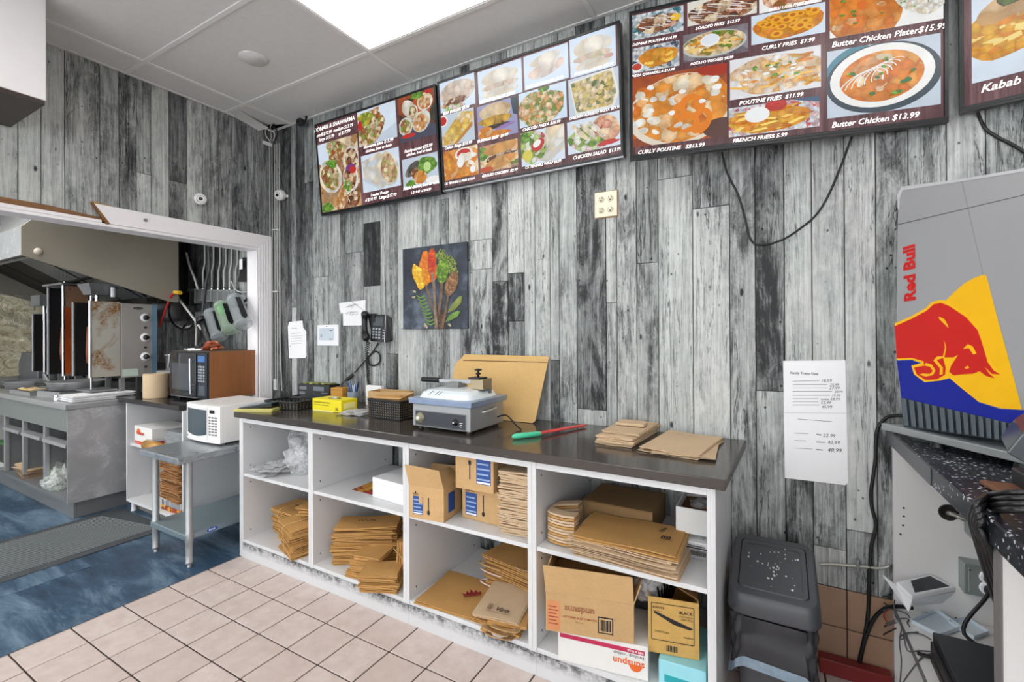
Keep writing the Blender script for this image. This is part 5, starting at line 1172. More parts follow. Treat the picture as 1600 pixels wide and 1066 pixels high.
# cardboard sheet leaning on the wall
cs = [PY(-.10, 842, 664), PY(-.085, 790, 656), PY(-.085, 705, 640)]
pts = [V(1.86, -.135, CT), V(2.435, -.135, CT), V(2.452, -.10, CT + .05), V(2.482, -.018, CT + .34), V(2.47, -.014, CT + .357), V(1.90, -.014, CT + .357), V(1.88, -.02, CT + .335), V(1.855, -.035, CT + .29), V(1.84, -.06, CT + .24)]
def lean(x, z): return V(x, -.125 + .105 * (z / .355), CT + .002 + z)
pts = [lean(*p) for p in ((1.86, 0), (2.42, 0), (2.436, .012), (2.472, .345), (2.462, .352), (1.905, .352), (1.885, .325), (1.852, .30), (1.846, .26))]
t = tag(MB().ext(pts, V(0, -.006, -.001)).build('cardboard_sheet', kraft_mat('cardboard_sheet_board', (208, 172, 114), .03), bevel=.001), 'large sheet of brown cardboard leaning on the wall behind the press grill', 'cardboard')
tt = MB().poly([lean(*p) + V(0, -.0072, 0) for p in ((1.905, .318), (2.468, .322), (2.466, .318), (1.905, .313))]).build('crease', CARDIN, t)
# red knife with green grip
K0, K1, K2 = V(2.505, -.500, CT + .012), V(2.588, -.385, CT + .012), V(2.70, -.085, CT + .006)
t = thing('sheathed_knife', 'long red blade cover with a pale green handle lying on the worktop', 'knife', (2.6, -.3, CT))
MB().tube([K0, K0 + (K1 - K0) * .08, K0 + (K1 - K0) * .5, K0 + (K1 - K0) * .95, K1 + (K2 - K1) * .02], [.004, .012, .0125, .0115, .010], 12).build('handle', mat('mint_plastic', (78, 206, 160), .35), t)
dv = (K2 - K1).normalized(); sd_ = dv.cross(V(0, 0, 1)).normalized()
MB().ext([K1 + sd_ * .016, K2 + sd_ * .012, K2 - sd_ * .014, K1 - sd_ * .016], V(0, 0, .007)).build('blade_cover', mat('coral_red_plastic', (222, 74, 70), .35), t, bevel=.002)
# kraft bags on the worktop
for k in range(4):
    c = V(2.955 + .004 * k, -.215 + (.004, -.006, .008, .02)[k], CT + .001 + .0125 * k); a = math.radians((-4, -2, -6, -3)[k])
    o = bag_obj('paper_bag', bag_data(.165, .37 if k < 3 else .30, .0115, 3, KRAFTP, 140 + k, .003, .004), Matrix.Translation(c) @ rotz(a))
    tag(o, ORD[k] + ' pale kraft bag of the thicker, left pile at the worktop end' if k < 3 else 'pale kraft bag with faint print, topmost of the thicker pile on the worktop', 'paper bag', 'pale kraft bags in the left worktop pile' if k < 3 else None)
    if k == 3: crown(Matrix.Translation(c + V(.0, .06, .0155)), .012, mat('faint_brown_print', (112, 80, 52), .7), o); MB().box(2.90, -.215, CT + .0535, 3.03, -.14, CT + .066).build('folded_end', KRAFTP, o, bevel=.002)
for k in range(3):
    c = V(3.205 + (.0, .02, .0)[k], -.275 + (.01, 0, .015)[k], CT + .001 + .006 * k); a = math.radians((-9, 3, -7)[k])
    o = bag_obj('paper_bag', bag_data(.235, .38, .0052, 2, KRAFTP, 150 + k, .003, .003), Matrix.Translation(c) @ rotz(a))
    tag(o, ('lowest pale kraft bag of the flat pile at the right end of the worktop', 'pale kraft bag fanned out to the right in the flat worktop pile', 'topmost wide pale kraft bag of the flat pile at the right end of the worktop')[k], 'paper bag')
    if k == 2: text('VIRO · VIRO', c + V(-.05, .12, .008), V(1, -.1, 0), V(.1, 1, 0), mat('faint_brown_print', (112, 80, 52), .7), o, .085, .02, .2)

# ------------------------------------------------------------------ things on the wall
OUTP = mat('ivory_plastic', (236, 230, 206), .35, amt=.03)
a_, b_ = PY(-.009, 930, 303), PY(-.009, 965, 337)
x0, x1, z0, z1 = a_.x, b_.x, b_.z, a_.z
t = thing('wall_outlet', 'ivory four socket wall outlet between the menu screens and the worktop', 'outlet', ((x0 + x1) / 2, -.008, z0))
B(x0 - .004, -.0115, z0 - .006, x1 + .004, -.0085, z1 + .004).build('backing_edge', mat('raw_board_edge', (150, 120, 84), .8), t)
B(x0, -.018, z0, x1, -.0115, z1).build('cover_plate', OUTP, t, bevel=.002)
for i in (.3, .7):
    for j in (.28, .72):
        cx, cz = x0 + (x1 - x0) * i, z0 + (z1 - z0) * j
        MB().lathe([(.0165, 0), (.0165, .003), (0, .0032)], V(cx, -.018, cz), (0, -1, 0), 20).build('socket', OUTP, t)
        MB().box(cx - .008, -.0222, cz, cx - .0045, -.0208, cz + .010).box(cx + .0045, -.0222, cz, cx + .008, -.0208, cz + .009).box(cx - .003, -.0222, cz - .010, cx + .003, -.0208, cz - .004).build('slots', INK, t)
# spice canvas
x0, x1, z0, z1 = 1.413, 1.930, 1.415, 1.943
cv = thing('canvas_print', 'dark canvas print of spices on spoons hanging on the plank wall', 'picture', ((x0 + x1) / 2, -.01, z0))
SLATE = None
tn = NT('slate_print'); n_ = tn.noise(tn.coord('Object'), 3.2, 6, .65); SLATE = tn.fin(tn.ramp(n_, [(.3, lin((22, 27, 34))), (.52, lin((48, 56, 68))), (.7, lin((110, 122, 140)))]), .55)
B(x0, -.028, z0, x1, -.009, z1).build('canvas', SLATE, cv, bevel=.003)
def cvp(pts): return [V(x0 + (x1 - x0) * (p[0] - 810) / 385, 0, z1 - (z1 - z0) * (p[1] - 92 - (p[0] - 810) * 0) / 488) for p in pts]
cvn = [0]
def cpoly(pts, m, name='print'):
    cvn[0] += 1; y = -.0284 - .0002 * cvn[0]
    pp = [(x0 + (x1 - x0) * (p[0] - 810) / 385, z1 - (z1 - z0) * (p[1] - (112 - (p[0] - 810) * .104)) / (470 + (p[0] - 810) * .104)) for p in pts]
    pp = [(min(max(a, x0 + .002), x1 - .002), min(max(b, z0 + .002), z1 - .002)) for a, b in pp]
    return MB().poly([V(a, y, b) for a, b in pp]).build(name, m, cv)
fd = lambda *c, **k: food(c, screen=False, **k)
SPW = fd((96, 74, 52), (140, 112, 84), (110, 86, 62), scale=30)
cpoly([(955, 300), (965, 312), (1000, 480), (988, 470), (950, 320)], SPW); cpoly([(1010, 470), (1035, 580), (1070, 580), (1060, 470), (1030, 440)], fd((70, 46, 34), (110, 76, 54), (50, 36, 30), scale=60))
cpoly(E_(985, 250, 40, 70, .3, 22, .15, 1), fd((230, 110, 30), (214, 70, 24), (240, 140, 40), scale=40)); cpoly(E_(950, 195, 30, 70, .1, 22, .18, 2), fd((240, 150, 50), (226, 120, 30), scale=50))
cpoly(E_(915, 275, 36, 75, -.35, 24, .16, 3), fd((244, 200, 30), (236, 170, 20), (250, 220, 80), scale=50)); cpoly(E_(955, 275, 24, 50, -.2, 20, .1, 4), fd((236, 170, 40), (224, 140, 30), scale=50))
cpoly(E_(995, 180, 28, 76, .02, 26), SPW); cpoly(E_(995, 182, 24, 68, .02, 26, .03, 5), fd((206, 62, 28), (190, 44, 24), (226, 90, 40), scale=50))
cpoly([(988, 250), (1002, 250), (1014, 320), (1022, 500), (1030, 580), (1010, 580), (1004, 480), (998, 320)], fd((170, 150, 130), (140, 116, 96), scale=24))
for i, (x, y, r) in enumerate(((1050, 150, 30), (1100, 190, 34), (1120, 240, 26), (1070, 200, 40))): cpoly(E_(x, y, r, r * 1.1, 0, 22, .3, i), fd((120, 150, 60), (60, 80, 40), (160, 180, 80), (50, 60, 56), scale=90))
cpoly(E_(1058, 240, 36, 76, .12, 24, .08, 6), fd((100, 140, 40), (70, 110, 30), (140, 176, 60), scale=60)); cpoly([(1046, 310), (1062, 310), (1060, 380), (1042, 500), (1028, 480), (1040, 400)], SPW)
cpoly(E_(1110, 318, 34, 76, .3, 26), SPW); cpoly(E_(1110, 318, 28, 66, .3, 26, .03, 8), fd((150, 104, 66), (110, 72, 44), (180, 136, 92), scale=90)); cpoly([(1086, 385), (1098, 388), (1080, 500), (1060, 582), (1042, 582), (1066, 500)], SPW)
LF = fd((90, 130, 50), (120, 160, 70), scale=14)
cpoly([(1070, 545), (1100, 500), (1140, 478), (1160, 480), (1145, 510), (1110, 530)], LF); cpoly([(1085, 490), (1110, 440), (1150, 395), (1170, 390), (1165, 430), (1130, 470)], fd((110, 120, 50), (140, 150, 70), scale=14))
for i in range(9):
    y = 395 + 20 * i; xx = 925 + 8 * i
    cpoly([(xx, y), (xx - 22, y - 14), (xx - 26, y - 6), (xx, y + 8)], LF); cpoly([(xx, y), (xx + 26, y - 12), (xx + 30, y - 2), (xx, y + 8)], LF)
for i, (x, y) in enumerate(((885, 395), (890, 362), (1100, 560), (965, 570), (955, 560))): cpoly(E_(x, y, 12, 7, .4 * i, 12), fd((220, 216, 196), (190, 180, 150), scale=40))
# the alarm panel
a_, b_ = PY(-.02, 496, 508), PY(-.02, 529, 541); t = thing('alarm_panel', 'small white square alarm panel on the wall left of the telephone', 'alarm panel', ((a_.x + b_.x) / 2, -.008, b_.z))
B(a_.x, -.024, b_.z, b_.x, -.0085, a_.z).build('body', mat('white_plastic', (236, 238, 242), .35, amt=.02), t, bevel=.006)
ix, iz = (b_.x - a_.x), (a_.z - b_.z)
B(a_.x + ix * .1, -.0255, b_.z + iz * .27, b_.x - ix * .18, -.024, a_.z - iz * .16).build('display', mat('pale_blue_screen', (196, 208, 220), .2), t)
MB().lathe([(.006, 0), (.006, .001)], V(a_.x + ix * .47, -.0242, a_.z - iz * .07), (0, -1, 0), 10).build('sensor', INK, t)
q = MB()
q.tube([V(a_.x + ix * .22 + .009 * math.cos(k * .5), -.026, b_.z + iz * .48 + .012 * math.sin(k * .5)) for k in range(13)], .0012, 5); q.box(a_.x + ix * .62, -.0258, a_.z - iz * .28, a_.x + ix * .74, -.0255, a_.z - iz * .25).box(a_.x + ix * .60, -.0258, b_.z + iz * .31, a_.x + ix * .72, -.0255, b_.z + iz * .34); q.build('symbols', INK, t)
# paper notes
def note(name, label, pix, lines, y=-.0095, curl=.004, m=PAPER, hand=(), cat='paper'):
    pts = [PY(y, *p) for p in pix]; o = MB().ext(pts, (0, .0008, 0)).build(name, m); tag(o, label, cat)
    for (u0, v0), (u1, v1), th in lines:
        a, b = PY(y - .0006, u0, v0), PY(y - .0006, u1, v1); n = V(-(b.z - a.z), 0, b.x - a.x).normalized() * th
        MB().poly([a - n, b - n, b + n, a + n]).build('line', mat('pale_grey_print', (120, 122, 130), .7), o)
    return o
A = lambda x, y: (420 + x / 3.806, 360 + y / 3.806)
note('wall_note', 'narrow torn paper note with printed lines taped near the corner', [A(113, 575), A(120, 545), A(200, 537), A(205, 580), A(222, 600), A(224, 745), A(215, 760), A(120, 762)], [(A(135, 582), A(170, 582), .002)] + [(A(130, 615 + 15 * i), A(195 + 8 * (i % 2), 611 + 15 * i), .0011) for i in range(5)] + [(A(125, 690), A(133, 690), .003)])
o = note('wall_note', 'white paper with pen scribbles pinned behind the telephone', [A(417, 432), A(575, 414), A(573, 565), A(442, 567), A(440, 490), A(430, 498), A(420, 470)], [])
rr = random.Random(5); q = MB()
for k in range(12):
    x, y = 455 + 9 * (k % 6) + rr.uniform(-4, 4), 450 + 48 * (k // 6) + rr.uniform(-8, 8); p = []
    for j in range(7): p.append(PY(-.0103, *A(x + j * 6, y + rr.uniform(-7, 7) - j * 1.5)))
    q.tube(p, .0007, 4)
q.tube([PY(-.0103, *A(495, 425)), PY(-.0103, *A(570, 480))], .001, 4); q.build('handwriting', INK, o)
A = lambda x, y: (1180 + x / 3.333, 540 + y / 3.333)
o = note('price_sheet', 'tall white price sheet headed Family Treats Deal, taped on the wall above the waste bin', [A(145, 80), A(470, 77), A(484, 715), A(470, 728), A(154, 690)], [(A(195, 187 + 0), A(335, 183), .0009)] + [(A(195, y), A(x, y - 2 + 2), .0009) for y, x in ((204, 375), (221, 375), (238, 400), (260, 390), (277, 330), (293, 330), (310, 335))] + [(A(222, 383), A(402, 397), .0010), (A(203, 456), A(278, 460), .0009), (A(203, 495), A(265, 497), .0009), (A(203, 534), A(298, 540), .0009), (A(318, 463), A(345, 466), .0022), (A(318, 503), A(365, 505), .0018), (A(318, 542), A(352, 545), .0022)])
p = PY(-.0105, *A(183, 148)); text('Family Treats Deal', p, (1, 0, 0), (0, 0, 1), INK, o, PY(-.0105, *A(326, 148)).x - p.x, .03, 0, .015)
for b_, x, y, x2 in (('18.99', 342, 190, 395), ('25.99', 388, 210, 436), ('27.99', 385, 228, 440), ('28.99', 412, 246, 455), ('39.99', 398, 266, 442), ('xxxx 58.99', 340, 285, 442), ('52.99', 340, 304, 395), ('45.99', 345, 326, 400), ('22.99', 352, 476, 418), ('40.99', 375, 512, 440), ('48.99', 375, 553, 450)):
    p = PY(-.0105, *A(x, y)); text(b_, p, (1, 0, .05), (0, 0, 1), INK, o, PY(-.0105, *A(x2, y)).x - p.x, .02, .25, .0)
MB().poly([PY(-.0103, *A(151, 349)), PY(-.0103, *A(478, 352)), PY(-.0103, *A(478, 355)), PY(-.0103, *A(151, 352))]).build('fold', mat('paper_fold', (206, 208, 206), .7), o)
# telephone
A = lambda x, y: (420 + x / 3.806, 360 + y / 3.806)
t = thing('telephone', 'black wall telephone with keypad and coiled cord', 'telephone', PY(-.03, 588, 535))
q0, q1, q2, q3 = [PY(-.05, *A(*p)) for p in ((602, 500), (690, 500), (695, 668), (605, 660))]
bb = [V(p.x, -.0085, p.z) for p in (q0, q1, q2, q3)]
MB().hexa([bb[3] + V(.0, 0, .01), bb[2] + V(.03, 0, .012), V(q2.x + .0, -.056, q2.z), V(q3.x, -.056, q3.z)], [bb[0] + V(0, 0, -.005), bb[1] + V(.03, 0, -.03), V(q1.x, -.036, q1.z), V(q0.x, -.036, q0.z)]).build('body', BLACKP, t, bevel=.006)
def fp(u, v, o=.0012): # on the sloping face
    a = V(q3.x, -.056 - o, q3.z).lerp(V(q2.x, -.056 - o, q2.z), u); b = V(q0.x, -.036 - o, q0.z).lerp(V(q1.x, -.036 - o, q1.z), u); return a.lerp(b, v)
MB().poly([fp(.15, .58), fp(.8, .58), fp(.8, .9), fp(.15, .9)]).build('display', mat('phone_display', (74, 82, 90), .15), t)
KEYW = mat('phone_key', (150, 156, 166), .4)
for i in range(3):
    for j in range(4): MB().hexa([fp(.16 + .2 * i, .12 + .105 * j), fp(.29 + .2 * i, .12 + .105 * j), fp(.29 + .2 * i, .185 + .105 * j), fp(.16 + .2 * i, .185 + .105 * j)], [fp(.16 + .2 * i, .12 + .105 * j, .004), fp(.29 + .2 * i, .12 + .105 * j, .004), fp(.29 + .2 * i, .185 + .105 * j, .004), fp(.16 + .2 * i, .185 + .105 * j, .004)]).build('key', KEYW, t)
for j in range(4): MB().poly([fp(.82, .12 + .1 * j), fp(.93, .12 + .1 * j), fp(.93, .16 + .1 * j), fp(.82, .16 + .1 * j)]).build('key', KEYW, t)
MB().tube([fp(.97, .02, .001), fp(.97, .98, .001)], .0025, 6).build('trim', CHROME, t)
h0, h3 = PY(-.075, *A(574, 487)), PY(-.095, *A(582, 650))
MB().tube(bez([h0, PY(-.065, *A(570, 530)), PY(-.075, *A(571, 600)), h3], 6), [.02, .025, .027, .026, .023, .021, .02, .0195, .019, .019, .019, .02, .021, .023, .025, .027, .027, .025, .02], 12).build('handset', BLACKP, t)
MB().hexa([V(h3.x - .012, -.03, h3.z + .01), V(h3.x + .05, -.03, h3.z + .01), V(h3.x + .05, -.0085, h3.z + .01), V(h3.x - .012, -.0085, h3.z + .01)], [V(h0.x - .012, -.05, h0.z - .01), V(h0.x + .05, -.05, h0.z - .01), V(h0.x + .05, -.0085, h0.z - .01), V(h0.x - .012, -.0085, h0.z - .01)]).build('cradle', BLACKP, t, bevel=.003)
cc = bez([PY(-.06, *A(585, 660)), PY(-.045, *A(580, 740)), PY(-.035, *A(590, 830)), PY(-.03, *A(592, 900)), PY(-.03, *A(606, 965))], 40); pts = []
for i, p in enumerate(cc): pts.append(p + V(.010 * math.cos(i * 1.1), .010 * math.sin(i * 1.1), 0))
MB().tube(pts, .0026, 5).build('coiled_cord', RUBBER, t)
cc = bez([PY(-.06, *A(597, 665)), PY(-.02, *A(585, 760)), PY(-.02, *A(585, 850)), PY(-.03, *A(600, 950))], 36); pts = [p + V(.008 * math.cos(i * 1.2 + 2), .008 * math.sin(i * 1.2 + 2), 0) for i, p in enumerate(cc)]
MB().tube(pts, .0024, 5).build('coiled_cord', RUBBER, t)
lp = [PY(-.018, *A(*p)) for p in ((650, 670), (620, 720), (590, 760), (600, 800), (632, 805), (660, 780), (655, 735), (630, 722), (600, 745), (560, 790), (510, 845))]
MB().tube(bez(lp, 6), .0042, 7).build('line_cord', RUBBER, t); lp = [p + V(.006, -.004, .004) for p in lp]; MB().tube(bez(lp[2:9], 6), .0042, 7).build('line_cord', RUBBER, t)
pa, pb = PY(-.022, *A(495, 860)), PY(-.022, *A(458, 890)); dv = (pb - pa); nn = V(-dv.z, 0, dv.x).normalized() * .011
MB().ext([pa + nn, pb + nn, pb - nn, pa - nn], (0, .012, 0)).build('plug', BLACKP, t, bevel=.003)
MB().tube([pb, PY(-.022, *A(432, 915)), PY(-.03, *A(432, 960))], .0028, 6).build('line_cord', RUBBER, t)
# cameras
CAMW = mat('camera_white', (232, 232, 230), .35, amt=.02)
def dome(label, base, look, r=.05, m=CAMW, stem=None):
    t = thing('security_camera', label, 'camera', base); look = Vector(look).normalized(); c = Vector(base)
    MB().lathe([(r * .55, -r * .9), (r * .9, -r * .75), (r * 1.0, -r * .3), (r * .98, r * .2), (r * .8, r * .55), (r * .72, r * .6)], c, look, 24).build('housing', m, t)
    MB().lathe([(r * .72, r * .56), (r * .55, r * .62), (r * .5, r * .5), (0, r * .5)], c, look, 24).build('face', BLACKP, t)
    MB().lathe([(r * .3, r * .5), (r * .3, r * .72), (r * .15, r * .72), (0, r * .68)], c, look, 16).build('lens', BLACKG, t)
    if stem: MB().tube(stem, r * .28, 10).build('bracket', m, t)
    return t
p = PX(.05, 313, 311); dome('white security camera on the plank wall above the doorway', p, V(.85, -.35, -.15), .04, CAMW, [p, V(.004, p.y, p.z)])
p = PY(-.06, 437, 305); dome('white security camera in the corner below the conduits', p, V(.2, -.85, -.25), .042, CAMW, [p, V(p.x + .03, -.008, p.z)])
p = PY(-.09, 469, 191); dome('black security camera hanging under the ceiling beside the first menu screen', p, V(.25, -.9, -.25), .03, BLACKP, [p + V(.02, .02, 0), p + V(.03, .03, .03), V(p.x + .03, p.y + .03, CEIL - .004)])
cable([PY(-.05, 443, 296), PY(-.012, 437, 272), PY(-.012, 431, 255), PY(-.012, 428, 235)], .003); tag([o for o in bpy.data.objects if o.name.startswith('cable')][-1], 'thin black cable running up from the corner camera', 'cable')
# conduits in the corner
PIPE = mat('grey_painted_conduit', (168, 170, 168), .4, .3, amt=.08)
for k, (u, side) in enumerate(((421.5, 0), (425, 0), (429.5, 1), (433, 1), (437, 1))):
    if side == 0: p = PX(.012, u, 240); q = [V(.012, p.y, 1.0), V(.012, p.y, 1.5), V(.012, p.y, 2.0), V(.012, p.y, 2.95)]
    else: p = PY(-.014, u, 300); q = [V(p.x + (.02 if k > 3 else 0), -.014, .93), V(p.x, -.014, 1.3), V(p.x, -.014, 2.0), V(p.x, -.014, 2.92)]
    o = MB().tube(q, .006, 8).build('conduit', PIPE); tag(o, NTH[k] + ' thin grey conduit from the left running up the corner of the plank walls', 'conduit', 'conduits in the corner')
for z in (2.22, 1.72):
    o = B(.006, -.03, z, .075, -.008, z + .012).build('conduit_clip', mat('pale_clip', (206, 208, 206), .4)); tag(o, 'pale clip holding the corner conduits, upper one' if z > 2 else 'pale clip holding the corner conduits, lower one', 'clip')
rr = random.Random(11)
for k in range(6):
    a = V(.05 + rr.uniform(-.03, .05), -.05, 2.93); o = MB().tube(bez([a, a + V(rr.uniform(-.03, .06), -.02, .05), a + V(rr.uniform(-.03, .06), -.05, .085), a + V(rr.uniform(.0, .12), -.02, .13)], 5), .004, 6).build('wire', (PIPE, RUBBER, mat('white_wire', (220, 220, 216), .5))[k % 3]); tag(o, 'loose wire going up through the torn ceiling corner', 'wire', 'wires in the torn ceiling corner')
tag(B(.007, -.10, 2.90, .02, -.03, 2.925, None).build('wire_tag', PAPER), 'small white tag hanging on the wires in the ceiling corner', 'tag')
tag(B(.01, -.02, .93, .04, -.0085, 1.02).build('wall_plate', mat('white_plastic', (236, 238, 242), .35)), 'white cover plate low in the corner behind the black carton', 'plate')
# cable loops on the wall
A = lambda x, y: (1080 + x / 2.05, 180 + y / 2.05)
o = cable([PY(-.03, *A(98, 118))] + [PY(-.0125, *A(*p)) for p in ((115, 185), (150, 255), (172, 330), (185, 385), (205, 413), (245, 414), (300, 395), (350, 362), (395, 325), (430, 275), (465, 200), (498, 115))] + [PY(-.03, *A(515, 68))], .0042); tag(o, 'black cable sagging in a loop below the largest menu screen', 'cable')
A = lambda x, y: (1280 + x / 4.2625, y / 4.2625)
o = cable([PY(-.06, *A(1048, 720))] + [PY(-.0125, *A(*p)) for p in ((1065, 775), (1110, 860), (1200, 920), (1280, 960), (1345, 1000), (1430, 1060))], .0055); tag(o, 'black cable coming from the menu screen at the right edge', 'cable')
A = lambda x, y: (1180 + x / 3.675, 640 + y / 3.675)
o = cable([V(3.975, -.10, 1.075)] + [PY(-.016, *A(*p)) for p in ((770, 40), (725, 75), (700, 120), (692, 200), (690, 290), (678, 380), (666, 470), (670, 560), (690, 640), (688, 700), (668, 780), (660, 880))] + [PY(-.02, 1358, 900), PY(-.02, 1357, 950), PY(-.025, 1352, 990), PY(-.03, 1340, 1045)], .0068); tag(o, 'thick black power cable hanging down the wall beside the right counter', 'cable')
o = cable([PY(-.03, 1341, 1046), PY(-.03, 1350, 1005), PY(-.03, 1364, 970), PY(-.04, 1380, 953), PY(-.06, 1400, 948), PY(-.10, 1425, 950)], .0075); tag(o, 'thick black cable bending from the floor onto the low shelf of the right counter', 'cable')
ARM = steel_mat('armoured_conduit', (176, 174, 166), .38)
def armoured(path, r, label):
    pts = bez(path, 14); rad = [r * (1.0 if i % 2 else .82) for i in range(len(pts))]
    o = MB().tube(pts, rad, 8).build('armoured_cable', ARM); return tag(o, label, 'cable')
armoured([PY(-.018, *A(p, q)) for p, q in ((372, 890), (450, 890), (550, 898), (650, 905), (700, 912), (745, 908), (772, 898))], .007, 'steel armoured cable along the wall behind the waste bin')
p = PY(-.02, *A(588, 895)); tag(B(p.x - .006, -.028, p.z - .02, p.x + .006, -.0085, p.z + .025).build('cable_clamp', STEELD, bevel=.003), 'steel clamp on the armoured cable behind the waste bin', 'clamp')

# ------------------------------------------------------------------ waste bin
BIN = mat('charcoal_bin_plastic', (78, 79, 84), .42, amt=.08, bump=.05, bscale=300)
BINL = mat('charcoal_bin_lid', (70, 72, 77), .38, amt=.1)
t = thing('waste_bin', 'dark grey swing lid waste bin with a black liner at the end of the shelving', 'bin', (3.537, -.315, 0))
cxb, cyb = 3.537, -.315
def rrect(w_, d_, z, r=.04, n=5, dx=0, dy=0):
    pts = []
    for sx, sy, a0 in ((1, 1, 0), (-1, 1, PI / 2), (-1, -1, PI), (1, -1, 3 * PI / 2)):
        for i in range(n + 1):
            a = a0 + PI / 2 * i / n; pts.append(V(cxb + dx + sx * (w_ / 2 - r) + r * math.cos(a), cyb + dy + sy * (d_ / 2 - r) + r * math.sin(a), z))
    return pts
def loft(rs, cap0=True, cap1=True):
    b = MB(); n = len(rs[0]); b.smooth = True
    b._add([p for r_ in rs for p in r_], [(i * n + k, i * n + (k + 1) % n, (i + 1) * n + (k + 1) % n, (i + 1) * n + k) for i in range(len(rs) - 1) for k in range(n)]); b.smooth = False
    if cap0: b._add(rs[0], [tuple(range(n - 1, -1, -1))])
    if cap1: b._add(rs[-1], [tuple(range(n))])
    return b
loft([rrect(.205, .255, 0.001), rrect(.235, .30, .30), rrect(.245, .315, .36)]).build('body', BIN, t, bevel=.003)
# liner draped over the rim
rs = []
for j in range(9):
    z = .375 - .18 * j / 8; k = 0 if j < 1 else 1
    r_ = rrect(.262 + .006 * math.sin(j * .9), .336, z, .04, 9)
    rr = random.Random(100)
    out = []
    for i, p in enumerate(r_):
        w_ = .006 * math.sin(i * 1.7 + j * .8) + .005 * math.sin(i * .9 - j * 1.1) + .003 * math.sin(i * 3.1 + j * 2)
        d_ = V(p.x - cxb, p.y - cyb, 0).normalized(); out.append(p + d_ * w_ + V(0, 0, (.012 * math.sin(i * .5) + .02 * math.sin(i * .23 + 1)) * j / 8))
    rs.append(out)
LINER = mat('black_bin_liner', (58, 59, 63), .2, amt=.25, scale=14, bump=.6, bscale=22, stretch=(1, 1, .4))
loft(rs, False, False).build('liner', LINER, t)
rs2 = [[p + (V(p.x - cxb, p.y - cyb, 0).normalized()) * (.003 + .004 * j) - V(0, 0, .016 * j) for p in rs[-1]] for j in range(3)]
loft(rs2, False, False).build('liner_hem', mat('bluish_liner_hem', (132, 150, 166), .2, amt=.35, scale=30, bump=.5, bscale=50), t)
# lid: a collar sloping down to the front with a swing flap
def slope(pts, z0, k): return [V(p.x, p.y, z0 + (p.y - cyb) * k) for p in pts]
K = .26
# front skirt with clamps
loft([slope(rrect(.285, .345, 0, .045), .405, .14), slope(rrect(.292, .352, 0, .045), .42, .2), slope(rrect(.285, .345, 0, .045), .485, K), slope(rrect(.268, .328, 0, .04), .497, K), slope(rrect(.225, .270, 0, .02), .497, K)], True, False).build('lid_collar', BINL, t, bevel=.002)
loft([slope(rrect(.224, .269, 0, .02), .485, K), slope(rrect(.218, .262, 0, .02), .499, K)], False, True).build('swing_flap', BINL, t, bevel=.002)
fl_ = slope(rrect(.19, .22, 0, .015), .4995, K); fi = slope(rrect(.184, .214, 0, .013), .5005, K)
loft([fl_, fi], False, False).build('flap_line', DARKG, t)
rr = random.Random(77); q = MB()
for k in range(46):
    x, y = cxb + rr.gauss(0, .05), cyb + rr.gauss(.01, .06)
    if abs(x - cxb) > .1 or abs(y - cyb) > .12: continue
    r_ = rr.uniform(.0012, .0042); q.poly([V(x + r_ * a, y + r_ * 1.6 * b, .5002 + (y + r_ * 1.6 * b - cyb) * K) for a, b in ell(0, 0, 1, 1, rr.uniform(0, 3), 7, .3, k)])
stuff(q.build('splashes', mat('dried_white_splash', (206, 208, 210), .6), t))

# ------------------------------------------------------------------ counter on the right
RC = thing('service_counter', 'white service counter with open bay along the right side, against the wall', 'counter', (4.4, -1.0, 0))
CX = 3.935; CTZ = 1.012
WARM = mat('warm_white_panel', (226, 225, 224), .42, amt=.02)
B(CX + .012, -.035, 0, 4.75, -.015, CTZ - .058).build('end_panel', WARM, RC)
B(4.72, -2.1, 0, 4.74, -.036, CTZ - .058).build('back_panel', WARM, RC)
pz = PX(CX + .012, 1420, 1000); 
B(CX + .012, -1.0, .305, 4.72, -.036, .325).build('shelf', WARM, RC, bevel=.001)
lab(B(CX + .010, -1.0, .304, CX + .0118, -.036, .326).build('edge_band', mat('grey_edge_band', (120, 118, 118), .5), RC), 'grey shelf edge band')
B(CX + .012, -1.037, 0, 4.72, -1.001, CTZ - .058).build('divider', WARM, RC)
lab(B(CX + .009, -1.038, 0, CX + .0118, -1.0, CTZ - .059).build('edge_band', mat('grey_edge_band', (120, 118, 118), .5), RC), 'dark grey divider edge')
h = MB()
for p in ((1412, 794), (1412, 807), (1411, 821), (1407, 835)): h.lathe([(.004, 0), (.004, .001)], PY(-.0352, *p), (0, -1, 0), 8)
h.build('pin_holes', HOLE, RC)
MB().lathe([(.03, 0), (.03, .0015), (.022, .0015), (.022, .0005), (0, .0005)], PY(-.0352, 1482, 801), (0, -1, 0), 20).build('cable_hole', mat('dark_hole', (40, 38, 36), .8), RC)
SPK = speckle_counter()
wt = thing('stone_worktop', 'dark speckled worktop with a thick edge on the right counter', 'worktop', (4.3, -1.0, CTZ - .056))
B(CX - .004, -1.9, CTZ - .056, 4.80, -.012, CTZ).build('slab', SPK, wt, bevel=.004)
EDGE = mat('dull_grey_edge', (84, 88, 94), .4, amt=.1)
lab(B(CX - .0065, -.62, CTZ - .054, CX - .0045, -.012, CTZ - .004).build('edge_strip', EDGE, wt), 'plain grey edge strip')
lab(MB().ext([V(CX + .03, -.16, CTZ + .0006), V(CX + .03, -.24, CTZ + .0006), V(4.6, -.72, CTZ + .0006), V(4.6, -.60, CTZ + .0006)], (0, 0, .0012)).build('worn_strip', mat('grey_worn_strip', (118, 126, 130), .4), wt), 'grey strip across the speckled top')

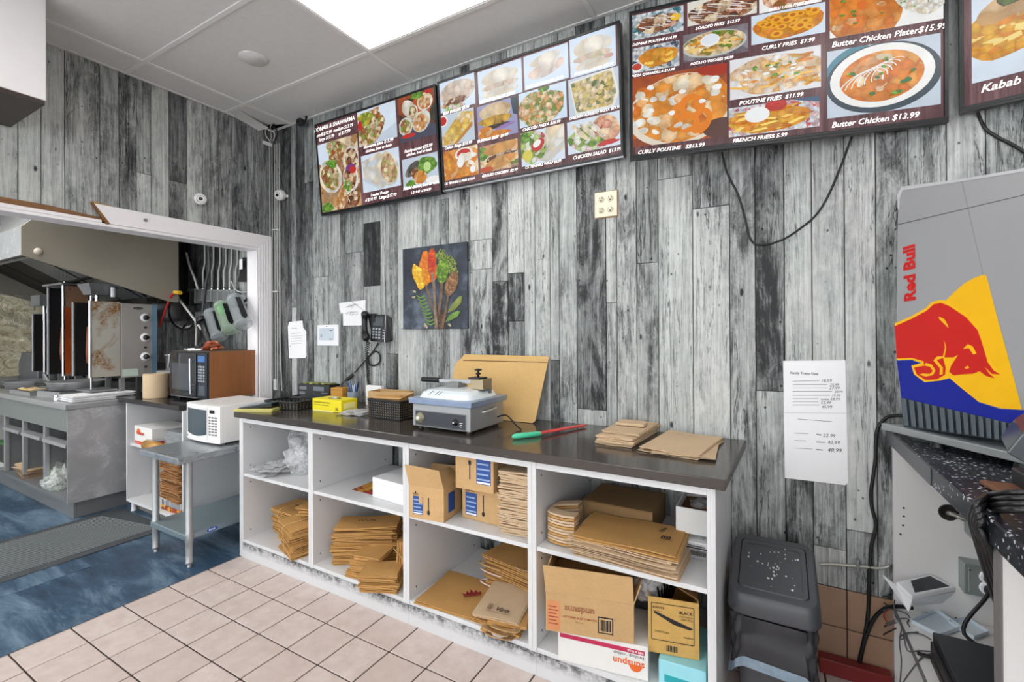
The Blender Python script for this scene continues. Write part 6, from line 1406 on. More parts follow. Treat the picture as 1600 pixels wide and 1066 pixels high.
# ------------------------------------------------------------------ the drinks cooler
z0 = CTZ + .022
c0, c1 = PZ(z0 + .012, 1386, 667), PZ(z0 + .012, 1577, 712); c0.z = c1.z = z0
r_ = (c1 - c0).normalized(); n_ = r_.cross(V(0, 0, 1)).normalized()
if n_.dot(CAM - c0) < 0: n_ = -n_
back = -n_
fg = thing('drinks_cooler', 'silver drinks cooler with a charging bull, yellow sun and blue panel on the speckled worktop', 'cooler', c0 + r_ * .28 + back * .15)
GRYP = mat('silver_plastic', (170, 172, 176), .38, .25, amt=.03)
W_ = .62; D_ = .42
FP = lambda x, y, z: c0 + r_ * x + back * y + V(0, 0, z)
# the printed face leans back a little
fo = FP(.0, .012, .015); tl_ = math.radians(4)
fu = (V(0, 0, 1) * math.cos(tl_) + back * math.sin(tl_)).normalized(); fn_ = r_.cross(fu); fn_ = fn_ if fn_.dot(n_) > 0 else -fn_
def fpx(u, v, off=0.): return plane_hit(fo + fn_ * off, fn_, u, v)
def outline(pix, off=0.): return [fpx(u, v, off) for u, v in pix]
A = lambda x, y: (1360 + x / 2.3167, 240 + y / 2.3167)
body = [A(118, 985), A(92, 640), A(95, 250), A(100, 150), A(112, 128), A(330, 95), A(560, 58), A(760, 40), A(760, 1080), A(640, 1062)]
bp = outline(body)
MB().ext(bp, V(.46, -.02, 0)).build('body', GRYP, fg, bevel=.006)
lab(MB().ext(outline([A(99, 200), A(97, 150), A(112, 120), A(330, 92), A(560, 52), A(760, 34), A(760, 44), A(560, 64), A(330, 101), A(116, 133), A(104, 158), A(102, 200)], .001), V(.42, -.02, 0)).build('top_trim', mat('pale_grey_trim', (196, 198, 202), .35), fg), 'pale grey top trim')
WX = V(.44, 0, 0); B_ = MB(); B_.hexa([FP(-.012, -.012, 0), FP(.46, -.012, 0), FP(.46, -.012, 0) + WX, FP(-.012, -.012, 0) + WX], [FP(-.012, -.012, .024), FP(.46, -.012, .024), FP(.46, -.012, .024) + WX, FP(-.012, -.012, .024) + WX])
lab(B_.build('base_tray', mat('pale_steel_tray', (176, 184, 188), .3, .5), fg, bevel=.003), 'pale steel base tray')
for x, y in ((.16, .0), (.4, .0), (.1, .34), (.4, .34)): MB().lathe([(.022, 0), (.018, .021)], FP(x, .03, -.0215) + V(y, 0, 0), (0, 0, 1), 14).build('foot', BLACKP, fg)
def fprint(pix, m, off, name='print'): return MB().ext(outline(pix, off), -fn_ * .0006).build(name, m, fg)
fprint([A(90, 258), A(560, 147), A(560, 149.5), A(90, 261)], mat('seam_shadow', (96, 98, 102), .5), .0008, 'seam')
fprint([A(328, 98), A(332, 98), A(408, 435), A(405, 437)], mat('seam_pale', (148, 150, 154), .5), .0008, 'seam')
lab(fprint([A(96, 750), A(150, 748), A(290, 800), A(390, 900), A(470, 925), A(548, 928), A(640, 935), A(650, 1010), A(553, 988), A(112, 885)], mat('deep_blue_print', (14, 34, 150), .35), .0010), 'deep blue printed panel')
lab(fprint([A(275, 530), A(300, 505), A(340, 470), A(380, 448), A(413, 438), A(420, 445), A(455, 580), A(500, 745), A(548, 928), A(470, 922), A(390, 898), A(330, 850), A(280, 808), A(265, 700)], mat('sun_yellow_print', (248, 190, 14), .35), .0014), 'yellow sun segment')
YO = mat('sun_yellow_print', (248, 190, 14), .35); RD = mat('bull_red_print', (206, 30, 26), .35)
lab(fprint([A(88, 615), A(150, 588), A(200, 560), A(222, 538), A(250, 530), A(275, 532), A(290, 548), A(350, 585), A(395, 635), A(412, 690), A(440, 760), A(476, 800), A(452, 800), A(452, 816), A(425, 805), A(395, 795), A(370, 802), A(330, 802), A(290, 812), A(255, 822), A(196, 828), A(158, 800), A(148, 768), A(185, 758), A(150, 746), A(95, 748)], YO, .0018), 'yellow outline of the bull')
lab(fprint([A(88, 625), A(150, 598), A(205, 568), A(228, 546), A(255, 540), A(285, 552), A(345, 592), A(388, 640), A(405, 690), A(424, 755), A(445, 785), A(470, 800), A(440, 798), A(412, 770), A(428, 795), A(450, 814), A(420, 806), A(395, 788), A(372, 797), A(330, 800), A(300, 803), A(285, 790), A(292, 768), A(318, 728), A(300, 738), A(262, 738), A(272, 775), A(270, 800), A(240, 818), A(200, 820), A(168, 800), A(158, 775), A(195, 768), A(192, 752), A(150, 740), A(95, 742)], RD, .0023, 'bull_emblem'), 'charging bull drawn in red')
for pts in ([(195, 768), (215, 772), (226, 788), (214, 798), (190, 796), (176, 800), (200, 808), (226, 802), (236, 786), (222, 764), (200, 758)], [(228, 750), (240, 735), (262, 735), (270, 702), (266, 676), (274, 700), (268, 738), (240, 748), (262, 775), (262, 800), (250, 802), (252, 778)], [(248, 590), (268, 600), (280, 622), (282, 632), (262, 612), (248, 598)], [(335, 708), (352, 690), (370, 698), (384, 724), (372, 728), (356, 704)], [(340, 776), (352, 768), (358, 776), (346, 780)]):
    fprint([A(*p) for p in pts], YO, .0027)
# lettering runs up the face
p = fpx(*A(162, 532), .0016); up_ = (fpx(*A(158, 330), .0016) - p); q_ = fpx(*A(120, 530), .0016) - p
o = text('Red Bull', p, up_, q_, RD, fg, up_.length, .05, 0, .045)
# ribbed skirt
RIB = mat('slate_ribbed_plastic', (86, 96, 104), .45, amt=.06)
nr = 19
for k in range(nr):
    a, b = k / nr, (k + .62) / nr
    def sk(t_, top_, off): 
        u = 112 + (640 - 112) * t_ if top_ else 122 + (640 - 122) * t_
        v = 885 + (1008 - 885) * t_ if top_ else 985 + (1062 - 985) * t_
        return fpx(*A(u, v), off)
    MB().hexa([sk(a, 0, .001), sk(b, 0, .001), sk(b, 0, .012), sk(a, 0, .012)], [sk(a, 1, .001), sk(b, 1, .001), sk(b, 1, .009), sk(a, 1, .009)]).build('rib', RIB, fg, bevel=.002, seg=1)
fprint([A(110, 884), A(650, 1010), A(650, 1064), A(120, 988)], mat('slate_dark', (62, 70, 78), .5), .0012, 'skirt')
# scale / glassy thing in front of it at the edge of the view
t = thing('payment_terminal', 'dark glossy wedge shaped device cut off by the right edge, beside the cooler', 'device', (4.14, -.87, CTZ))
q = [PY(-.86, 1572, 708), PY(-.86, 1597, 678), PY(-.86, 1660, 640), PY(-.86, 1660, 740), PY(-.86, 1600, 724)]
B(4.05, -.9, CTZ + .001, 4.2, -.75, CTZ + .05).build('foot', BLACKP, t, bevel=.004)
MB().ext(q, (.02, .10, .02)).build('housing', mat('smoky_gloss', (70, 74, 78), .1, amt=.3), t, bevel=.004)
# cable bundle over the edge with trays behind
RUST = mat('brown_tray', (126, 84, 62), .45, amt=.2)
t = tag(MB().hexa([V(4.02, -1.05, CTZ + .001), V(4.6, -1.05, CTZ + .001), V(4.6, -.76, CTZ + .001), V(3.99, -.76, CTZ + .001)], [V(4.02, -1.05, CTZ + .012), V(4.6, -1.05, CTZ + .012), V(4.6, -.76, CTZ + .012), V(3.99, -.76, CTZ + .012)]).build('brown_mat', RUST, bevel=.003), 'flat brown mat on the speckled worktop under the cables', 'mat')
t = tag(MB().hexa([V(4.03, -1.22, CTZ + .0135), V(4.6, -1.22, CTZ + .0135), V(4.6, -.90, CTZ + .0135), V(4.03, -.90, CTZ + .0135)], [V(4.06, -1.18, CTZ + .035), V(4.6, -1.18, CTZ + .035), V(4.6, -.93, CTZ + .035), V(4.06, -.93, CTZ + .035)]).build('keypad_base', BLACKG, bevel=.005), 'black glossy low device on the worktop at the right edge below the cables', 'device')
for k in range(4):
    dv_, z_ = 9 * k, CTZ + .055 - .006 * k
    pts = [PZ(z_, 1660, 772 + dv_), PZ(z_, 1585, 770 + dv_), PX(CX + .02, 1546, 774 + dv_), PX(CX - .014, 1526 + 3 * k, 788 + dv_), PX(CX - .016, 1518 + 4 * k, 812 + 4 * k), PX(CX - .006, 1526 + 5 * k, 845), PX(CX + .03, 1538 + 6 * k, 885), PX(CX + .07, 1551 + 6 * k, 925), PX(CX + .12, 1564 + 6 * k, 965)]
    o = MB().tube(bez(pts, 8), .0065, 8).build('cable', mat('black_cable_gloss', (28, 29, 32), .3, amt=.1)); tag(o, NTH[k] + ' black cable from the left in the bundle over the speckled worktop edge', 'cable', 'cables hanging over the right worktop')
# low shelf things
ZS = .326
GALV = steel_mat('galvanised_steel', (168, 178, 176), .42)
a, b, c_, d_ = PY(-.037, 1497, 869), PY(-.037, 1545, 868), PY(-.037, 1552, 932), PY(-.037, 1499, 916)
x0, x1, z0, z1 = a.x, a.x + .125, d_.z, a.z
t = thing('junction_box', 'galvanised steel junction box with two outlets inside the right counter', 'junction box', ((x0 + x1) / 2, -.04, z0))
MB().hexa([V(x0, -.095, z0), V(x1, -.095, z0), V(x1, -.036, z0), V(x0, -.036, z0)], [V(x0, -.095, z1), V(x1, -.095, z1), V(x1, -.036, z1), V(x0, -.036, z1)]).build('box', GALV, t, bevel=.003)
B(x0 + .012, -.0985, z0 + .012, x1 - .012, -.0955, z1 - .012).build('cover', GALV, t, bevel=.002)
for f_ in (.33, .68):
    cz = z0 + (z1 - z0) * f_; cxx = (x0 + x1) / 2
    MB().lathe([(.024, 0), (.024, .004), (.017, .005), (0, .005)], V(cxx, -.0985, cz), (0, -1, 0), 18).build('outlet', mat('white_plastic', (236, 238, 242), .35), t)
    MB().lathe([(.014, 0), (.017, .012), (.013, .035), (.006, .045)], V(cxx, -.104, cz), (0, -1, 0), 12).build('plug', BLACKP, t)
for u in (.12, .88): MB().lathe([(.004, 0), (.003, .002)], V(x0 + (x1 - x0) * u, -.0985, z1 - .02), (0, -1, 0), 8).build('screw', CHROME, t)
px_, pz_ = (x0 + x1) / 2, z0 + (z1 - z0) * .6
o = cable([V(px_, -.145, pz_), V(px_ - .03, -.18, pz_ - .03), V(px_ - .10, -.24, ZS + .05), V(4.22, -.30, ZS + .01), V(4.12, -.34, ZS + .008), V(4.02, -.36, ZS + .008), V(3.95, -.36, ZS + .01)], .006); tag(o, 'black lead plugged into the junction box and lying on the low shelf', 'cable')
t = thing('connector_box', 'steel connector box under the speckled worktop with an armoured cable', 'junction box', PY(-.06, 1512, 830))
a = PY(-.037, 1500, 800); B(a.x + .01, -.10, a.z - .07, a.x + .09, -.037, a.z + .035).build('box', GALV, t, bevel=.004)
MB().tube([V(a.x + .05, -.10, a.z - .03), V(a.x + .07, -.13, a.z - .05), V(a.x + .09, -.15, a.z - .06)], .016, 10).build('connector', BLACKP, t)
armoured([PY(-.034, 1482, 802), PY(-.05, 1486, 803), PY(-.055, 1494, 806), PY(-.06, 1503, 810), PY(-.06, 1509, 813)], .009, 'short armoured cable from the round hole to the connector box')
# the small white screen
t = thing('small_monitor', 'small white framed screen with folding stand lying on the low shelf', 'screen', (4.03, -.28, ZS))
s4 = [PZ(z_, *p) for z_, p in ((.415, (1425, 938)), (.428, (1494, 924)), (.462, (1455, 904)), (.446, (1400, 916)))]
MB().ext(s4, (0, 0, .016)).build('frame', mat('white_plastic', (236, 238, 242), .35), t, bevel=.003)
cc = sum(s4, V(0, 0, 0)) / 4; MB().poly([cc + (p - cc) * k + V(0, 0, .0165) for p, k in zip(s4, (.74, .80, .82, .72))]).build('display', mat('dark_screen_glass', (78, 80, 84), .12), t)
q = [PZ(ZS + .002, *p) for p in ((1428, 950), (1500, 955), (1510, 950), (1492, 932))]
MB().ext(q, (0, 0, .004)).build('stand_foot', mat('clear_acrylic', (206, 208, 210), .1, alpha=.6), t)
MB().ext([s4[0] + V(0, 0, -.001), s4[1] + V(0, 0, -.001), q[2] + V(0, 0, .006), q[0] + V(0, 0, .006)], (.003, .003, 0)).build('stand_leg', mat('white_plastic', (236, 238, 242), .35), t)
MB().ext([s4[3] + V(0, 0, 0), s4[3] + V(-.04, .0, .03), s4[0] + V(-.01, 0, -.045), s4[0] + V(0, 0, -.0)], (.004, .004, 0)).build('stand_side', mat('white_plastic', (236, 238, 242), .35), t)
# plastic trays
PT = mat('translucent_tray', (214, 226, 236), .25, amt=.02)
def tray(label, pix, z, h_):
    p = [PZ(z, *q) for q in pix]; c = sum(p, V(0, 0, 0)) / 4; t = thing('plastic_tray', label, 'tray', (c.x, c.y, z))
    MB().ext(p, (0, 0, .003)).build('base', PT, t, bevel=.001)
    b = MB()
    for i in range(4):
        a, d = p[i], p[(i + 1) % 4]; o_ = V(0, 0, .003); b.hexa([a + o_, d + o_, d + (c - d) * .03 + o_, a + (c - a) * .03 + o_], [a + (a - c) * .03 + V(0, 0, h_), d + (d - c) * .03 + V(0, 0, h_), d + V(0, 0, h_), a + V(0, 0, h_)])
    b.build('rim', PT, t)
tray('pale translucent plastic tray lying on the low shelf beside the small screen', ((1424, 975), (1468, 997), (1502, 985), (1464, 958)), ZS + .001, .016)
tray('second pale plastic tray on the low shelf, against the divider', ((1482, 975), (1522, 1000), (1545, 992), (1511, 970)), ZS + .001, .014)
# cash drawer and scanner
cdw = [PZ(ZS + .17, *p) for p in ((1457, 986), (1495, 1090), (1640, 1090), (1560, 1005))]
cdw = [PZ(.43, 1457, 987), PZ(.43, 1494, 1062), None, None]
e0, e1 = cdw[0], cdw[1]; dv = (e1 - e0); dv.z = 0; dv = dv.normalized(); sdv = V(-dv.y, dv.x, 0); sdv = sdv if sdv.x > 0 else -sdv
Q = lambda a, b, z: V(e0.x, e0.y, 0) + dv * a + sdv * b + V(0, 0, z)
t = thing('cash_drawer', 'black metal cash drawer on the low shelf of the right counter', 'cash drawer', Q(.18, .2, ZS + .001))
MB().hexa([Q(0, 0, ZS + .001), Q(.36, 0, ZS + .001), Q(.36, .36, ZS + .001), Q(0, .36, ZS + .001)], [Q(0, 0, .43), Q(.36, 0, .43), Q(.36, .36, .43), Q(0, .36, .43)]).build('case', mat('black_powder_coat', (38, 42, 48), .4, amt=.15, bump=.05), t, bevel=.003)
MB().hexa([Q(.012, -.008, ZS + .012), Q(.35, -.008, ZS + .012), Q(.35, 0, ZS + .012), Q(.012, 0, ZS + .012)], [Q(.012, -.008, .405), Q(.35, -.008, .405), Q(.35, 0, .405), Q(.012, 0, .405)]).build('drawer_front', BLACKP, t, bevel=.002)
MB().hexa([Q(.06, -.0095, .36), Q(.3, -.0095, .36), Q(.3, -.008, .36), Q(.06, -.008, .36)], [Q(.06, -.0095, .37), Q(.3, -.0095, .37), Q(.3, -.008, .37), Q(.06, -.008, .37)]).build('slot', INK, t)
p = [PZ(.4315, *q) for q in ((1537, 1003), (1549, 1003), (1556, 1060), (1543, 1062))]
t = thing('hand_scanner', 'black handheld scanner with orange rim lying on the cash drawer', 'scanner', (p[0].x, p[0].y, .4315))
ORN = mat('orange_rubber', (240, 116, 30), .4)
pc = Q(.13, .19, .431); ln_ = .15
oo = [pc + dv * (ln_ * math.cos(a)) * (.75) + sdv * (.05 * math.sin(a)) for a in [2 * PI * i / 24 for i in range(24)]]
MB().ext(oo, (0, 0, .022)).build('grip', ORN, t, bevel=.004)
oo = [pc + dv * (ln_ * math.cos(a)) * (.68) + sdv * (.038 * math.sin(a)) + V(0, 0, .022) for a in [2 * PI * i / 24 for i in range(24)]]
MB().ext(oo, (0, 0, .018)).build('body', BLACKG, t, bevel=.004)
MB().lathe([(.008, 0), (.006, .003), (0, .004)], pc - dv * .06 + V(0, 0, .040), (0, 0, 1), 12).build('button', mat('white_cap', (226, 226, 220), .4), t)
# thin leads
GL = mat('grey_lead', (88, 90, 94), .5)
A = lambda x, y: (1380 + x / 4.936, 850 + y / 4.936)
leads = [([(0, 515), (60, 505), (130, 520), (180, 540), (205, 570)], 'thin grey lead looping over the shelf edge, uppermost'), ([(270, 680), (180, 690), (140, 710), (130, 735), (155, 730), (150, 700)], 'thin grey lead curling beside the plastic tray'), ([(365, 830), (280, 825), (200, 830), (175, 790), (165, 710), (200, 685), (300, 700), (370, 740)], 'thin grey lead running to the cash drawer'), ([(560, 540), (660, 555), (740, 580), (850, 605)], 'thin grey lead behind the plastic trays'), ([(535, 600), (580, 555), (630, 535), (700, 565)], 'short bent grey lead between the trays'), ([(850, 575), (780, 545), (745, 560), (800, 590), (850, 600)], 'thin grey lead looped by the divider'), ([(330, 530), (430, 535), (560, 540)], 'thin dark lead under the small screen'), ([(80, 590), (140, 575), (195, 580), (185, 610), (205, 640)], 'thin dark lead hooked by the plastic tray')]
for pts, lb in leads:
    o = cable([PZ(ZS + .004, *A(*p)) for p in pts], .0022, 'lead', GL, 6, 5); tag(o, lb, 'lead')
o = cable([PZ(ZS + .004, *A(90, 420)), PX(CX - .004, *A(85, 480)), PX(CX - .012, *A(95, 560)), PX(CX - .006, *A(140, 640)), PX(CX - .006, *A(125, 760)), PX(CX - .006, *A(140, 900)), PX(CX - .006, *A(130, 1066))], .0022, 'lead', GL, 6, 5); tag(o, 'thin grey lead hanging down in front of the low shelf', 'lead')
o = cable([PZ(ZS + .004, *A(375, 845)), PZ(ZS + .004, *A(300, 875)), PX(CX - .004, *A(230, 960)), PX(CX - .006, *A(160, 1060)), PX(CX - .006, *A(140, 1100))], .0022, 'lead', GL, 6, 5); tag(o, 'thin grey lead dropping from the cash drawer to the floor', 'lead')
t = tag(MB().tube([PX(CX - .012, 1386, 976), PX(CX - .012, 1401, 971)], .006, 8).build('lead_splitter', STEELD), 'small grey splitter on the leads at the shelf edge', 'connector')
o = cable([PX(CX - .012, 1386, 972), PX(CX - .02, 1381, 964), PX(CX - .02, 1383, 956), PX(CX - .012, 1390, 952)], .0022, 'lead', mat('red_lead', (180, 50, 44), .5), 6, 5); tag(o, 'short red lead curling at the shelf edge', 'lead')
o = cable([PX(CX - .012, 1386, 977), PX(CX - .02, 1373, 985), PX(CX - .02, 1371, 998), PX(CX - .016, 1384, 990), PX(CX - .012, 1400, 982)], .0026, 'lead', RUBBER, 6, 5); tag(o, 'short black lead looped in front of the shelf edge', 'lead')
o = cable([PX(CX - .012, 1385, 945), PX(CX - .02, 1376, 937), PX(CX - .016, 1383, 932), PX(CX - .008, 1393, 937)], .0026, 'lead', RUBBER, 6, 5); tag(o, 'black lead arching over the shelf corner beside the small screen', 'lead')
# red strip on the floor
a, b = PY(-.06, 1283, 1043), PY(-.06, 1390, 1066)
t = thing('dustpan', 'dark red plastic strip standing on the floor behind the waste bin', 'strip', (3.8, -.05, 0))
REDP = mat('dark_red_plastic', (130, 34, 36), .4)
B(3.70, -.075, .001, 3.935, -.02, .06).build('blade', REDP, t, bevel=.004)
B(3.70, -.082, .052, 3.935, -.0755, .066).build('lip', REDP, t, bevel=.002)

# ------------------------------------------------------------------ the small steel table in the doorway
t = thing('steel_table', 'small stainless steel table on round legs in the doorway, under the white microwave', 'table', (.305, -.53, 0))
TX, TY = .065, -.955; TX2, TY2 = .535, -.02; TZ = .668
B(TX, TY, TZ - .040, TX2, TY2, TZ).build('top', steel_mat('satin_table_steel', (172, 178, 184), .26), t, bevel=.006)
GALVT = steel_mat('galvanised_shelf', (150, 168, 176), .4)
lab(B(TX + .02, TY + .05, .165, TX2 - .02, TY2 - .02, .2).build('undershelf', GALVT, t, bevel=.004), 'bluish galvanised undershelf')
for x in (TX + .035, TX2 - .03):
    for y in (TY + .075, TY2 - .06):
        b = MB().lathe([(.0105, 0), (.0115, .012), (.008, .014), (.008, .022), (.021, .024), (.021, .035), (.019, .038), (.0205, .15), (.0225, .155), (.0225, .21), (.0195, .215), (.0195, TZ - .041)], V(x, y, 0), (0, 0, 1), 20)
        b.build('leg', STEEL, t)
STK = mat('blue_sticker', (30, 80, 170), .4)
sy = TY + .20; q = MB().poly([V(TX2 - .0195, sy + .032 * a, .184 + .013 * b_) for a, b_ in ell(0, 0, 1, 1)]); lab(q.build('sticker', STK, t), 'small blue oval sticker')
q = MB()
for k in range(4): q.box(TX2 - .0198, sy - .02 + .010 * k, .179, TX2 - .0190, sy - .014 + .010 * k, .189)
q.build('sticker_print', PAPER, t)
# white microwave
WM_ = mat('white_appliance', (232, 231, 230), .32, amt=.02)
t = thing('microwave_oven', 'white microwave oven standing on the small steel table', 'microwave', (.25, -.49, TZ))
x0, x1, y0, y1, z0, z1 = .045, .452, -.668, -.305, TZ + .014, TZ + .258
for x in (x0 + .03, x1 - .03):
    for y in (y0 + .04, y1 - .04): MB().lathe([(.012, 0), (.010, .014)], V(x, y, TZ + .0005), (0, 0, 1), 10).build('foot', BLACKP, t)
B(x0, y0, z0, x1, y1, z1).build('body', WM_, t, bevel=.006)
b = MB()
for i in range(12):
    a0, a1 = i / 12, (i + 1) / 12; f = lambda u: .018 * (1 - (2 * u - 1) ** 2) + .004
    xa, xb = x0 + (x1 - x0) * a0, x0 + (x1 - x0) * a1
    b.hexa([V(xa, y0 - f(a0), z0), V(xb, y0 - f(a1), z0), V(xb, y0, z0), V(xa, y0, z0)], [V(xa, y0 - f(a0), z1 - .002), V(xb, y0 - f(a1), z1 - .002), V(xb, y0, z1 - .002), V(xa, y0, z1 - .002)])
b.build('front', WM_, t)
def mf(u, z, o): u_ = u; return V(x0 + (x1 - x0) * u_, y0 - (.018 * (1 - (2 * u_ - 1) ** 2) + .004) - o, z)
b = MB()
for i in range(8):
    a0, a1 = .055 + .625 * i / 8, .055 + .625 * (i + 1) / 8; zz = lambda u: z0 + .048 - .016 * math.sin(PI * (u - .055) / .625) + .006 * (u - .3)
    b.poly([mf(a0, zz(a0), .0012), mf(a1, zz(a1), .0012), mf(a1, z1 - .034, .0012), mf(a0, z1 - .034, .0012)])
lab(b.build('door_window', mat('dark_door_glass', (70, 84, 92), .1), t), 'dark glass door window')
MB().poly([mf(.70, z0 + .01, .001), mf(.706, z0 + .01, .001), mf(.706, z1 - .01, .001), mf(.70, z1 - .01, .001)]).build('door_seam', mat('grey_seam', (150, 150, 150), .6), t)
MB().poly([mf(.76, z1 - .052, .0012), mf(.88, z1 - .052, .0012), mf(.88, z1 - .030, .0012), mf(.76, z1 - .030, .0012)]).build('display', BLACKG, t)
for r_ in range(7):
    for c_ in range(3):
        u = .735 + .072 * c_; z = z1 - .085 - .0185 * r_
        MB().hexa([mf(u, z, .0005), mf(u + .05, z, .0005), mf(u + .05, z, 0), mf(u, z, 0)], [mf(u, z + .011, .002), mf(u + .05, z + .011, .002), mf(u + .05, z + .011, 0), mf(u, z + .011, 0)]).build('button', mat('grey_button', (130, 130, 132), .5), t)
MB().lathe([(.007, 0), (.007, .001)], mf(.05, z0 + .022, .0005), (0, -1, 0), 10).build('badge', mat('grey_button', (130, 130, 132), .5), t)

# ------------------------------------------------------------------ floor mat with ribs
t = thing('floor_mat', 'long black ribbed rubber mat on the blue kitchen floor', 'mat', (-.7, -1.4, .0015))
M0, M1, MY0, MY1 = -.98, -.22, -2.7, -.66
RUB = mat('black_rubber_mat', (66, 70, 74), .55, amt=.12)
sk_ = lambda y: -.0 * y
B(M0, MY0, .0016, M1, MY1, .008).build('mat_base', RUB, t, bevel=.003)
b = MB(); n = 120; RUBL = mat('worn_rubber_ribs', (96, 101, 104), .5, amt=.12)
for i in range(n):
    y = MY0 + .06 + (MY1 - MY0 - .20) * i / n
    b.hexa([V(M0 + .07, y, .008), V(M1 - .07, y + .11, .008), V(M1 - .07, y + .119, .008), V(M0 + .07, y + .009, .008)], [V(M0 + .07, y + .002, .012), V(M1 - .07, y + .112, .012), V(M1 - .07, y + .117, .012), V(M0 + .07, y + .007, .012)])
stuff(b.build('ribs', RUBL, t))

# ------------------------------------------------------------------ kitchen cabinet with the black worktop
kc_ = thing('kitchen_cabinet', 'white open cabinet under the black worktop beside the steel counter', 'cabinet', (-.47, -.32, 0))
KX0, KX1, KY = -.905, -.02, -.655
B(KX0, KY, .075, KX0 + .018, -.02, .852).build('side_panel', WHITE, kc_, bevel=.001); B(KX1 - .018, KY - .01, .02, KX1, -.02, .852).build('side_panel', WHITE, kc_, bevel=.001)
B(KX0 + .018, KY, .075, KX1 - .018, -.02, .095).build('bottom_board', WHITE, kc_, bevel=.001)
B(KX0 + .018, KY + .02, .51, KX1 - .018, -.05, .527).build('shelf', WHITE, kc_, bevel=.001)
B(KX0 + .03, KY + .06, .0016, KX1 - .03, KY + .075, .074).build('kickboard', mat('grimy_kick', (120, 118, 114), .6, amt=.3), kc_)
for x in (KX0 + .05, KX1 - .3): MB().lathe([(.02, 0), (.016, .01), (.016, .073)], V(x, KY + .03, .0016), (0, 0, 1), 12).build('foot', WHITE, kc_)
tag(B(-1.2, -.672, .853, -.06, -.012, .888).build('worktop', mat('black_granite_laminate', (40, 38, 38), .12, amt=.2, scale=60), bevel=.003), 'glossy black worktop in the kitchen under the microwave', 'worktop')
KT = .889
# in it
scn = Carton('sauce_carton', 'white sauce carton with orange sun logo on the shelf of the kitchen cabinet', .5285, V(-.80, -.640, .5285), V(-.50, -.650, .5285), .24, .15, mat('white_carton', (226, 226, 224), .6, amt=.03))
scn.front(.01, .012, .2, .036, mat('orange_red_band', (214, 74, 36), .5), 'colour_band'); q = MB(); q.poly([scn.P(.075 + .036 * math.cos(a_), -.0013, .095 + .038 * math.sin(a_)) for a_ in [PI * i / 16 for i in range(17)]] ); q.build('print', ORG, scn.t)
scn.write('sunspun', .04, .088, .13, .02, mat('orange_red_band', (214, 74, 36), .5), 0, .02); scn.write('500 x 8 mL', .03, .018, .06, .012, PAPER)
scn.side(.02, .02, .2, .05, mat('magenta_band', (190, 40, 84), .5))
MB().hexa([scn.P(-.001, .01, .03), scn.P(0, .01, .03), scn.P(0, .2, .03), scn.P(-.001, .2, .03)], [scn.P(-.001, .01, .05), scn.P(0, .01, .05), scn.P(0, .2, .05), scn.P(-.001, .2, .05)]).build('print', mat('orange_red_band', (214, 74, 36), .5), scn.t)
t = thing('film_roll', 'amber brown roll of film lying in the kitchen cabinet in front of the white carton', 'roll', (-.42, -.67, .528))
MB().lathe([(.018, 0), (.038, 0), (.038, .24), (.018, .24), (.018, 0)], V(-.52, -.672, .567), (1, -.04, 0), 24).build('roll', mat('amber_film', (178, 132, 62), .25, amt=.1), t)
ALU = steel_mat('aluminium_foil_pan', (206, 210, 214), .28)
for k in range(9):
    c = V(-.20, -.55, .529 + .0135 * k); b = MB()
    b.hexa([c + V(-.10, -.07, 0), c + V(.10, -.07, 0), c + V(.10, .07, 0), c + V(-.10, .07, 0)], [c + V(-.12, -.09, .05), c + V(.12, -.09, .05), c + V(.12, .09, .05), c + V(-.12, .09, .05)])
    b.box(-.128 + c.x, -.098 + c.y, c.z + .05, .128 + c.x, .098 + c.y, c.z + .053)
    tag(b.build('foil_pan', ALU, bevel=.002, seg=1), ORD[k] + ' silver foil pan of the stack beside the film roll' if k < 8 else 'silver foil pan, topmost of the stack beside the film roll', 'foil pan', 'stacked foil pans in the kitchen cabinet' if k < 8 else None)
z = .0965
t = tag(B(-.42, -.63, z, -.14, -.36, z + .03).build('red_flyer_pack', PIZ, bevel=.002), 'red and yellow printed pack at the bottom of the kitchen cabinet', 'pack'); z += .031
b = MB()
t = thing('striped_carton', 'white striped pack under the kraft bags in the kitchen cabinet', 'pack', (-.28, -.49, z)); B(-.41, -.625, z, -.15, -.37, z + .045).build('body', PAPER, t, bevel=.002)
for i in range(14): b.box(-.405 + .0185 * i, -.6265, z + .002, -.396 + .0185 * i, -.625, z + .043)
b.build('stripes', mat('grey_print', (70, 72, 80), .7), t); z += .046
KRD = kraft_mat('shaded_kraft', (168, 122, 80), .14); rr = random.Random(9)
for k in range(14):
    o = bag_obj('paper_bag', bag_data(.30, .24, .018, 3, KRD, 160 + k % 4, .010, .012), Matrix.Translation((-.29 + rr.uniform(-.02, .02), -.50 + rr.uniform(-.015, .015), z)) @ rotz(rr.uniform(-.1, .1))); z += .0205
    tag(o, ('topmost' if k == 13 else ORD[k]) + ' crumpled kraft bag of the pile in the kitchen cabinet', 'paper bag', 'crumpled bags in the kitchen cabinet')

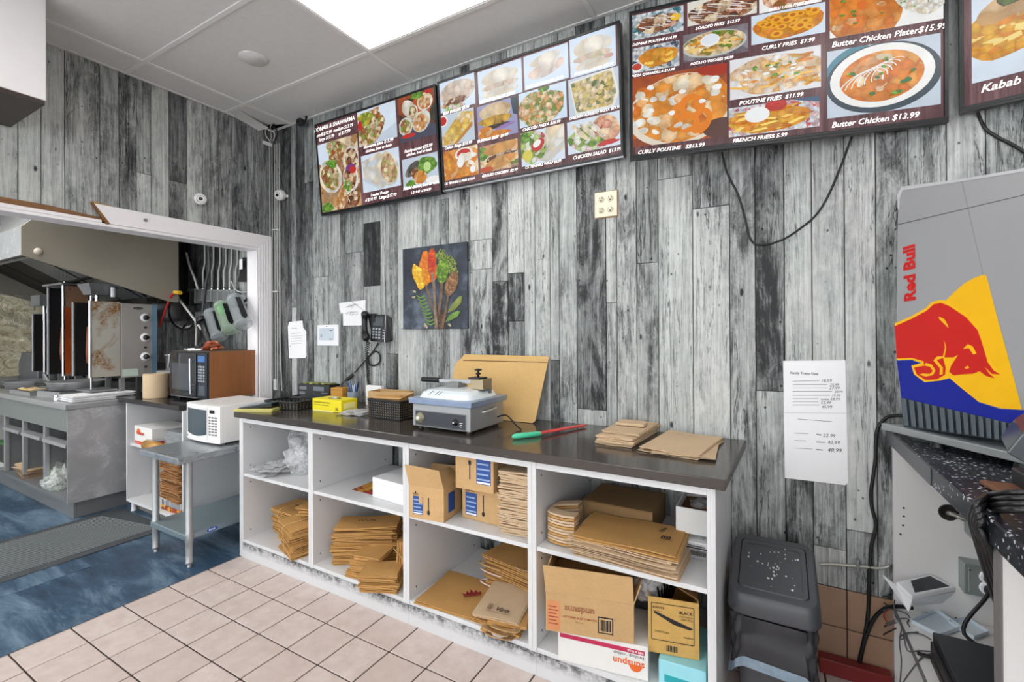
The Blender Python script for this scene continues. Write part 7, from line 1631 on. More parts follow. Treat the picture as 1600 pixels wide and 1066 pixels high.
# on the black worktop
t = thing('paper_roll', 'large plain brown paper roll standing on the black kitchen worktop', 'roll', (-.68, -.56, KT))
MB().lathe([(.02, 0), (.081, 0), (.0815, .004), (.0815, .185), (.081, .188), (.02, .188), (.02, 0)], V(-.70, -.54, KT), (0, 0, 1), 36).build('roll', mat('tan_paper_roll', (200, 176, 144), .75, amt=.04), t)
t = thing('food_warmer', 'square stainless warmer with a round pot on it, behind the brown paper roll', 'warmer', (-.79, -.33, KT))
B(-.88, -.46, KT + .012, -.625, -.20, KT + .20).build('housing', STEEL, t, bevel=.005)
MB().lathe([(.10, 0), (.108, .005), (.108, .12), (.116, .125), (.116, .135), (.10, .135)], V(-.755, -.33, KT + .20), (0, 0, 1), 32).build('pot', CHROME, t)
dial(t, V(-.70, -.461, KT + .06), V(0, -1, 0), .022); MB().lathe([(.009, 0), (.008, .006), (0, .008)], V(-.655, -.461, KT + .055), (0, -1, 0), 10).build('pilot_lamp', mat('red_lamp', (150, 40, 36), .3), t)
B(-.80, -.4615, KT + .15, -.735, -.46, KT + .175).build('label', PAPER, t)
for x in (-.87, -.64):
    for y in (-.45, -.21): MB().lathe([(.012, 0), (.010, .013)], V(x, y, KT + .0005), (0, 0, 1), 10).build('foot', BLACKP, t)
t = thing('microwave_oven', 'black microwave oven with wood grain sides on the black kitchen worktop', 'microwave', (-.30, -.28, KT))
OX0, OX1, OY0, OY1, OZ0, OZ1 = -.575, -.035, -.487, -.05, KT + .016, KT + .368
MB().box(OX0, OY0, OZ0, OX1 - .0015, OY1, OZ1).build('body', BLACKP, t, bevel=.004)
lab(B(OX1 - .001, OY0 + .004, OZ0 + .002, OX1 + .001, OY1, OZ1 + .001).build('side_veneer', wood_mat('walnut_veneer', (112, 66, 34), (166, 108, 62), 10), t), 'brown walnut grain side')
lab(B(OX0, OY0 + .004, OZ1 + .0005, OX1, OY1, OZ1 + .002).build('top_veneer', mat('dull_brown_top', (96, 84, 74), .45), t), 'dull brown top')
door_ = lab(B(OX0 + .012, OY0 - .016, OZ0 + .012, OX1 - .15, OY0 - .0005, OZ1 - .012).build('door', mat('black_door_glass', (34, 38, 44), .06), t, bevel=.003), 'dark glass door')
lab(B(OX0 + .008, OY0 - .014, OZ0 + .006, OX1 - .145, OY0 - .0003, OZ0 + .0115).build('door_trim', STEELD, t), 'dull steel trim')
lab(B(OX0 + .05, OY0 - .0168, OZ0 + .06, OX1 - .22, OY0 - .0161, OZ1 - .09).build('door_window', mat('smoky_window', (62, 68, 76), .08), door_), 'smoky window')
MB().tube([V(OX1 - .175, OY0 - .04, OZ0 + .04), V(OX1 - .175, OY0 - .042, OZ1 - .05)], .008, 10).box(OX1 - .181, OY0 - .04, OZ0 + .05, OX1 - .169, OY0 - .016, OZ0 + .065).box(OX1 - .181, OY0 - .04, OZ1 - .075, OX1 - .169, OY0 - .016, OZ1 - .06).build('door_handle', CHROME, door_)
lab(B(OX1 - .138, OY0 - .012, OZ0 + .012, OX1 - .008, OY0 - .0005, OZ1 - .012).build('control_panel', mat('navy_panel', (30, 36, 50), .2), t, bevel=.002), 'dark blue control panel')
B(OX1 - .125, OY0 - .0135, OZ1 - .075, OX1 - .03, OY0 - .0122, OZ1 - .03).build('display', mat('blue_display', (60, 110, 170), .2), t)
for r_ in range(6):
    for c_ in range(3): B(OX1 - .122 + .032 * c_, OY0 - .0135, OZ0 + .13 + .021 * r_, OX1 - .101 + .032 * c_, OY0 - .0122, OZ0 + .143 + .021 * r_).build('button', KEYW, t)
MB().box(OX1 - .12, OY0 - .0135, OZ0 + .03, OX1 - .03, OY0 - .0122, OZ0 + .10).build('label_plate', mat('phone_display', (74, 82, 90), .3), t)
for x in (OX0 + .04, OX1 - .04):
    for y in (OY0 + .04, OY1 - .04): MB().lathe([(.014, 0), (.012, .0155)], V(x, y, KT + .0005), (0, 0, 1), 10).build('foot', BLACKP, t)
OZT = OZ1 + .0025
t = thing('pot_lid', 'round steel pot lid lying on the dark microwave', 'lid', (-.44, -.30, OZT)); MB().lathe([(.118, 0), (.12, .012), (.11, .022), (.05, .032), (0, .034)], V(-.45, -.33, OZT), (0, 0, 1), 32).build('lid', CHROME, t); MB().lathe([(.008, 0), (.014, .012), (.014, .02), (0, .022)], V(-.45, -.33, OZT + .034), (0, 0, 1), 12).build('knob', BLACKP, t)
rr = random.Random(14)
for k in range(16):
    c = V(-.27 + rr.uniform(-.07, .07), -.34 + rr.uniform(-.06, .06), OZT + .012 + (.022 if k > 8 else 0) + (.02 if k > 12 else 0)); a = rr.uniform(0, 6.3)
    d_ = V(math.cos(a), math.sin(a), rr.uniform(-.2, .5)) * .03
    o = MB().tube([c - d_, c - d_ * .4 + V(0, 0, .008), c + d_ * .4 + V(0, 0, .006), c + d_], [.008, .015, .014, .007], 8).build('tag_bundle', mat('copper_red_wrap_%d' % (k % 3), ((176, 96, 62), (150, 70, 48), (206, 140, 100))[k % 3], .35, amt=.25)); tag(o, 'small reddish twist in the heap on top of the dark microwave', 'packet', 'reddish heap on the microwave')
# cup dispensers leaning at an angle
CUPC = mat('smoky_clear_plastic', (176, 184, 188), .08, alpha=.45); CUPG = mat('clear_green_plastic', (180, 206, 184), .08, alpha=.42)
dirv = V(.62, -.12, -.70).normalized()
for k, (u, v, m_, lb) in enumerate(((322, 508, CUPC, 'angled clear cup dispenser with black collar, lowest of its row on the kitchen wall'), (334, 496, CUPC, 'angled clear cup dispenser, second from the left in its row'), (350, 484, CUPG, 'angled clear cup dispenser with green cups inside'), (370, 474, CUPC, 'angled clear cup dispenser nearest the door jamb'))):
    p = PY(-.16 - .02 * k, u - 4, v - 8); t = thing('cup_dispenser', lb, 'dispenser', p)
    MB().lathe([(.036, 0), (.056, .012), (.058, .02), (.058, .27), (.062, .275), (.062, .29), (.0, .29)] if k else [(.03, 0), (.036, .01), (.036, .30), (0, .302)], p, dirv, 24).build('tube', m_ if k else BLACKP, t)
    MB().lathe([(.057, .0), (.060, .01), (.060, .03), (.057, .035)], p + dirv * .0, dirv, 24).build('collar', m_ if k else BLACKP, t)
    sd3 = dirv.cross(V(0, 1, 0)).normalized()
    cv_ = (CAM - p).normalized(); cv_ = (cv_ - dirv * cv_.dot(dirv)).normalized(); sd3 = dirv.cross(cv_); cv_ = (cv_ - sd3 * .45).normalized(); sd3 = dirv.cross(cv_); q = p + cv_ * .060 + dirv * .05; MB().ext([q + sd3 * .018, q + dirv * .2 + sd3 * .022, q + dirv * .23, q + dirv * .2 - sd3 * .022, q - sd3 * .018], cv_ * .004).build('side_strip', BLACKP, t, bevel=.002)
    if k == 2: MB().lathe([(.04, 0), (.036, .07), (0, .07)], p + dirv * .03, dirv, 20).build('cups', mat('bright_green_cup', (70, 190, 70), .35), t)
    MB().tube([p + dirv * .08, p + dirv * .02 + V(0, .10, .01), V(p.x + .02, -.008, p.z)], .012, 8).build('bracket', BLACKP, t)
# electrical boxes and conduits on the kitchen wall
for k, u in enumerate((312, 326, 336, 345, 354, 363)):
    a, b = PY(-.06, u - 4.2, 453 if k else 452), PY(-.06, u + 4.2, 470); b.z = a.z - .11
    t = thing('outlet_box', NTH[k] + ' grey electrical box from the left in the row on the kitchen wall', 'electrical box', (a.x, -.008, b.z), 0, 'row of electrical boxes on the kitchen wall')
    B(a.x, -.062, b.z, b.x, -.008, a.z).build('box', GALV, t, bevel=.003); B(a.x + .012, -.066, b.z + .015, b.x - .012, -.0625, a.z - .015).build('cover', STEELD, t, bevel=.001)
    MB().lathe([(.012, 0), (.014, .01), (.009, .02)], V((a.x + b.x) / 2, -.03, a.z), (0, 0, 1), 10).build('connector', CHROME, t)
    MB().tube([V((a.x + b.x) / 2, -.03, a.z + .015), V((a.x + b.x) / 2, -.03, a.z + .16), V((a.x + b.x) / 2 + .01, -.018, a.z + .24), V((a.x + b.x) / 2 + .01, -.018, 2.6)], .009, 8).build('conduit', PIPE, t)
a, b = PY(-.05, 296, 452), PY(-.05, 308, 474); t = thing('switch_box', 'grey electrical switch box with black plug, leftmost on the kitchen wall', 'electrical box', (a.x, -.008, b.z)); B(a.x, -.07, b.z, b.x, -.008, a.z).build('box', GALV, t, bevel=.003); B(a.x + .05, -.11, b.z - .02, b.x - .01, -.0705, a.z - .03).build('plug', BLACKP, t, bevel=.005)
a, b = PY(-.05, 304, 488), PY(-.05, 318, 506); t = thing('lower_outlet_box', 'grey electrical box low on the kitchen wall above the heap on the microwave', 'electrical box', (a.x, -.008, b.z)); B(a.x, -.06, b.z, b.x, -.008, a.z).build('box', GALV, t, bevel=.003); B(a.x - .06, -.09, b.z + .03, a.x + .03, -.0605, a.z).build('plug', BLACKP, t, bevel=.005)
a, b = PY(-.13, 372, 402), PY(-.13, 395, 438); t = thing('wall_speaker', 'small black box hanging on the kitchen wall beside the door jamb', 'speaker', (a.x, -.01, b.z)); MB().hexa([V(a.x - .005, -.13, b.z), V(b.x, -.13, b.z), V(b.x, -.008, b.z), V(a.x - .005, -.008, b.z)], [V(a.x, -.10, a.z), V(b.x, -.10, a.z), V(b.x, -.008, a.z), V(a.x, -.008, a.z)]).build('housing', BLACKP, t, bevel=.004); B(a.x + .02, -.1315, b.z + .10, a.x + .06, -.128, a.z - .02).build('label', PAPER, t)
def kcable(label, pts, r, m=RUBBER, y=-.12):
    o = cable([PY(y, *p) for p in pts], r, 'cable', m, 7, 6); tag(o, label, 'cable')
REDC = mat('red_hose', (196, 50, 44), .4); GREYC = mat('grey_cable', (196, 196, 192), .5); YC = mat('yellow_connector', (220, 180, 40), .4)
kcable('red hose hanging beside the control box of the front broiler', [(276, 456), (268, 462), (262, 475), (256, 492), (249, 510)], .009, REDC, -.30)
kcable('pale cable slanting from the yellow connector down to the heap on the microwave', [(277, 463), (284, 473), (300, 494), (315, 515)], .010, GREYC, -.2)
kcable('pale cable hanging from above the hood to the switch box', [(291, 395), (296, 415), (304, 435), (309, 452)], .010, GREYC, -.1)
kcable('dark cable looping between the yellow connector and the wall box', [(270, 462), (264, 480), (267, 500), (280, 513), (295, 514), (302, 506)], .009, RUBBER, -.2)
kcable('grey cable looping below the switch box', [(272, 505), (285, 512), (298, 510), (306, 505)], .009, GREYC, -.14)
kcable('dark cable rising from the microwave top to the lower box', [(284, 540), (284, 520), (290, 507), (302, 503)], .008, RUBBER, -.16)
kcable('thick dark conduit beside the row of boxes', [(316, 490), (318, 470), (322, 440), (327, 420), (326, 390)], .010, mat('dark_conduit', (84, 86, 88), .5), -.08)
kcable('pale wires drooping from the last electrical box', [(362, 440), (366, 450), (374, 456), (386, 456)], .006, GREYC, -.06)
kcable('pale cable standing behind the heap on the microwave', [(306, 540), (307, 520), (306, 500)], .010, GREYC, -.1)
p = PY(-.30, 278, 458); tag(MB().tube([p + V(-.05, 0, .01), p + V(.04, 0, .0)], .016, 10).build('connector', YC), 'yellow hose connector beside the front broiler', 'connector')
a = PY(-.3, 262, 470); t = thing('steel_canister', 'small round steel container hanging on the wall behind the broilers', 'container', (a.x + .12, -.1, a.z - .1)); MB().lathe([(.0, -.14), (.10, -.13), (.115, -.10), (.115, .06), (.10, .07), (0, .07)], V(PY(-.15, 262, 487).x, -.15, PY(-.15, 262, 480).z), (0, 0, 1), 24).build('can', STEELD, t)

# ------------------------------------------------------------------ the steel cooking counter
t = thing('steel_counter', 'long stainless cooking counter with open bays in the kitchen', 'counter', (-2.2, -.5, 0))
SX0, SX1, SY, SZ = -3.58, -1.012, -.972, .872
SCR = steel_mat('scuffed_steel', (190, 191, 194), .42, (1, 1, 1), .7, (226, 228, 232), 5); SDIRT = steel_mat('greenish_steel', (150, 158, 156), .36)
B(SX0, SY - .02, SZ - .045, SX1 + .012, -.02, SZ).build('top', STEEL, t, bevel=.008)
lab(B(SX1 - .012, SY, .13, SX1, -.02, SZ - .046).build('side_panel', SCR, t), 'scuffed side panel')
B(SX0, SY + .002, .665, SX1 - .013, SY + .02, SZ - .046).build('apron', SDIRT, t)
B(SX0, SY + .01, .13, SX1 - .013, -.03, .155).build('bottom_shelf', STEELD, t)
lab(B(SX0, SY + .05, .0016, SX1 - .05, SY + .065, .129).box(SX1 - .065, SY + .066, .0016, SX1 - .05, -.03, .129).build('kick_plate', STEELD, t), 'recessed kick plate')
B(SX0, -.05, .156, SX1 - .013, -.04, .83).build('back_panel', STEELD, t)
ux = [PY(SY, u, 700).x for u in (1.5, 30, 63)]
for x in ux: B(x - .02, SY + .021, .156, x + .02, SY + .05, .664).build('upright', STEEL, t, bevel=.002); B(x - .006, SY + .051, .156, x + .006, -.051, .664).build('partition', STEELD, t)
xs = [-2.95] + ux + [SX1 - .013]
for a, b in zip(xs, xs[1:]): MB().hexa([V(a + .03, SY + .0, .54), V(b - .03, SY + .0, .54), V(b - .03, SY + .045, .54), V(a + .03, SY + .045, .54)], [V(a + .03, SY + .004, .565), V(b - .03, SY + .004, .565), V(b - .03, SY + .05, .575), V(a + .03, SY + .05, .575)]).build('rail', STEEL, t)
GB = mat('dusty_grey_bin', (128, 124, 124), .5, amt=.12)
for k, (a, b) in enumerate(zip(xs[1:], xs[2:])):
    cxk = (a + b) / 2; lb = ('rounded grey bin hanging in the left open bay of the steel counter', 'rounded grey bin hanging in the middle open bay of the steel counter', 'rounded grey bin hanging in the right open bay of the steel counter')[k]
    o = MB().lathe([(0, 0), (.10, .01), (.15, .05), (.165, .12), (.165, .34), (.12, .40), (0, .42)], V(cxk + .02, SY + .26, .22 if k < 2 else .24), (0, 0, 1), 24).build('food_bin', GB); tag(o, lb, 'bin')
    o2 = B(cxk - .012, SY + .25, .1565, cxk + .05, SY + .33, .222 if k < 2 else .242).build('bin_foot', GB, o)
p = PY(SY + .08, 14, 725); tag(B(p.x - .25, SY + .055, .36, p.x + .12, SY + .10, .385).build('green_tub_lid', mat('green_plastic', (50, 120, 60), .4), bevel=.004), 'green plastic lid in the leftmost visible bay of the steel counter', 'lid')
tb_ = tag(B(p.x - .25, SY + .06, .1565, p.x + .12, SY + .09, .359).build('dark_tub', BLACKP, bevel=.01), 'dark tub under the green lid in the steel counter', 'tub')
rr = random.Random(15); z = .157; KGREY = kraft_mat('greyish_kraft', (160, 134, 110), .2)
for k in range(6):
    q = PY(SY + .1, 48, 740); o = bag_obj('paper_bag', bag_data(.26, .17, .014, 3, KGREY if k < 4 else KRAFTP, 170 + k % 3, .008, .008), Matrix.Translation((q.x + rr.uniform(-.03, .03), SY + .115, z)) @ rotz(rr.uniform(-.15, .15))); z += .0165
    tag(o, ('topmost' if k == 5 else ORD[k]) + ' soiled kraft bag of the pile in the steel counter', 'paper bag', 'soiled bags in the steel counter')
for k in range(4):
    q = PY(SY + .1, 14, 745); o = bag_obj('paper_sheet', bag_data(.3, .17, .006, 2, mat('grimy_white_paper', (206, 206, 204), .7, amt=.1), 176 + k % 3, .008, .01), Matrix.Translation((q.x + rr.uniform(-.05, .05), SY + .10, .157 + .009 * k)) @ rotz(rr.uniform(-.2, .2)))
    tag(o, ('topmost' if k == 3 else ORD[k]) + ' rumpled white sheet at the bottom left of the steel counter', 'paper', 'rumpled sheets in the steel counter')
q = PY(SY + .08, 90, 745); crumple('plastic_bag', 'clear knotted plastic bag bulging out of the right bay of the steel counter', 'plastic bag', V(q.x + .02, SY + .12, .156), .10, .10, .11, film_mat('cloudy_film', (226, 232, 226), .55), 22, .3)
crumple('plastic_bag', 'small clear plastic bag lying at the foot of the larger knotted bag', 'plastic bag', V(q.x - .10, SY + .075, .156), .08, .06, .06, FILM, 23, .35)
# pans and trays on top
ST = SZ + .001
def round_pan(label, c, r, h_, hdl=None, m=STEEL):
    t = thing('round_pan', label, 'pan', c); MB().lathe([(0, .0), (r * .92, 0), (r, h_), (r * 1.03, h_ + .004), (r * .97, h_ + .003), (r * .9, .006), (0, .006)], c, (0, 0, 1), 36).build('pan', m, t)
    if hdl is not None: MB().tube([V(*c) + hdl * r, V(*c) + hdl * (r + .05) + V(0, 0, .02), V(*c) + hdl * (r + .2) + V(0, 0, .03)], [.008, .011, .012], 8).build('handle', BLACKP, t)
def gn_tray(label, c, L, Wd, H, rz, m=STEEL):
    t = thing('steel_tray', label, 'tray', c, rz); Mx = Matrix.Translation(c) @ rotz(rz); b = MB(); e = .004
    for x0_, y0_, x1_, y1_ in ((-L / 2, -Wd / 2, L / 2, -Wd / 2 + e), (-L / 2, Wd / 2 - e, L / 2, Wd / 2), (-L / 2, -Wd / 2 + e, -L / 2 + e, Wd / 2 - e), (L / 2 - e, -Wd / 2 + e, L / 2, Wd / 2 - e)): b.box(x0_, y0_, 0, x1_, y1_, H, Mx)
    b.box(-L / 2 + e, -Wd / 2 + e, 0, L / 2 - e, Wd / 2 - e, .003, Mx).build('tray', m, t)
    r_ = MB()
    for x0_, y0_, x1_, y1_ in ((-L / 2 - .012, -Wd / 2 - .012, L / 2 + .012, -Wd / 2), (-L / 2 - .012, Wd / 2, L / 2 + .012, Wd / 2 + .012), (-L / 2 - .012, -Wd / 2, -L / 2, Wd / 2), (L / 2, -Wd / 2, L / 2 + .012, Wd / 2)): r_.box(x0_, y0_, H - .003, x1_, y1_, H + .001, Mx)
    r_.build('rim', CHROME, t)
gn_tray('deep steel tray under the round pan on the steel counter', V(-1.63, -.80, ST), .36, .22, .055, .1)
round_pan('wide round steel pan with black handle on the steel counter before the front broiler', V(-1.60, -.72, ST + .060), .20, .06, V(-.9, -.43, 0))
gn_tray('flat steel tray with food scraps near the front edge of the steel counter', V(-2.12, -.86, ST), .42, .18, .035, .05)
tag(MB().grid(lambda u, v: V(-2.28 + .30 * u, -.92 + .10 * v, ST + .036 + .012 * math.sin(9 * u) * math.sin(7 * v)), 10, 5).build('flat_bread', mat('pale_bread', (206, 180, 132), .7, amt=.2), solid=.01), 'flat pale bread lying on the front steel tray', 'bread')
gn_tray('steel tray before the second broiler', V(-2.25, -.60, ST), .5, .24, .045, 0)
round_pan('round steel pan at the left end of the steel counter', V(-2.75, -.72, ST), .18, .07, V(-.7, -.7, 0))
gn_tray('steel tray behind the round pan at the left of the counter', V(-2.75, -.42, ST), .5, .24, .06, .0)
tag(MB().hexa([V(-2.62, -.66, ST), V(-2.44, -.66, ST), V(-2.42, -.65, ST), V(-2.6, -.65, ST)], [V(-2.62, -.67, ST + .14), V(-2.44, -.66, ST + .02), V(-2.42, -.65, ST + .02), V(-2.6, -.66, ST + .14)]).build('splash_guard', STEEL), 'upright triangular steel guard between the pans', 'guard')
for k in range(3):
    b = MB(); c = V(-1.165, -.74 + .0 * k, ST + .017 * k); Mx = Matrix.Translation(c) @ rotz(-.04 + .02 * k)
    b.hexa([Mx @ V(*p) for p in ((-.12, -.19, 0), (.12, -.19, 0), (.12, .19, 0), (-.12, .19, 0))], [Mx @ V(*p) for p in ((-.135, -.205, .014), (.135, -.205, .014), (.135, .205, .014), (-.135, .205, .014))])
    tag(b.build('foam_tray', mat('white_foam', (242, 243, 245), .55, amt=.02), bevel=.004), ('lowest white tray', 'middle white tray', 'topmost white tray')[k] + ' of the stack at the right end of the steel counter', 'tray')
t = thing('small_cup', 'small steel cup beside the white trays on the steel counter', 'cup', (-1.28, -.93, ST)); MB().lathe([(.02, 0), (.025, .045), (.023, .045), (.018, .004), (0, .004)], V(-1.30, -.945, ST), (0, 0, 1), 18).build('cup', CHROME, t)

# ------------------------------------------------------------------ vertical broilers
STAIN = steel_mat('grease_stained_steel', (214, 212, 202), .34, (1, 1, 1), 1.6, (146, 100, 36), 4.0); SOOT = mat('soot_black_steel', (22, 19, 18), .6, .3, amt=.4)
LITSTEEL = steel_mat('orange_lit_steel', (196, 150, 120), .3, (1, 1, 1), .7, (150, 66, 30), 4)  # orange light on the second broiler put into the steel's colour
MEAT = mat('roasted_meat', (120, 64, 40), .6, amt=.4, scale=40, bump=.6, bscale=30)
def broiler(label, x, ya, yb, yc, zt, wdt, knobs=True, stain=STAIN, zb_=1.03):
    """wing panel from ya to yb, control box from yb to yc, on the plane x; the body runs to x - wdt"""
    t = thing('vertical_broiler', label, 'broiler', (x - wdt / 2, (yb + yc) / 2, ST), 0)
    for px_ in (x - .03, x - wdt + .03):
        for py_ in (yb + .02, yc - .02): B(px_ - .015, py_ - .015, ST, px_ + .015, py_ + .015, zb_).build('leg', STEELD, t)
    B(x - wdt - .02, ya + .02, ST + .055, x - .06, yb - .0, ST + .07).build('drip_pan', STEELD, t)
    if knobs:
        B(x - .12, yb + .004, zb_, x, yc, zt - .008).build('control_box', steel_mat('pale_control_steel', (196, 190, 186), .34, (1, 1, 1)), t, bevel=.003)
        lab(B(x - .115, yc - .04, zb_ + .002, x + .0015, yc + .0015, zt - .012).build('edge_strip', mat('blue_lit_edge', (150, 186, 216), .25, .6), t), 'edge strip coloured as blue light')  # blue light on the bevel put into this strip's colour
        h_ = zt - zb_
        for f_ in (.80, .53, .27):
            dr_ = MB().lathe([(.036, 0), (.036, .006), (.028, .008), (.026, .012), (0, .012)], V(x + .001, yc - .085, zb_ + h_ * f_), (1, 0, 0), 24).build('dial_ring', PAPER, t)
            MB().lathe([(.022, 0), (.018, .02), (0, .021)], V(x + .0135, yc - .085, zb_ + h_ * f_), (1, 0, 0), 18).build('dial', BLACKP, dr_)
            MB().lathe([(.010, 0), (.009, .008), (0, .009)], V(x + .001, yc - .085, zb_ + h_ * (f_ - .135)), (1, 0, 0), 12).build('button', INK, t)
        q = MB().poly([V(x + .0012, yc - .135 + .036 * a, zb_ + h_ * .925 + .012 * b_) for a, b_ in ell(0, 0, 1, 1)]); q.build('badge', INK, t)
        q = MB(); [q.box(x + .0013, yc - .158 + .013 * i, zb_ + h_ * .913, x + .0022, yc - .152 + .013 * i, zb_ + h_ * .935) for i in range(4)]; q.build('badge_print', CHROME, t)
        B(x + .0002, yb + .012, zb_ + .012, x + .0016, yb + .12, zb_ + .07).build('rating_plate', mat('pale_green_plate', (190, 206, 196), .5), t)
        lab(B(x - wdt, yb + .004, zb_, x - .121, yc, zt - .02).build('burner_body', SOOT, t), 'soot black burner body')
    # wings: nearer one and farther one, with rolled bright edges
    for k, xx in enumerate((x + .001, x - wdt)):
        lab(B(xx - .004, ya, zb_ + (.02 if knobs else 0), xx, yb, zt).build('wing_panel', stain if k == 0 else SOOT, t), 'greasy steel wing panel' if k == 0 else 'sooty inner wing panel')
        MB().tube([V(xx - .002, ya, zb_ + (.02 if knobs else 0)), V(xx - .002, ya, zt)], .011, 8).build('wing_edge', CHROME if k == 0 else STEELD, t)
    B(x - wdt - .005, ya + .01, zt - .004, x + .003, yb - .0, zt).build('wing_top', STEELD, t) if not knobs else None
    MB().tube([V(x - wdt * .5, ya + .06, ST + .071), V(x - wdt * .5, ya + .06, zt + .05)], .008, 8).build('spit', CHROME, t)
    MB().lathe([(.0, 0), (.03, .01), (.034, .1), (.026, .3), (0, .31)], V(x - wdt * .5, ya + .06, zb_ + .12), (0, 0, 1), 14).build('meat', MEAT, t)
    MB().box(x - wdt, yb - .006, zb_, x - .005, yb + .003, zt - .02).build('back_shield', SOOT, t)
    return t
broiler('front vertical broiler with three dials and grease stained steel wing', -1.10, -.81, -.617, -.36, 1.652, .32)
t = broiler('tall second broiler with steel panel coloured for orange light behind the front one', -1.78, -.765, -.60, -.42, 1.81, .34, False, LITSTEEL)
MB().box(-2.14, -.80, 1.815, -1.70, -.58, 1.83).build('top_bar', CHROME, t)
lab(B(-1.778, -.765, 1.05, -1.774, -.69, 1.62).build('orange_light_strip', mat('painted_orange_light', (226, 104, 48), .3, .6, amt=.4, scale=5), t), 'strip coloured as orange light')  # stronger orange light on the panel, painted as a strip
broiler('third broiler farthest left with dark open inside', -2.45, -.70, -.60, -.42, 1.59, .30, False, steel_mat('greasy_grey_steel', (160, 158, 150), .35, (1, 1, 1), .9, (110, 90, 40), 6))
# steel box and foil behind at the left
tag(B(-3.50, -.62, ST, -2.95, -.10, 1.20).build('steel_box', steel_mat('grey_box_steel', (120, 124, 132), .45), bevel=.01), 'grey steel box against the foil lined wall at the far left', 'box')
fo_ = MB().grid(lambda u, v: V(-3.42 + .045 * math.sin(7 * u + 3 * v) + .03 * math.sin(17 * v + 5 * u) + .02 * math.sin(31 * u * v + 3), -1.5 + 1.46 * u, .95 + .85 * v), 60, 40).build('foil_sheet', foil_mat(), solid=.002)
tag(fo_, 'crumpled greasy foil lining the far kitchen wall behind the broilers', 'foil')

# ------------------------------------------------------------------ the hood
t = thing('range_hood', 'large stainless canopy hood above the broilers', 'hood', (-2.2, -.6, 1.75))
HX0, HX1 = -3.35, -1.0
HS = steel_mat('smoky_hood_steel', (188, 181, 166), .36, (1, 1, 1), .25, (140, 122, 96), 2.5)
prof = [(-1.215, 1.945), (-1.215, 2.145), (-1.13, 2.235), (-.95, 2.55), (-.235, 2.55), (-.235, 1.665), (-.30, 1.665)]
MB().ext([V(HX1, y, z) for y, z in prof], V(-.012, 0, 0)).build('end_panel', HS, t, bevel=.002)
MB().ext([V(HX0, y, z) for y, z in prof], V(-.012, 0, 0)).build('end_panel', HS, t)
BR = steel_mat('bright_hood_front', (206, 210, 214), .22, (1, 1, 1))
b = MB()
for (ya, za), (yb, zb2) in zip(prof[:4], prof[1:4]): b.hexa([V(HX0, ya, za), V(HX1 - .013, ya, za), V(HX1 - .013, ya + .01, za), V(HX0, ya + .01, za)], [V(HX0, yb, zb2), V(HX1 - .013, yb, zb2), V(HX1 - .013, yb + .01, zb2), V(HX0, yb + .01, zb2)])
b.build('front_panel', BR, t)
B(HX0, -.25, 1.665, HX1 - .013, -.236, 2.55).build('back_panel', SOOT, t)
B(HX0, -1.20, 1.945, HX1 - .013, -1.13, 1.955).build('drip_rail', STEEL, t)
lab(MB().lathe([(.022, 0), (.024, .012), (.012, .02), (0, .022)], PX(HX1, 59, 393), (1, 0, 0), 14).build('bolt', mat('pale_bolt', (206, 196, 180), .4), t), 'pale bolt')
q = MB()
for k in range(14): x = HX1 - .12 - .09 * k; q.box(x, -1.195, 1.9435, x + .05, -1.17, 1.9448)
q.build('rail_slots', INK, t)
for k in range(5):
    xa, xb = HX1 - .06 - .46 * (k + 1), HX1 - .06 - .46 * k
    F0, F1 = V(0, -1.10, 2.20), V(0, -.27, 1.72)
    f = MB().hexa([V(xa + .01, F0.y, F0.z), V(xb - .01, F0.y, F0.z), V(xb - .01, F1.y, F1.z), V(xa + .01, F1.y, F1.z)], [V(xa + .01, F0.y, F0.z + .02), V(xb - .01, F0.y, F0.z + .02), V(xb - .01, F1.y, F1.z + .02), V(xa + .01, F1.y, F1.z + .02)]).build('grease_filter', SOOT, t)
    for j in range(9):
        x = xa + .03 + .046 * j
        if k < 3: MB().hexa([V(x, F0.y + .02, F0.z - .024), V(x + .03, F0.y + .02, F0.z - .024), V(x + .03, F1.y - .02, F1.z + .0), V(x, F1.y - .02, F1.z + .0)], [V(x + .005, F0.y + .02, F0.z - .013), V(x + .025, F0.y + .02, F0.z - .013), V(x + .025, F1.y - .02, F1.z + .011), V(x + .005, F1.y - .02, F1.z + .011)]).build('baffle', STEEL, f)
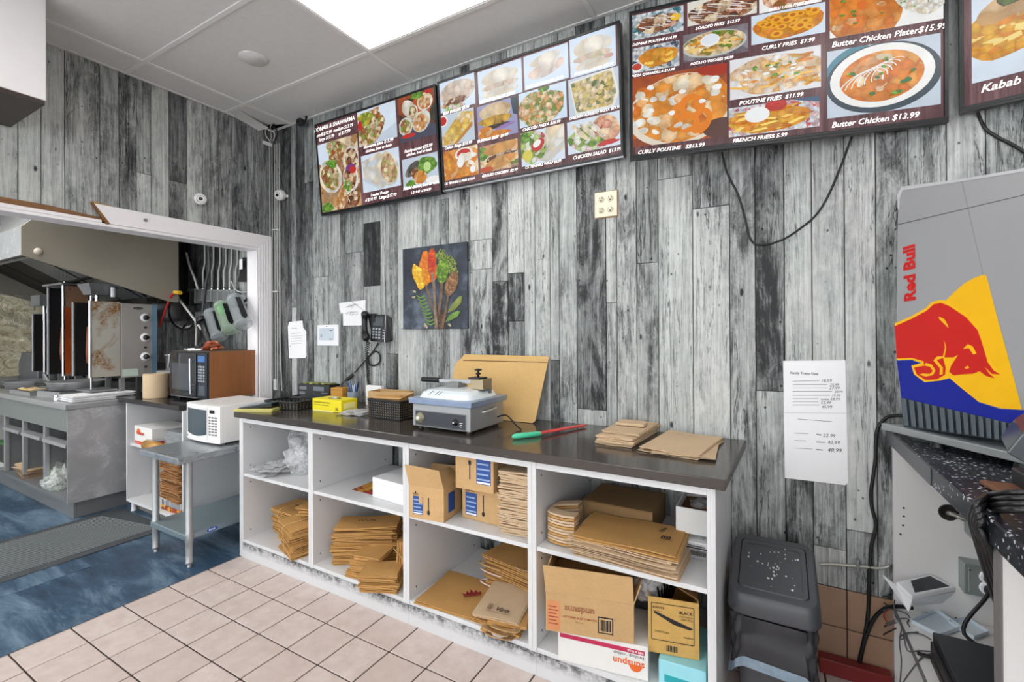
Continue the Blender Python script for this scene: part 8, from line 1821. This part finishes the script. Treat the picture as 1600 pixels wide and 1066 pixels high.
# gas parts hanging above the broilers
t = thing('burner_hanger', 'black hanging pipe work and motor above the broilers', 'pipe work', (-1.6, -.6, 1.75))
MB().tube([V(-2.5, -.68, 1.87), V(-1.9, -.66, 1.86), V(-1.5, -.62, 1.90)], .014, 8).build('bar', SOOT, t)
MB().hexa([V(-1.50, -.72, 1.72), V(-1.34, -.72, 1.72), V(-1.34, -.60, 1.72), V(-1.50, -.60, 1.72)], [V(-1.54, -.75, 1.81), V(-1.30, -.75, 1.81), V(-1.30, -.58, 1.81), V(-1.54, -.58, 1.81)]).build('motor_cover', STEELD, t)
MB().tube([V(-1.42, -.66, 1.60), V(-1.42, -.66, 1.72)], .014, 8).build('spit_head', CHROME, t); MB().tube([V(-1.28, -.60, 1.70), V(-1.28, -.60, 1.78)], .016, 10).build('canister', PAPER, t)
B(-2.65, -.74, 1.66, -2.42, -.62, 1.76).build('second_motor', STEELD, t); MB().tube([V(-2.53, -.68, 1.52), V(-2.53, -.68, 1.66)], .014, 8).build('spit_head', CHROME, t)
MB().tube(bez([V(-1.9, -.66, 1.86), V(-1.75, -.5, 1.8), V(-1.5, -.4, 1.82), V(-1.2, -.4, 1.72)], 6), .012, 7).build('hose', RUBBER, t)
B(-1.32, -.45, 1.655, -1.06, -.37, 1.70).build('vent_cap', SOOT, t)
tag(B(-3.0, -1.9, 2.55, -1.7, -1.2, 2.60).build('ceiling_board', wood_mat('yellow_pine', (176, 140, 78), (206, 172, 110), 8, (.06, 1, 1))), 'yellowish bare board above the hood at the left edge of the doorway', 'board')

# ------------------------------------------------------------------ lettering: fitted to its measured width and turned into plain meshes
bpy.context.view_layer.update()
dg = bpy.context.evaluated_depsgraph_get(); want = {o.name: w_ for o, w_ in FIT}
for o in [x for x in bpy.data.objects if x.type == 'FONT']:
    me = bpy.data.meshes.new_from_object(o.evaluated_get(dg)); w_ = want.get(o.name)
    xs_ = [v.co.x for v in me.vertices]
    if w_ and xs_ and max(xs_) > min(xs_): me.transform(Matrix.Scale(w_ / (max(xs_) - min(xs_)), 4))
    n_ = bpy.data.objects.new('lettering', me); COL.objects.link(n_); n_.parent = o.parent; n_.matrix_basis = o.matrix_basis.copy()
    bpy.data.objects.remove(o)
